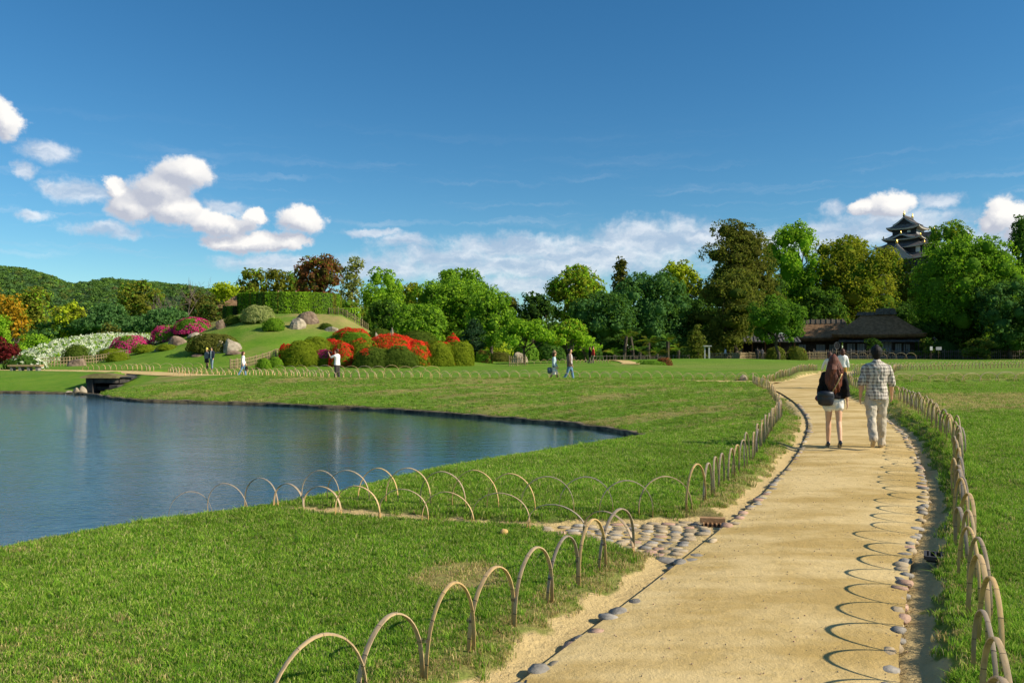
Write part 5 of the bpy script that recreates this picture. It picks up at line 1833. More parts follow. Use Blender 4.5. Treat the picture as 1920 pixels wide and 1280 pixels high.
def castle():
    D_ = 280.0
    o = Q(1703, 470, D_)
    org = (o[0], o[1], 0.0)
    rz = -math.radians(46)
    zg = gz(o[0], o[1])
    root = empty('castle_keep', (o[0], o[1], zg), 'black Japanese castle keep with tiered roofs and gilded finials above the trees', 'castle')

    def fin(mb, name, mat, par=root, sm=False):
        return mb.xf(org, rz).build(name, mat, par, sm)
    # stone base
    mb = MB()
    mb.add([(sx * a, sy * a, z) for z, a in ((zg - .5, 15), (14, 12.2)) for sx, sy in ((-1, -1), (1, -1), (1, 1), (-1, 1))],
           [(0, 1, 5, 4), (1, 2, 6, 5), (2, 3, 7, 6), (3, 0, 4, 7), (4, 5, 6, 7)])
    fin(mb, 'stone_base', CONCRETE)
    tiers = [  # wall half, wall z0, z1, eave half, eave z, top half, top z, upturn
        (11.0, 14.0, 20.6, 13.0, 20.2, 10.2, 22.4, .7), (10.2, 22.0, 27.2, 12.0, 26.8, 9.2, 28.8, .7),
        (9.0, 28.4, 32.6, 10.4, 32.1, 7.0, 34.2, .7), (6.9, 33.8, 36.8, 8.5, 36.3, 5.3, 38.0, .6), (5.2, 37.6, 39.6, 6.6, 39.2, 4.0, 41.0, .55)]
    for (wh, a, b, eh, ze, th, zt, up) in tiers:
        w = fin(MB().box((0, 0, (a + b) / 2), (2 * wh, 2 * wh, b - a)), 'wall', BLACK)
        r = fin(hip_roof(MB(), eh, eh, ze, th, th, zt, up), 'roof', TILE)
        fin(eave_band(MB(), eh - .02, eh - .02, ze, up, .34, 1.3), 'eave_board', EAVE, r)
        g = MB()
        for sx in (-1, 1):
            for sy in (-1, 1):
                finial(g, (sx * (eh - .5), sy * (eh - .5), ze + up + .1), .9, .22)
        fin(g, 'corner_finials', GOLD, r)
    # top storey
    w = fin(MB().box((0, 0, 41.8), (7.8, 7.8, 2.6)), 'wall', BLACK)
    fin(MB().box((3.93, 0, 41.7), (.10, 7.0, 2.0)), 'side_panel', GREYPL, w)
    win = MB().box((1.6, -3.95, 41.9), (1.1, .12, .7))
    fin(win, 'window', PLASTER, w)
    r = fin(hip_roof(MB(), 5.5, 5.5, 43.0, 3.4, 3.9, 44.5, .7), 'roof', TILE)
    fin(eave_band(MB(), 5.48, 5.48, 43.0, .7, .42, 1.5), 'eave_board', EAVE, r)
    a, b_, c = MB(), MB(), MB()
    gable(a, b_, c, 47.0, 3.5, 44.3, -3.7, 3.7)
    for k in range(9):                                        # raised tile rolls down the slope
        y = -3.6 + 7.2 * k / 8
        for s in (-1, 1):
            a.tube([(0, y, 47.25), (s * 1.8, y, 45.55), (s * 3.7, y, 44.45)], [.09, .09, .09], 4, cap=0)
    a.box((0, 0, 47.35), (.55, 8.6, .5))
    fin(a, 'gable_roof', TILE, r)
    fin(b_, 'gable_face', BLACK, r)
    fin(c, 'bargeboard', GREYPL, r)
    for y in (-3.9, 3.9):
        g = MB()
        finial(g, (0, y, 47.5), 1.7, .32)
        fin(g, 'gilded_fish', GOLD, r)
    # curved gable over the second roof, front
    a, b_ = MB(), MB()
    n = 18
    V, f, V2, f2 = [], [], [], []
    for k in range(n + 1):
        u = -1 + 2 * k / n
        z = 39.35 + 1.25 * math.exp(-(u * 2.1) ** 2) + .12
        x = u * 4.6
        V += [(x, -6.9, z + .28), (x, -4.4, z + .9)]
        V2 += [(x, -6.85, z + .26), (x, -6.85, z - .26), (x, -6.6, z - .3)]
        if k:
            q = 2 * k
            f.append((q - 2, q, q + 1, q - 1))
            q = 3 * k
            f2 += [(q - 3, q - 2, q + 1, q), (q - 2, q - 1, q + 2, q + 1)]
    r2 = fin(a.add(V, f), 'curved_gable_roof', TILE)
    fin(b_.add(V2, f2), 'bargeboard', GREYPL, r2)
    g = MB()
    finial(g, (0, -6.8, 40.9), .9, .3)
    fin(g, 'finial', GOLD, r2)
    # big gable on the right side over the third roof
    a, b_, c = MB(), MB(), MB()
    gable(a, b_, c, 41.4, 5.2, 36.6, -8.2, -3.8, axis='x')
    r3 = fin(a, 'side_gable_roof', TILE)
    fin(b_, 'gable_face', GREYPL, r3)
    fin(c, 'bargeboard', GREYPL, r3)
    g = MB()
    finial(g, (8.4, 0, 41.7), 1.1, .3)
    fin(g, 'finial', GOLD, r3)
    # triangular gable in front over the lowest visible roof
    a, b_, c = MB(), MB(), MB()
    gable(a, b_, c, 37.0, 4.6, 32.4, -10.2, -6.9)
    r4 = fin(a, 'front_gable_roof', TILE)
    fin(b_, 'gable_face', GREYPL, r4)
    fin(c, 'bargeboard', GREYPL, r4)
    g = MB()
    finial(g, (0, -10.4, 37.3), 1.3, .36)
    fin(g, 'finial', GOLD, r4)
    for x in (5.6,):
        fin(MB().box((x, -6.95, 35.2), (1.4, .14, 1.9)), 'window', PLASTER, r4)


castle()


def thatched_house(label, px, D_, rot, hx, hy, ze, zr, ridge, caps, panels, name='thatched_house', wall_h=2.6, low_eave=True, group='thatched buildings'):
    x = (px - CX) / F * D_
    zg = gz(x, D_)
    org = (x, D_, zg)
    root = empty(name, org, label, 'house', group)

    def fin(mb, nm, mat, par=root, sm=False):
        return mb.xf(org, rot).build(nm, mat, par, sm)
    fin(MB().box((0, 0, .15), (2 * hx - 1.6, 2 * hy - 1.6, .5)), 'plinth', CONCRETE)
    fin(MB().box((0, .4, wall_h / 2 + .35), (2 * hx - 3.4, 2 * hy - 3.6, wall_h)), 'wall', DARKWOOD)
    # thatch: thick, rounded eaves, slightly hollow slopes
    mb = hip_roof(MB(), hx, hy, ze, ridge, .35, zr, .12, 12, 6, .10)
    for (q, z) in (((hx - .02, hy - .02), ze), ):
        pass
    n = 12
    V, f = [], []
    for k in range(4 * n):
        s, t = divmod(k, n)
        u = -1 + 2 * t / n
        cx, cy = [(u, -1), (1, u), (-u, 1), (-1, -u)][s]
        lift = .12 * abs(u) ** 3
        V += [(cx * hx, cy * hy, ze + lift), (cx * (hx - .25), cy * (hy - .25), ze - .55 + lift), (cx * (hx - 1.3), cy * (hy - 1.3), ze - .35)]
    m = 4 * n
    for k in range(m):
        q, q2 = 3 * k, 3 * ((k + 1) % m)
        f += [(q, q + 1, q2 + 1, q2), (q + 1, q + 2, q2 + 2, q2 + 1)]
    mb.add(V, f)
    r = fin(mb, 'roof', THATCH, sm=True)
    for (x0, x1, z0, z1, w) in caps:
        c = MB()
        V = [(x0 - .25, -w, z0), (x1 + .25, -w, z0), (x1, -.12, z1), (x0, -.12, z1), (x0 - .25, w, z0), (x1 + .25, w, z0), (x1, .12, z1), (x0, .12, z1)]
        c.add(V, [(0, 1, 2, 3), (5, 4, 7, 6), (3, 2, 6, 7), (1, 5, 6, 2), (4, 0, 3, 7), (0, 4, 5, 1)])
        for q in np.arange(x0 + .3, x1, .8):
            c.tube([(q, -w * 1.03, z0 + .05), (q, -.1, z1 + .1), (q, .1, z1 + .1), (q, w * 1.03, z0 + .05)], [.06] * 4, 5, cap=0)
        fin(c, 'ridge_cap', THATCH_RIDGE, r)
    if low_eave:
        le = MB()
        y0 = -(hy - 1.75)
        le.add([(-hx + 1.0, y0 - 1.5, ze - 1.05), (hx - 1.0, y0 - 1.5, ze - 1.05), (hx - 1.2, y0 + .1, ze - .55), (-hx + 1.2, y0 + .1, ze - .55),
                (-hx + 1.0, y0 - 1.5, ze - 1.17), (hx - 1.0, y0 - 1.5, ze - 1.17)], [(0, 1, 2, 3), (4, 5, 1, 0)])
        for q in np.arange(-hx + 1.2, hx - 1.1, .45):
            le.tube([(q, y0 - 1.5, ze - 1.02), (q, y0 + .1, ze - .52)], [.05, .05], 4, cap=0)
        fin(le, 'lower_eave', TILE)
        for q in np.linspace(-hx + 1.3, hx - 1.3, 7):
            fin(MB().box((q, y0 - 1.25, (ze - 1.1) / 2), (.16, .16, ze - 1.1)), 'post', DARKWOOD)
    yw = -(hy - 1.8) + .4 - .06
    for (x0, x1, z0, z1) in panels:
        p = fin(MB().box(((x0 + x1) / 2, yw, (z0 + z1) / 2), (x1 - x0, .10, z1 - z0)), 'panel', SHOJI)
        fr = MB()
        for q in np.linspace(x0, x1, 4):
            fr.box((q, yw - .075, (z0 + z1) / 2), (.05, .05, z1 - z0))
        fin(fr, 'frame', DARKWOOD, p)
    return root


RH = -math.radians(23)
thatched_house('large thatched house with double ridge cap behind the couple', 1646, 130, RH, 6.9, 5.2, 3.75, 7.15, 2.2,
               [(-3.0, -.4, 6.9, 7.45, .9), (-.2, 2.5, 7.0, 8.0, 1.0)],
               [(-4.6, -3.4, .8, 2.3), (-3.1, -2.0, .8, 2.3), (.4, 1.9, .7, 2.7), (2.4, 3.3, .7, 2.3), (3.6, 4.5, .7, 2.2)])
thatched_house('low thatched wing in deep shade left of the large thatched house', 1536, 136, RH, 5.2, 4.2, 3.3, 6.1, 4.2, [(-3.9, 3.9, 5.7, 6.45, .9)],
               [(-3.2, -2.0, .7, 2.2), (-.4, 1.0, .7, 2.2), (1.6, 2.8, .7, 2.2)], low_eave=False)
hut_r = thatched_house('small thatched hut half hidden behind the hilltop hedge', 462, 104, 0.1, 3.4, 3.0, 1.9, 4.2, .5, [(-.5, .5, 3.9, 4.5, .5)], [(-1.2, .2, .6, 1.6)], low_eave=False, wall_h=1.8)


def shop():
    D_ = 116.0
    x = (1405 - CX) / F * D_
    org = (x, D_, gz(x, D_))
    rot = -math.radians(14)
    root = empty('tea_shop', org, 'low open-fronted wooden tea shop in the shade under the pines', 'shop', 'thatched buildings')

    def fin(mb, nm, mat, par=root):
        return mb.xf(org, rot).build(nm, mat, par)
    fin(MB().box((0, 2.5, .1), (13, 6, .4)), 'floor', CONCRETE)
    fin(MB().box((0, 4.6, 1.4), (12.6, .2, 2.6)), 'back_wall', GLOOM)
    rf = MB()
    rf.add([(-7, -1.0, 2.55), (7, -1.0, 2.55), (6.6, 2.6, 3.7), (-6.6, 2.6, 3.7), (7, 5.6, 2.7), (-7, 5.6, 2.7), (-7, -1.0, 2.4), (7, -1.0, 2.4)], [(0, 1, 2, 3), (3, 2, 4, 5), (6, 7, 1, 0), (0, 3, 5), (1, 4, 2)])
    for q in np.arange(-6.8, 7, .5):
        rf.tube([(q, -1.0, 2.6), (q * .95, 2.6, 3.74)], [.06, .06], 4, cap=0)
    r = fin(rf, 'roof', TILE)
    fin(MB().box((2.4, -1.3, 2.45), (5.4, .9, .10)), 'straw_awning', THATCH_RIDGE)
    for q in (-6.2, -4.7, -2.9, -.9, .4, 2.2, 4.2, 6.2):
        fin(MB().box((q, -.2, 1.35), (.18, .18, 2.4)), 'post', REDWOOD)
    fin(MB().box((-3.4, -.05, 1.55), (1.0, .1, 1.5)), 'board', TANWOOD)
    fin(MB().box((-2.4, -.05, 1.45), (.9, .1, 1.7)), 'board', TANWOOD)
    fin(MB().box((-5.0, 0, .75), (2.6, .5, .9)), 'counter', REDWOOD)
    fin(MB().box((2.6, .2, .62), (4.0, .7, .5)), 'bench', REDWOOD)
    for k, (q, z) in enumerate(((-5.3, 1.4), (-4.6, 1.45), (-1.2, 1.3), (1.3, 1.2))):
        fin(MB().box((q, 1.8, z), (.7, .4, .5)), 'display_case', SHOJI)
    return root


shop()


WETSTONE = mat_noise('wet_stonework', (0.035, 0.032, 0.03), (0.09, 0.08, 0.07), 2.0, 0.8, 0.5, 8)


def culvert():
    root = empty('stone_culvert', (-23.2, 45.5, -1.2), 'small dark stone culvert bridge carrying the far path over the pond inlet', 'bridge')
    def slab(nm, pts, z0, z1, mat):
        MB().prism(pts, z0, z1).build(nm, mat, root)
    slab('abutment', [(-24.25, 45.6), (-23.85, 45.5), (-25.1, 53.5), (-25.5, 53.7)], -1.5, -.10, WETSTONE)
    slab('abutment', [(-22.65, 45.0), (-22.2, 45.0), (-22.9, 53.2), (-23.4, 53.4)], -1.5, -.40, WETSTONE)
    slab('deck', [(-24.4, 46.2), (-22.5, 45.9), (-23.2, 53.0), (-25.6, 53.5)], -.32, -.06, WETSTONE)
    slab('lintel', [(-24.35, 45.7), (-22.55, 45.5), (-22.55, 45.85), (-24.35, 46.1)], -.30, .06, WETSTONE)
    slab('cross_beam', [(-24.3, 46.2), (-22.4, 46.0), (-22.4, 46.4), (-24.3, 46.6)], -.75, -.52, WETSTONE)
    # turf laid over the crown of the bridge
    n = 12
    V, f = [], []
    for k in range(n + 1):
        u = k / n
        x, y = -24.6 + 2.4 * u, 45.6 - .25 * u
        hgt = .06 + .20 * math.sin(math.pi * u)
        V += [(x, y - .12, -.02), (x, y, hgt), (x - .1, y + 1.2, hgt * .9), (x - .15, y + 2.2, -.0)]
        if k:
            q = 4 * k
            f += [(q - 4, q, q + 1, q - 3), (q - 3, q + 1, q + 2, q - 2), (q - 2, q + 2, q + 3, q - 1)]
    MB().add(V, f).build('turf_edge', mat_noise('dry_turf', (0.14, 0.11, 0.05), (0.22, 0.20, 0.07), 3, .95, .8, 14), root)
    return root


culvert()


def small_fixtures():
    # sign frame by the clipped pine
    D_ = 96.0
    x = (1326 - CX) / F * D_
    z = gz(x, D_)
    r = empty('sign_frame', (x, D_, z), 'pale two-post notice frame with small flat roof beside the clipped pine', 'sign')
    GREYW = mat_noise('pale_wood', (0.36, 0.36, 0.34), (0.5, 0.49, 0.46), 3, .8)
    MB().box((x - .28, D_, z + .75), (.12, .12, 1.7)).build('post', GREYW, r)
    MB().box((x + .22, D_, z + .75), (.16, .16, 1.7)).build('post', GREYW, r)
    MB().box((x, D_, z + 1.62), (.95, .5, .12)).build('roof', GREYW, r)
    # small white notice by the right house
    D_ = 114.0
    for px, w, h, mat, lab in ((1746, .35, .55, PLASTER, 'small white notice board on a post right of the thatched house'), (1760, .8, .45, GREYPL, 'small grey notice board right of the white one')):
        x = (px - CX) / F * D_
        z = gz(x, D_)
        r = empty('notice_board', (x, D_, z), lab, 'sign')
        MB().box((x, D_ + .06, z + .7), (.08, .08, 1.5)).build('post', DARKWOOD, r)
        MB().box((x, D_, z + 1.55), (w, .06, h)).build('board', mat, r)
    # stone bench at far left
    c = P(48, 697, .0)
    r = empty('stone_bench', (c[0], c[1], gz(c[0], c[1])), 'long low plank bench on stone feet at the left edge near the white azaleas', 'bench')
    z = gz(c[0], c[1])
    MB().box((c[0], c[1], z + .36), (2.3, .5, .12)).build('seat', TANWOOD, r)
    for q in (-.9, -.3, .3, .9):
        MB().box((c[0] + q, c[1], z + .14), (.16, .4, .34)).build('leg', CONCRETE, r)
    # iron grate in the right gutter
    IRON = mat_plain('iron', (0.05, 0.045, 0.042), .6, .4)
    c = np.array([3.42, 6.28])
    dr = np.array([.46, .89])
    nr = np.array([.89, -.46])
    rz = math.atan2(nr[1], nr[0])
    zg = gz(c[0], c[1]) + .004
    r = empty('drain_grate', (c[0], c[1], zg), 'dark iron drain grate set in the right gutter of the path', 'grate')
    MB().box((c[0], c[1], zg - .02), (.30, .20, .02), rz).build('pit', GLOOM, r)
    for s in (-1, 1):
        MB().box((c[0] + dr[0] * s * .095, c[1] + dr[1] * s * .095, zg), (.32, .022, .03), rz).build('frame', IRON, r)
        MB().box((c[0] + nr[0] * s * .155, c[1] + nr[1] * s * .155, zg), (.022, .17, .03), rz).build('frame', IRON, r)
    for k in range(7):
        q = -.125 + .25 * k / 6
        MB().box((c[0] + nr[0] * q, c[1] + nr[1] * q, zg + .002), (.012, .168, .024), rz).build('bar', IRON, r)
    # grate at the drain mouth with its reddish kerb block
    c = np.array([1.97, 7.86])
    rz = math.atan2(-.20, 1.0)
    zg = gz(c[0], c[1])
    RUST = mat_noise('rusty_block', (0.30, 0.16, 0.07), (0.42, 0.25, 0.12), 9, .85, .5, 40)
    r = empty('drain_cover', (c[0], c[1], zg), 'reddish brown block with short bars over the drain mouth beside the path', 'grate')
    MB().box((c[0], c[1], zg + .045), (.24, .07, .055), rz).build('block', RUST, r)
    for k in range(6):
        q = -.10 + .2 * k / 5
        MB().box((c[0] + q, c[1] - .075 - .2 * q, zg + .02), (.014, .09, .02), rz).build('bar', RUST, r)
    MB().box((c[0], c[1] - .07, zg + .004), (.24, .10, .012), rz).build('pit', GLOOM, r)
    # pale slab below the cobbles
    c = P(1248, 1052, -.03)
    o = place('slab', stone_mesh('slab', .20, .15, .03, STONE_G, np.random.default_rng(4), 7, .9), (c[0], c[1], gz(c[0], c[1]) - .005), -.5)
    tag(o, 'flat grey stone slab in the sand below the cobbled drain mouth', 'stone')
    c = P(945, 1000, .04)
    o = place('field_stone', stone_mesh('field_stone', .085, .06, .045, mat_noise('ochre_stone', (0.45, 0.27, 0.08), (0.6, 0.40, 0.15), 14, .9, .5, 40), np.random.default_rng(6), 8, .7), (c[0], c[1], gz(c[0], c[1]) + .012), .2)
    tag(o, 'small ochre stone lying alone on the near lawn', 'stone')


small_fixtures()

# ================================================================== PEOPLE
SKIN = mat_plain('skin', (0.66, 0.38, 0.23), 0.55, 0.3)
HAIR_BLACK = mat_noise('black_hair', (0.003, 0.0025, 0.0025), (0.011, 0.008, 0.007), 30, 0.6, 0.4, 80, stretch=(3, 3, .3), spec=.25)
HAIR_AUBURN = mat_noise('auburn_hair', (0.06, 0.014, 0.007), (0.20, 0.055, 0.022), 26, 0.5, 0.5, 60, stretch=(3, 3, .25), spec=.3)
HAIR_BROWN = mat_noise('brown_hair', (0.05, 0.022, 0.012), (0.12, 0.05, 0.03), 26, 0.5, stretch=(3, 3, .25))
_cm = {}


def cloth(name, c, k=.8):
    if name not in _cm:
        c = np.array(c)
        _cm[name] = mat_noise('cloth_' + name, tuple(c * k), tuple(np.minimum(c * 1.12, 1)), 7.0, 0.9, 0.25, 22)
    return _cm[name]


def plaid():
    m, N, b = mat_base('plaid_shirt', 0.9, 0.1)
    tc = N.n('ShaderNodeTexCoord')
    sp = N.n('ShaderNodeSeparateXYZ')
    N.l(tc.outputs['Object'], sp.inputs[0])

    def bands(v, off):
        a = N.m('SINE', N.m('MULTIPLY_ADD', v, 2 * math.pi / 0.056, off))
        s = N.m('SINE', N.m('MULTIPLY_ADD', v, 2 * math.pi / 0.019, off * .7))
        return N.m('ADD', N.ramp(a, -.1, .25), N.m('MULTIPLY', N.ramp(s, .55, .8), .35))
    wob = N.m('MULTIPLY', N.noise(tc.outputs['Object'], 6.0, 3), 0.03)
    bx = bands(N.m('ADD', N.m('ADD', sp.outputs[0], sp.outputs[1]), wob), .4)
    bz = bands(N.m('ADD', sp.outputs[2], wob), 1.1)
    f = N.m('MULTIPLY', N.m('ADD', bx, bz), 0.42, clamp=True)
    c = N.mix(f, (0.74, 0.66, 0.55), (0.15, 0.125, 0.11))
    N.l(c, b.inputs['Base Color'])
    bp = N.n('ShaderNodeBump')
    bp.inputs['Strength'].default_value = .5
    bp.inputs['Distance'].default_value = .02
    N.l(N.noise(tc.outputs['Object'], 9.0, 4), bp.inputs['Height'])
    N.l(bp.outputs[0], b.inputs['Normal'])
    return m


def garment(mb, name, mat, root, voxel, org, rz, smooth_it=2):
    me = mb.mesh(name, mat, True)
    o = bpy.data.objects.new(name, me)
    COL.objects.link(o)
    o.location = org
    o.rotation_euler = (0, 0, rz)
    attach(o, root)
    r = o.modifiers.new('skin', 'REMESH')
    r.mode = 'VOXEL'
    r.voxel_size = voxel
    r.use_smooth_shade = True
    if voxel < .02 and name in ('shirt', 'trousers', 'shorts'):
        tx = bpy.data.textures.get('cloth_folds') or bpy.data.textures.new('cloth_folds', 'CLOUDS')
        tx.noise_scale = .11
        tx.noise_depth = 2
        d = o.modifiers.new('folds', 'DISPLACE')
        d.texture = tx
        d.texture_coords = 'LOCAL'
        d.strength = .05
        d.mid_level = .5
    if smooth_it:
        s = o.modifiers.new('soften', 'SMOOTH')
        s.iterations = smooth_it
        s.factor = .5
    return o


def person(label, x, y, height, heading, legs, arms, wear, voxel=.022, z=None, female=False, group='visitors in the garden', sole=0.0, head_turn=0.0):
    """heading 0 = walking away (+Y). legs: ((hip, knee, foot pitch) left, right) degrees; arms: ((swing, spread, elbow) left, right)"""
    s = height / 1.75
    zg = gz(x, y) if z is None else z
    sh = .165 if female else .19
    hp = .085
    v = lambda *a: np.array(a, float)
    J = {}
    low = 9
    plant = 0 if legs[0][2] >= legs[1][2] else 1
    for k in (plant, 1 - plant):
        hip, knee, ft = legs[k]
        sg = -1 if k == 0 else 1
        while k != plant and knee < 70:                       # the free foot clears the ground
            a, b = math.radians(hip), math.radians(hip - knee)
            az = .90 - math.cos(a) * .42 - math.cos(b) * .41 - .045 * math.sin(math.radians(ft)) - .06 * math.cos(math.radians(ft))
            if min(az, az + .235 * math.sin(math.radians(ft))) >= low - .004:
                break
            knee += 2
        a, b = math.radians(hip), math.radians(hip - knee)
        H0 = v(sg * hp, 0, .90)
        K = H0 + v(sg * .006, math.sin(a), -math.cos(a)) * .42
        A = K + v(sg * .004, math.sin(b), -math.cos(b)) * .41
        f = math.radians(ft)
        fd = v(0, math.cos(f), math.sin(f))
        heel = A + v(0, -.045 * math.cos(f) , -.045 * math.sin(f)) + v(0, .06 * math.sin(f), -.06 * math.cos(f))
        toe = heel + fd * .235
        J[k] = (H0, K, A, heel, toe)
        low = min(low, heel[2], toe[2])
    dz = -low + .012 + sole
    up = v(0, 0, dz)
    for k in J:
        J[k] = tuple(q + up for q in J[k])
    A_ = {}
    for k, (swing, spread, elbow) in enumerate(arms):
        sg = -1 if k == 0 else 1
        a, sp, e = math.radians(swing), math.radians(spread), math.radians(elbow)
        S0 = v(sg * sh, 0, 1.395) + up
        d = v(sg * math.sin(sp), math.sin(a) * math.cos(sp), -math.cos(a) * math.cos(sp))
        E = S0 + d * .285
        d2 = v(sg * math.sin(sp) * .6 - sg * .10 * math.sin(e), math.sin(a + e), -math.cos(a + e))
        d2 /= np.linalg.norm(d2)
        W = E + d2 * .245
        A_[k] = (S0, E, W, d2)
    C = lambda *a: v(*a) + up
    org = (float(x), float(y), float(zg))
    root = empty('person', org, label, 'person', group)
    M = lambda mb, nm, mat, vx=voxel, si=2: garment(mb, nm, mat, root, vx * 1.0, org, heading, si)

    def sc(mb):
        mb.v = [(a * s, b * s, c * s) for a, b, c in mb.v]
        return mb
    fem = .92 if female else 1.0
    # --- body: one continuous skin
    b = MB()
    b.tube([C(0, 0, .86), C(0, 0, .98), C(0, 0, 1.12), C(0, 0, 1.30), C(0, 0, 1.40), C(0, -.005, 1.47)], [(.13, .09), (.125, .085), (.11 * fem, .08), (.13 * fem, .085), (.14 * fem, .075), (.07, .06)], 12)
    b.tube([C(0, -.005, 1.44), C(0, .005, 1.50), C(0, .012, 1.57)], [.055 * fem, .05 * fem, .05 * fem], 10)
    b.tube([C(0, .03, 1.535), C(0, .02, 1.575), C(0, .01, 1.635), C(0, .0, 1.69), C(0, -.005, 1.735)], [(.045, .055), (.062, .078), (.073, .092), (.070, .088), (.045, .06)], 12)
    b.tube([C(0, .10, 1.635), C(0, .118, 1.605)], [.010, .014], 6)
    for sg in (-1, 1):
        b.tube([C(sg * .074, -.005, 1.60), C(sg * .078, -.012, 1.645)], [(.008, .016), (.008, .02)], 6)
    for k in (0, 1):
        S0, E, W, d2 = A_[k]
        b.tube([S0, (S0 + E) / 2, E, E + (W - E) * .35, W], [.048 * fem, .043 * fem, .037 * fem, .038 * fem, .026 * fem], 10)
        sg = -1 if k == 0 else 1
        side = v(-sg, 0, 0) - d2 * (v(-sg, 0, 0) @ d2)
        fwd = np.cross(d2, side)
        fwd = fwd * (1 if fwd[1] > 0 else -1)
        b.tube([W, W + d2 * .05, W + d2 * .085], [(.018, .026), (.017, .040), (.015, .038)], 8, side=tuple(side))
        for j, (o_, L) in enumerate(((.030, .066), (.011, .076), (-.009, .072), (-.028, .056))):
            r0 = W + d2 * .082 + fwd * o_
            b.tube([r0, r0 + d2 * L * .5 + side * .006, r0 + d2 * L * .85 + side * .026], [.0095, .009, .0075], 6)
        r0 = W + d2 * .03 + fwd * .034
        b.tube([r0, r0 + d2 * .035 + fwd * .018, r0 + d2 * .07 + fwd * .016 + side * .012], [.012, .0105, .008], 6)
        H0, K, A, heel, toe = J[k]
        b.tube([H0 + v(0, 0, .02), (H0 + K) / 2, K, K + (A - K) * .3 + v(0, -.012, 0), A], [.085 * fem, .068, .050, .052, .034], 10)
        b.tube([heel * .85 + toe * .15 + v(0, 0, .03), A * .5 + (heel + toe) * .25, toe * .9 + heel * .1 + v(0, 0, .02)], [.022, .030, .016], 8)
    M(sc(b), 'body', SKIN, voxel * .8)
    # --- eyes and mouth
    fm = MB()
    for sg in (-1, 1):
        fm.tube([C(sg * .03, .092, 1.645), C(sg * .03, .100, 1.645)], [(.013, .007), (.010, .006)], 6)
    fm.tube([C(-.02, .092, 1.575), C(0, .098, 1.573), C(.02, .092, 1.575)], [.005, .007, .005], 6)
    o = sc(fm).build('face_features', mat_plain('dark_features', (0.08, 0.03, 0.025), .5) if 'dark_features' not in MATS else MATS['dark_features'])
    o.location, o.rotation_euler = org, (0, 0, heading)
    attach(o, root)
    # --- trousers / bare legs / skirt
    lw = wear.get('legs')
    if lw:
        mat, length, fit = lw
        t = MB()
        t.tube([C(0, 0, .80), C(0, 0, .90), C(0, 0, .985)], [(.15, .115), (.165 * (1.03 if female else 1), .12), (.148, .105)], 14)
        for k in (0, 1):
            H0, K, A, heel, toe = J[k]
            if length >= 1:
                E_ = A + v(0, -.008, -.025)
                t.tube([H0 + v(0, 0, 0), (H0 + K) / 2, K, K + (A - K) * .5, E_], [.092 * fit, .080 * fit, .064 * fit, .062 * fit, .060 * fit], 12)
            else:
                E_ = H0 + (K - H0) * length
                t.tube([H0, (H0 + E_) / 2, E_], [.095 * fit, .092 * fit, .090 * fit], 12)
        M(sc(t), 'trousers' if length >= 1 else 'shorts', mat)
    if wear.get('skirt'):
        mat, zl, flare = wear['skirt']
        t = MB()
        t.tube([C(0, 0, 1.0), C(0, 0, .9), C(0, .01, (zl + .9) / 2), C(0, .02, zl)], [(.13, .10), (.165, .13), (.165 + flare * .5, .135 + flare * .5), (.17 + flare, .14 + flare)], 14, cap=0)
        M(sc(t), 'skirt', mat)
    # --- top
    mat, hem, sleeve, fit = wear['top']
    t = MB()
    tz = [1.475, 1.43, 1.38, 1.28, 1.12, 1.0, hem]
    rr = [(.085, .072), (.150 * fem, .085), (.178 * fem, .106), (.172 * fem, .118), (.150 * fem, .105), (.158, .112), (.172, .125)]
    t.tube([C(0, -.004, q) for q in tz], [(a * fit, b_ * fit) for a, b_ in rr], 16, cap=.05)
    for k in (0, 1):
        S0, E, W, d2 = A_[k]
        full = (W - E)
        sg = -1 if k == 0 else 1
        pts = [S0 + v(-sg * .05, 0, .012), S0 + v(-sg * .01, 0, -.01), (S0 + E) / 2]
        rad = [.050, .056 * fit, .055 * fit]
        if sleeve > .5:
            pts += [E, E + full * min(1, (sleeve - .5) * 2)]
            rad += [.052 * fit * fit, .048 * fit * fit]
        else:
            pts.append(S0 + (E - S0) * sleeve * 2)
            rad.append(.058 * fit)
        t.tube(pts, rad, 12, cap=.1)
    if wear.get('collar'):
        t.tube([C(0, -.01, 1.465), C(0, -.004, 1.505)], [(.072, .07), (.066, .064)], 12, cap=0.05)
    M(sc(t), wear.get('top_name', 'shirt'), mat)
    if wear.get('jacket'):
        mat, hem, op = wear['jacket']
        t = MB()
        for sg in (-1, 1):
            t.tube([C(sg * .045, -.01, 1.475), C(sg * .085, -.012, 1.40), C(sg * .09, -.012, 1.22), C(sg * .095, -.012, 1.05), C(sg * .10, -.012, hem)],
                   [(.055, .085), (.10, .118), (.098, .124), (.092, .124), (.098, .134)], 12, cap=.05)
        t.tube([C(0, -.055, 1.47), C(0, -.06, 1.3), C(0, -.06, hem)], [(.08, .045), (.15, .075), (.15, .085)], 12, cap=.05)
        for k in (0, 1):
            S0, E, W, d2 = A_[k]
            t.tube([S0 + v(-(-1 if k == 0 else 1) * .04, 0, .01), S0, (S0 + E) / 2, E, W - d2 * .01], [.07, .074, .066, .058, .050], 12, cap=.1)
        M(sc(t), 'jacket', mat)
    # --- shoes
    mat, kind = wear['shoes']
    t = MB()
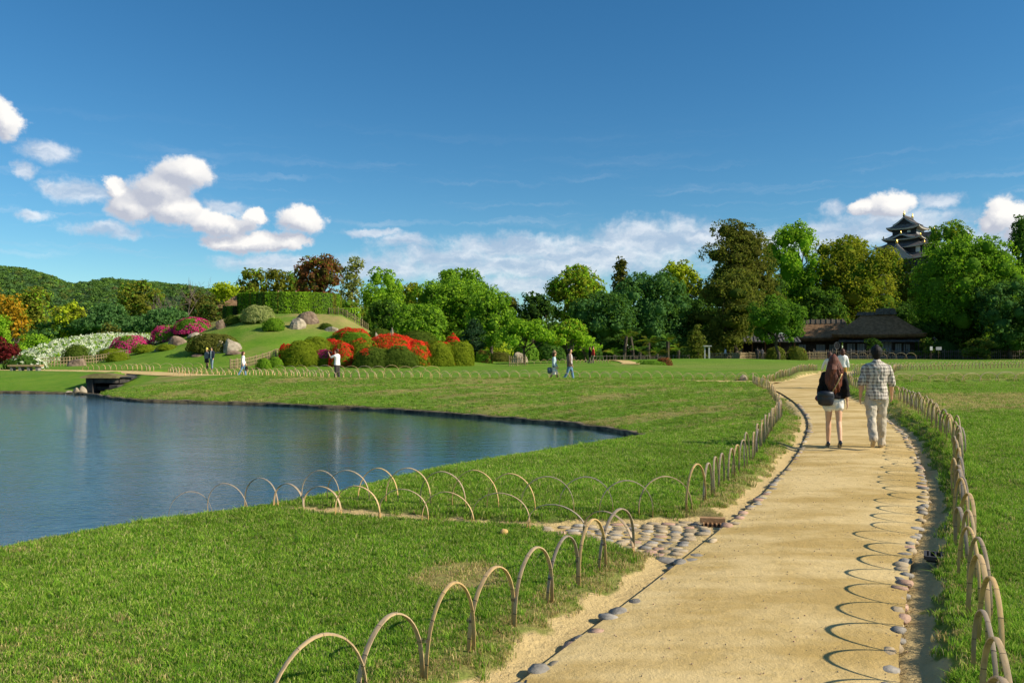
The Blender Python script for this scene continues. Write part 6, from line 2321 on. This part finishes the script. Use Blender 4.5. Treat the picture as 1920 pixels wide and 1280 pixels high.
    for k in (0, 1):
        H0, K, A, heel, toe = J[k]
        fd = (toe - heel) / np.linalg.norm(toe - heel)
        upv = np.cross(v(1, 0, 0), fd)
        t.tube([heel + upv * .035, heel + fd * .07 + upv * .04, heel + fd * .15 + upv * .026, toe + upv * .014], [(.036, .046), (.038, .050), (.044, .032), (.036, .022)], 10, side=(1, 0, 0), cap=.3)
        if kind == 'heel':
            hb = heel + fd * .0
            t.tube([hb + upv * .01, v(hb[0], hb[1] - .005, hb[2] - .05)], [.016, .010], 6, cap=.1)
    M(sc(t), 'shoes', mat, voxel * .8)
    # --- hair
    hm, hk = wear['hair']
    t = MB()
    t.tube([C(0, -.042, 1.545), C(0, -.035, 1.60), C(0, -.026, 1.66), C(0, -.012, 1.705), C(0, -.008, 1.738)], [(.056, .050), (.080, .078), (.087, .092), (.080, .090), (.050, .062)], 14)
    for sg in (-1, 1):
        t.tube([C(sg * .07, .01, 1.69), C(sg * .078, .015, 1.625)], [(.022, .04), (.014, .028)], 8)
    t.tube([C(-.045, .062, 1.715), C(.045, .062, 1.715)], [.026, .026], 8)
    if hk == 'long':
        hr_ = np.random.default_rng(12)
        t.tube([C(0, -.05, 1.66), C(0, -.085, 1.50), C(0, -.125, 1.36), C(0, -.135, 1.20), C(0, -.125, 1.08)], [(.09, .07), (.11, .055), (.128, .045), (.120, .038), (.08, .025)], 14)
        for j in range(13):
            u = -1 + 2 * j / 12
            ph = hr_.uniform(0, 6)
            L = 1.02 + .10 * abs(u) + hr_.uniform(-.03, .05)
            pts = [C(u * .085, -.06 - .02 * (1 - u * u), 1.62)]
            for q in np.linspace(1.48, L, 7):
                a = (1.55 - q) * 14 + ph
                pts.append(C(u * .13 + .016 * math.sin(a), -.105 - .045 * (1 - u * u) - .016 * math.cos(a), q))
            t.tube(pts, [.028] + [.026] * 6 + [.012], 7)
    elif hk == 'bob':
        t.tube([C(0, -.04, 1.66), C(0, -.055, 1.52), C(0, -.05, 1.44)], [(.09, .085), (.095, .075), (.07, .05)], 12)
        for sg in (-1, 1):
            t.tube([C(sg * .078, .0, 1.66), C(sg * .082, .01, 1.52), C(sg * .075, .02, 1.42)], [.028, .026, .016], 8)
    else:
        hr_ = np.random.default_rng(4)
        for j in range(34):
            a = hr_.uniform(0, 6.28)
            q = hr_.uniform(.3, 1)
            bx, by = .07 * q * math.cos(a), .075 * q * math.sin(a) - .02
            t.tube([C(bx, by, 1.72 + .03 * (1 - q)), C(bx * 1.32, by * 1.32 - .006, 1.685 + .055 * (1 - q) - .05 * hr_.random())], [.018, .007], 5)
    M(sc(t), 'hair', hm, voxel * .7, 1)
    if wear.get('hat'):
        mat, brim = wear['hat']
        t = MB()
        t.tube([C(0, 0, 1.70), C(0, -.004, 1.75), C(0, -.006, 1.80)], [(.096, .106), (.095, .104), (.070, .078)], 14)
        t.tube([C(0, .012, 1.700), C(0, .012, 1.712)], [(.10 + brim, .11 + brim), (.098 + brim, .108 + brim)], 16, cap=.1)
        M(sc(t), 'hat', mat, voxel * .7)
    return root, J, A_, up, s, org


def local_pt(info, p):
    """point in a person's own frame -> world"""
    root, J, A_, up, s, org = info[:6]
    rz = info[6]
    q = (np.array(p) + up) * s
    c, sn = math.cos(rz), math.sin(rz)
    return (org[0] + q[0] * c - q[1] * sn, org[1] + q[0] * sn + q[1] * c, org[2] + q[2])


# ---- the couple in front
WX, WY = (1563 - CX) / F * 13.35, 13.35
hdW = -.28
wi = person('woman with long auburn hair, black top and white shorts walking away on the path', WX, WY, 1.53, hdW, ((7, 3, -10), (-8, 22, -26)), ((6, 9, 28), (-12, 10, 14)),
            dict(legs=(cloth('white_shorts', (.80, .76, .68)), .40, 1.12), top=(cloth('black_top', (.010, .008, .008)), .93, .80, 1.22), shoes=(mat_plain('black_patent', (.012, .012, .013), .18, .6), 'heel'), hair=(HAIR_AUBURN, 'long')),
            voxel=.012, female=True, group='couple walking on the path', z=.02) + (hdW,)
# cape-like fall of the top
bag_c = local_pt(wi, (-.16, -.165, .93))
bag = empty('shoulder_bag', bag_c, 'dark navy shoulder bag hanging at the hip of the woman in front', 'bag')
mb = MB()
cw, sw_ = math.cos(hdW), math.sin(hdW)


def bagpt(a, b, c):
    return (bag_c[0] + a * cw - b * sw_, bag_c[1] + a * sw_ + b * cw, bag_c[2] + c)


NAVY = mat_plain('navy_leather', (.018, .022, .032), .4, .4)
mb.tube([bagpt(-.115, 0, 0), bagpt(-.06, -.008, .005), bagpt(.06, -.008, .005), bagpt(.115, 0, 0)], [(.045, .10), (.058, .125), (.058, .125), (.045, .105)], 12, side=(sw_, -cw, 0), cap=.15)
mb.build('bag_body', NAVY, bag, True)
fl = MB()
fl.tube([bagpt(-.115, -.035, .065), bagpt(0, -.055, .07), bagpt(.115, -.035, .065)], [(.022, .055), (.024, .06), (.022, .055)], 10, side=(sw_, -cw, 0), cap=.1)
fl.build('flap', NAVY, bag, True)
stp = [local_pt(wi, p) for p in ((-.05, -.17, 1.03), (.0, -.185, 1.13), (.06, -.195, 1.25), (.12, -.17, 1.38), (.155, -.05, 1.475), (.13, .10, 1.38))]
MB().tube(stp, [(.010, .005)] * 6, 6).build('strap', mat_plain('brass_chain', (.45, .33, .14), .4, .5, .6), bag, True)
pu = local_pt(wi, (-.275, -.06, .93))
o = MB().tube([(pu[0] - .03, pu[1], pu[2]), (pu[0] + .03, pu[1] + .01, pu[2] + .005)], [(.045, .05), (.045, .05)], 10, cap=.4).build('purse', mat_plain('maroon_leather', (.16, .03, .04), .5), None, True)
tag(o, 'small maroon purse held at the left side of the auburn-haired woman', 'purse')

MX, MY = (1643 - CX) / F * 13.45, 13.45
hdM = -.30
KHAKI = mat_noise('khaki_trousers', (.42, .36, .26), (.55, .48, .37), 5.0, .9, .5, 9)
mi = person('man in plaid shirt and pale khaki trousers walking away beside the auburn-haired woman', MX, MY, 1.715, hdM, ((-14, 30, -36), (8, 4, 0)), ((-8, 9, 22), (10, 11, 20)),
            dict(legs=(KHAKI, 1, 1.16), top=(plaid(), .83, .60, 1.12), collar=True, shoes=(cloth('tan_sneaker', (.40, .32, .22)), 'flat'), hair=(HAIR_BLACK, 'short')),
            voxel=.012, group='couple walking on the path', z=.02) + (hdM,)

# ---- the pair ahead of them
CREAM = cloth('cream_blouse', (.80, .75, .62))
person('visitor in cream top and grey-green skirt ahead of the couple, left of the pair', (1556 - CX) / F * 33.0, 33.0, 1.60, -.4, ((10, 6, 0), (-10, 14, -14)), ((-4, 24, 20), (6, 8, 60)),
       dict(skirt=(cloth('grey_skirt', (.30, .32, .26)), .42, .05), legs=(cloth('grey_tights', (.28, .28, .25)), 1, .8), top=(CREAM, .95, .9, 1.08), shoes=(cloth('dark_shoe', (.04, .035, .03)), 'flat'), hair=(HAIR_BROWN, 'bob')), female=True,
       group='pair of visitors ahead on the path')
person('visitor in white cardigan and ochre trousers ahead of the couple, right of the pair', (1580 - CX) / F * 33.3, 33.3, 1.60, -.4, ((-8, 12, -10), (9, 5, 0)), ((4, 8, 60), (-4, 10, 20)),
       dict(legs=(cloth('ochre_trousers', (.42, .23, .06)), 1, 1.15), top=(cloth('white_cardigan', (.82, .80, .74)), .9, .95, 1.1), shoes=(cloth('dark_shoe', (.04, .035, .03)), 'flat'), hair=(HAIR_BROWN, 'bob')), female=True,
       group='pair of visitors ahead on the path')
fc = Q(1569, 648, 33.1)
fan = empty('paddle_fan', (fc[0], fc[1], fc[2] - .2), 'round black fan with pale rim held up between the pair ahead', 'fan')
ring = [(fc[0] + .105 * math.cos(a), fc[1] - .01, fc[2] + .15 * math.sin(a)) for a in np.linspace(0, 2 * math.pi, 20)]
m_ = MB()
m_.add([(fc[0] + .10 * math.cos(a), fc[1] + q, fc[2] + .145 * math.sin(a)) for q in (-.006, .006) for a in np.linspace(0, 2 * math.pi, 20, endpoint=False)],
       [tuple(range(19, -1, -1)), tuple(range(20, 40))] + [(k, (k + 1) % 20, 20 + (k + 1) % 20, 20 + k) for k in range(20)])
m_.build('leaf', mat_plain('black_paper', (.012, .012, .014), .7), fan)
MB().tube(ring, [.005] * 20, 5, cap=0).build('rim', cloth('pale_rim', (.25, .27, .28)), fan)
MB().tube([(fc[0], fc[1], fc[2] - .13), (fc[0] - .02, fc[1], fc[2] - .32)], [.012, .012], 6).build('handle', TANWOOD, fan)

# ---- the couple on the far path
person('woman in brown hat, pale blue cardigan and cream skirt strolling on the far path', (1040 - CX) / F * 39.9, 40.2, 1.58, -1.75, ((16, 6, 0), (-16, 14, -16)), ((4, 8, 25), (-4, 10, 35)),
       dict(skirt=(cloth('cream_skirt', (.88, .79, .64)), .48, .06), legs=(cloth('black_tights', (.03, .025, .025)), 1, .78), top=(cloth('pale_blue', (.42, .54, .56)), .97, .95, 1.10), shoes=(cloth('tan_shoe', (.35, .25, .15)), 'flat'), hair=(HAIR_BROWN, 'bob'),
            hat=(cloth('brown_hat', (.30, .19, .11)), .05)), female=True, group='strolling couple on the far path')
person('man in brown jacket and blue jeans strolling on the far path', (1069 - CX) / F * 39.9, 40.0, 1.74, -1.9, ((14, 6, 0), (-18, 14, -18)), ((-8, 8, 15), (10, 12, 20)),
       dict(legs=(cloth('blue_jeans', (.13, .24, .36)), 1, 1.05), top=(cloth('white_shirt', (.8, .79, .76)), .84, .5, 1.02), jacket=(cloth('brown_jacket', (.17, .115, .09)), .84, 0), shoes=(cloth('pale_shoe', (.5, .42, .33)), 'flat'), hair=(HAIR_BLACK, 'short')),
       group='strolling couple on the far path')
bp_ = Q(1031, 694, 40.1)
mb = MB()
mb.tube([(bp_[0], bp_[1], bp_[2] - .12), (bp_[0] - .02, bp_[1], bp_[2] + .12)], [(.12, .10), (.11, .08)], 10, cap=.3)
tag(mb.build('tote_bag', cloth('slate_bag', (.10, .14, .17)), None, True), 'slate blue bag carried behind the woman in the brown hat', 'bag')

# ---- photographer and others on the left
ph = person('man in white shirt and dark trousers taking photographs in front of the red azaleas', (632 - CX) / F * 42.8, 42.8, 1.70, 1.15, ((4, 2, 0), (-4, 2, 0)), ((62, 12, 92), (66, 16, 95)),
            dict(legs=(cloth('charcoal', (.05, .045, .042)), 1, 1.2), top=(cloth('white_shirt', (.8, .79, .76)), .86, .45, 1.2), shoes=(cloth('dark_shoe', (.04, .035, .03)), 'flat'), hair=(HAIR_BROWN, 'short')), group='visitors below the hill') + (1.15,)
W0, W1 = ph[2][0][2], ph[2][1][2]
cpos = local_pt(ph, (np.array(W0) + np.array(W1)) / 2 - ph[3] + np.array([0, .07, .06]))
cm = empty('camera_device', cpos, 'small black camera raised by the man in the white shirt', 'camera')
c_, s__ = math.cos(1.15), math.sin(1.15)
MB().box(cpos, (.15, .07, .10), 1.15).build('camera_body', GLOOM, cm)
MB().tube([(cpos[0] - s__ * .03, cpos[1] + c_ * .03, cpos[2]), (cpos[0] - s__ * .12, cpos[1] + c_ * .12, cpos[2])], [.04, .045], 10).build('lens', mat_plain('black_plastic', (.02, .02, .02), .35), cm)
person('woman in white blouse and jeans walking below the hill', (456 - CX) / F * 48.5, 48.5, 1.56, -1.3, ((14, 5, 0), (-16, 14, -18)), ((8, 8, 20), (-8, 8, 15)),
       dict(legs=(cloth('blue_jeans', (.13, .24, .36)), 1, 1.05), top=(cloth('white_cardigan', (.82, .80, .74)), .84, .9, 1.06), shoes=(cloth('pale_shoe', (.5, .42, .33)), 'flat'), hair=(HAIR_BROWN, 'bob')), female=True, group='visitors below the hill')
hb = Q(462, 691, 48.4)
mb = MB().tube([(hb[0], hb[1], hb[2] - .1), (hb[0], hb[1], hb[2] + .1)], [(.10, .06), (.09, .05)], 8, cap=.3)
tag(mb.build('handbag', cloth('black_top', (.010, .008, .008)), None, True), 'black handbag at the side of the woman in the white blouse', 'bag')
person('visitor in yellow hat and dark grey clothes, left of the pair below the pale boulders', (388 - CX) / F * 60.5, 60.5, 1.56, 2.9, ((4, 4, 0), (-6, 6, 0)), ((4, 8, 15), (-4, 8, 12)),
       dict(skirt=(cloth('black_skirt', (.03, .022, .025)), .55, .03), legs=(cloth('black_tights', (.03, .025, .025)), 1, .78), top=(cloth('slate_top', (.16, .18, .21)), .9, .9, 1.08), shoes=(cloth('dark_shoe', (.04, .035, .03)), 'flat'), hair=(HAIR_BROWN, 'bob'),
            hat=(cloth('yellow_hat', (.75, .62, .12)), .02)), female=True, group='visitors below the hill')
person('visitor in navy jacket, white shirt and jeans, right of the pair below the pale boulders', (397 - CX) / F * 60.2, 60.2, 1.66, 2.8, ((6, 4, 0), (-6, 6, 0)), ((4, 8, 12), (-4, 10, 10)),
       dict(legs=(cloth('grey_jeans', (.22, .28, .34)), 1, 1.05), top=(cloth('white_shirt', (.8, .79, .76)), .86, .5, 1.02), jacket=(cloth('navy_jacket', (.03, .035, .06)), .88, 0), shoes=(cloth('dark_shoe', (.04, .035, .03)), 'flat'), hair=(HAIR_BLACK, 'short')),
       group='visitors below the hill')
# ---- far visitors by the maples and the shop
person('visitor in red jacket walking beside the low maple', (1112 - CX) / F * 73, 73, 1.66, -1.2, ((10, 6, 0), (-10, 10, 0)), ((4, 8, 15), (-4, 8, 12)),
       dict(legs=(cloth('brown_slacks', (.16, .13, .10)), 1, 1.05), top=(cloth('red_jacket', (.50, .035, .03)), .86, .95, 1.12), shoes=(cloth('dark_shoe', (.04, .035, .03)), 'flat'), hair=(HAIR_BROWN, 'short')), voxel=.03, group='far visitors on the centre lawn')
person('visitor in dark coat close beside the red-jacketed one', (1106 - CX) / F * 73.4, 73.4, 1.58, -1.2, ((10, 6, 0), (-10, 10, 0)), ((4, 8, 15), (-4, 8, 12)),
       dict(legs=(cloth('brown_slacks', (.16, .13, .10)), 1, 1.05), top=(cloth('black_top', (.010, .008, .008)), .7, .95, 1.12), shoes=(cloth('dark_shoe', (.04, .035, .03)), 'flat'), hair=(HAIR_BROWN, 'bob')), voxel=.03, female=True, group='far visitors on the centre lawn')
for k, (px, D_, c, lab) in enumerate(((1420, 101, (.03, .025, .03), 'dark-clothed visitor by the bamboo fence before the shop, left of two'), (1429, 101.5, (.05, .05, .06), 'dark-clothed visitor by the bamboo fence before the shop, right of two'),
                                      (1360, 106, (.6, .6, .62), 'pale-shirted figure at the shop counter'), (1508, 112.5, (.5, .05, .05), 'visitor in red seen over the fence left of the thatched house'))):
    person(lab, (px - CX) / F * D_, D_, 1.64, .5 * k, ((4, 4, 0), (-5, 5, 0)), ((4, 8, 15), (-4, 8, 12)),
           dict(legs=(cloth('charcoal', (.05, .045, .042)), 1, 1.05), top=(cloth('far_top_%d' % k, c), .86, .95, 1.12), shoes=(cloth('dark_shoe', (.04, .035, .03)), 'flat'), hair=(HAIR_BLACK, 'short')), voxel=.035, group='far visitors near the shop')
for k, (px, D_, c, lab) in enumerate(((522, 91.5, (.45, .30, .22), 'visitor in tan seen above the hilltop hedge, left of two'), (555, 91.2, (.82, .80, .78), 'visitor in white seen above the hilltop hedge, right of two'))):
    zt_ = Q(px, 545, D_)[2]
    person(lab, (px - CX) / F * D_, D_, 1.68, 3.0, ((2, 2, 0), (-2, 2, 0)), ((4, 8, 15), (-4, 8, 12)),
           dict(legs=(cloth('charcoal', (.05, .045, .042)), 1, 1.05), top=(cloth('hill_top_%d' % k, c), .86, .95, 1.12), shoes=(cloth('dark_shoe', (.04, .035, .03)), 'flat'), hair=(HAIR_BROWN, 'short')), voxel=.035, group='visitors on the hilltop', z=zt_ - 1.66)

# ================================================================== GRASS, PEBBLES (nobody could count them)
def mat_blade():
    m = bpy.data.materials.new('grass_blade')
    m.use_nodes = True
    tr = m.node_tree
    tr.nodes.clear()
    N = NT(tr)
    out = N.n('ShaderNodeOutputMaterial')
    at = N.n('ShaderNodeVertexColor', layer_name='Col')
    pos = N.n('ShaderNodeNewGeometry').outputs['Position']
    n1 = N.noise(pos, 0.6, 4, 0.6)
    oi = N.n('ShaderNodeObjectInfo')
    k = N.m('MULTIPLY_ADD', oi.outputs['Random'], 0.36, N.ramp(n1, 0.3, 0.7, 0.74, 1.05))
    cb = N.n('ShaderNodeCombineXYZ')
    for i in range(3):
        N.l(k, cb.inputs[i])
    c = N.v('MULTIPLY', at.outputs[0], cb.outputs[0])
    d = N.n('ShaderNodeBsdfDiffuse')
    t = N.n('ShaderNodeBsdfTranslucent')
    N.l(c, d.inputs[0])
    N.l(c, t.inputs[0])
    mx = N.n('ShaderNodeMixShader')
    mx.inputs[0].default_value = 0.42
    N.l(d.outputs[0], mx.inputs[1])
    N.l(t.outputs[0], mx.inputs[2])
    N.l(mx.outputs[0], out.inputs[0])
    return m


BLADE = mat_blade()


def tuft(name, n, r, h, w, pal, rs):
    V, C, fs = [], [], []
    for k in range(n):
        a, q = rs.uniform(0, 2 * math.pi), r * math.sqrt(rs.random())
        x, y = q * math.cos(a), q * math.sin(a)
        hh = h * rs.uniform(.55, 1.15)
        b = rs.uniform(0, 2 * math.pi)
        lean = hh * abs(rs.normal(0.0, 0.55)) + .2 * hh
        lx, ly = math.cos(b) * lean, math.sin(b) * lean
        wa = rs.uniform(0, math.pi)
        wx, wy = math.cos(wa) * w / 2, math.sin(wa) * w / 2
        i = len(V)
        V += [(x - wx, y - wy, -0.01), (x + wx, y + wy, -0.01), (x + wx * .8 + lx * .4, y + wy * .8 + ly * .4, hh * .6), (x - wx * .8 + lx * .4, y - wy * .8 + ly * .4, hh * .6), (x + lx, y + ly, hh)]
        c = np.array(pal[rs.integers(len(pal))]) * rs.uniform(.75, 1.25)
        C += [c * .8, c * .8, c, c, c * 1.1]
        fs += [(i, i + 1, i + 2), (i, i + 2, i + 3), (i + 3, i + 2, i + 4)]
    return bpy.data.objects.new(name, mesh_np(name, np.array(V), np.array(fs), BLADE, False, np.array(C)))


def instancer(name, pts, rot, scl, idx, objs):
    me = bpy.data.meshes.new(name)
    me.vertices.add(len(pts))
    me.vertices.foreach_set('co', np.ascontiguousarray(pts, np.float32).ravel())
    for nm, typ, dat, key in (('rot', 'FLOAT_VECTOR', rot, 'vector'), ('scl', 'FLOAT', scl, 'value'), ('idx', 'INT', idx, 'value')):
        at = me.attributes.new(nm, typ, 'POINT')
        at.data.foreach_set(key, np.ascontiguousarray(dat, np.int32 if typ == 'INT' else np.float32).ravel())
    o = bpy.data.objects.new(name, me)
    COL.objects.link(o)
    ng = bpy.data.node_groups.new(name, 'GeometryNodeTree')
    ng.interface.new_socket('Geometry', in_out='INPUT', socket_type='NodeSocketGeometry')
    ng.interface.new_socket('Geometry', in_out='OUTPUT', socket_type='NodeSocketGeometry')
    N = NT(ng)
    gi, go = N.n('NodeGroupInput'), N.n('NodeGroupOutput')
    ip = N.n('GeometryNodeInstanceOnPoints')
    N.l(gi.outputs[0], ip.inputs['Points'])
    gti = N.n('GeometryNodeGeometryToInstance')
    for ob in reversed(objs):
        io = N.n('GeometryNodeObjectInfo')
        io.inputs['Object'].default_value = ob
        N.l(io.outputs['Geometry'], gti.inputs[0])
    N.l(gti.outputs[0], ip.inputs['Instance'])
    ip.inputs['Pick Instance'].default_value = True

    def attr(nm, typ):
        a = N.n('GeometryNodeInputNamedAttribute', data_type=typ)
        a.inputs['Name'].default_value = nm
        return [s for s in a.outputs if s.enabled and s.name == 'Attribute'][0]
    N.l(attr('idx', 'INT'), ip.inputs['Instance Index'])
    N.l(attr('rot', 'FLOAT_VECTOR'), ip.inputs['Rotation'])
    N.l(attr('scl', 'FLOAT'), ip.inputs['Scale'])
    N.l(ip.outputs[0], go.inputs[0])
    md = o.modifiers.new('scatter', 'NODES')
    md.node_group = ng
    return o


gr = np.random.default_rng(77)
GREENS = [(0.13, 0.28, 0.022), (0.18, 0.345, 0.03), (0.25, 0.40, 0.04), (0.33, 0.42, 0.07), (0.10, 0.22, 0.022), (0.46, 0.42, 0.17), (0.22, 0.36, 0.03)]
DRYS = [(0.52, 0.41, 0.16), (0.58, 0.47, 0.21), (0.24, 0.33, 0.05), (0.44, 0.33, 0.14), (0.17, 0.30, 0.03)]
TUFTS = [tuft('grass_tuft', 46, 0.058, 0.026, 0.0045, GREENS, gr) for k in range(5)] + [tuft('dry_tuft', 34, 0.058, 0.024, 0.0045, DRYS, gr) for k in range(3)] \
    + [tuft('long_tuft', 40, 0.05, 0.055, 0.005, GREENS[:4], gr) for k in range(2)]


def scatter_grass():
    P_, S_, I_ = [], [], []
    # (x0, x1, y0, y1, per square metre, scale)
    for (y0, y1, dens, sc) in ((3.0, 6.0, 430, 0.95), (6.0, 9.0, 300, 1.15), (9.0, 13.0, 170, 1.45), (13.0, 20.0, 95, 1.5), (20.0, 30.0, 40, 1.8), (30, 44, 20, 2.1)):
        x0, x1 = -0.78 * y1 - 0.5, 0.76 * y1 + 0.5
        n = int((x1 - x0) * (y1 - y0) * dens)
        x, y = gr.uniform(x0, x1, n), gr.uniform(y0, y1, n)
        k = (x > -0.74 * y - .6) & (x < 0.72 * y + .6) & (y > 3.0)
        x, y = x[k], y[k]
        z, sand, dry, earth, s, sA, dch = land(x, y)
        keep = (s > 0.12) & (sA > 0.2) & (gr.random(len(x)) > sand * 1.25) & (gr.random(len(x)) > earth * .6) & (gr.random(len(x)) > np.maximum(dry - .55, 0) * 1.5)
        x, y, z, dry, sA, dch, s = x[keep], y[keep], z[keep], dry[keep], sA[keep], dch[keep], s[keep]
        idx = gr.integers(0, 5, len(x))
        isd = gr.random(len(x)) < dry * 1.1
        idx = np.where(isd, 5 + gr.integers(0, 3, len(x)), idx)
        lng = (~isd) & (gr.random(len(x)) < np.where(sA < 0.62, 0.30, 0.02))
        idx = np.where(lng, 8 + gr.integers(0, 2, len(x)), idx)
        P_.append(np.stack([x, y, z], 1))
        S_.append(sc * gr.uniform(.75, 1.25, len(x)))
        I_.append(idx)
    pts = np.vstack(P_)
    n = len(pts)
    rot = np.stack([gr.uniform(-.15, .15, n), gr.uniform(-.15, .15, n), gr.uniform(0, 6.28, n)], 1)
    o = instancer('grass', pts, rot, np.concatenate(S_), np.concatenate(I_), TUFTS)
    tag(o, 'short green lawn grass growing on both sides of the path', 'grass', kind='stuff')
    print('grass tufts', n)


scatter_grass()
PEB = [bpy.data.objects.new('pebble', stone_mesh('pebble', 0.012, 0.010, 0.006, m, gr, 6)) for m in (STONE_T, STONE_T, STONE_P)]


def scatter_pebbles():
    n = 2400
    y = 3 + 11 * gr.random(n) ** 1.5
    u = gr.random(n)
    xl, xr = np.interp(y, L_EDGE[:, 1], L_EDGE[:, 0]), np.interp(y, R_EDGE[:, 1], R_EDGE[:, 0])
    x = xl - .25 + (xr - xl + .5) * u
    zg = land(x, y)[0]
    ins = inside(x, y, PATH_A)
    z = np.where(ins, 0.004 + 0.02 * (1 - (2 * np.clip((x - xl) / (xr - xl), 0, 1) - 1) ** 2), zg)
    rot = np.stack([gr.uniform(-.3, .3, n), gr.uniform(-.3, .3, n), gr.uniform(0, 6.28, n)], 1)
    o = instancer('gravel', np.stack([x, y, z], 1), rot, gr.uniform(.2, .95, n) ** 2.2, gr.integers(0, 3, n), PEB)
    tag(o, 'scattered fine gravel on the sandy path', 'gravel', kind='stuff')


scatter_pebbles()
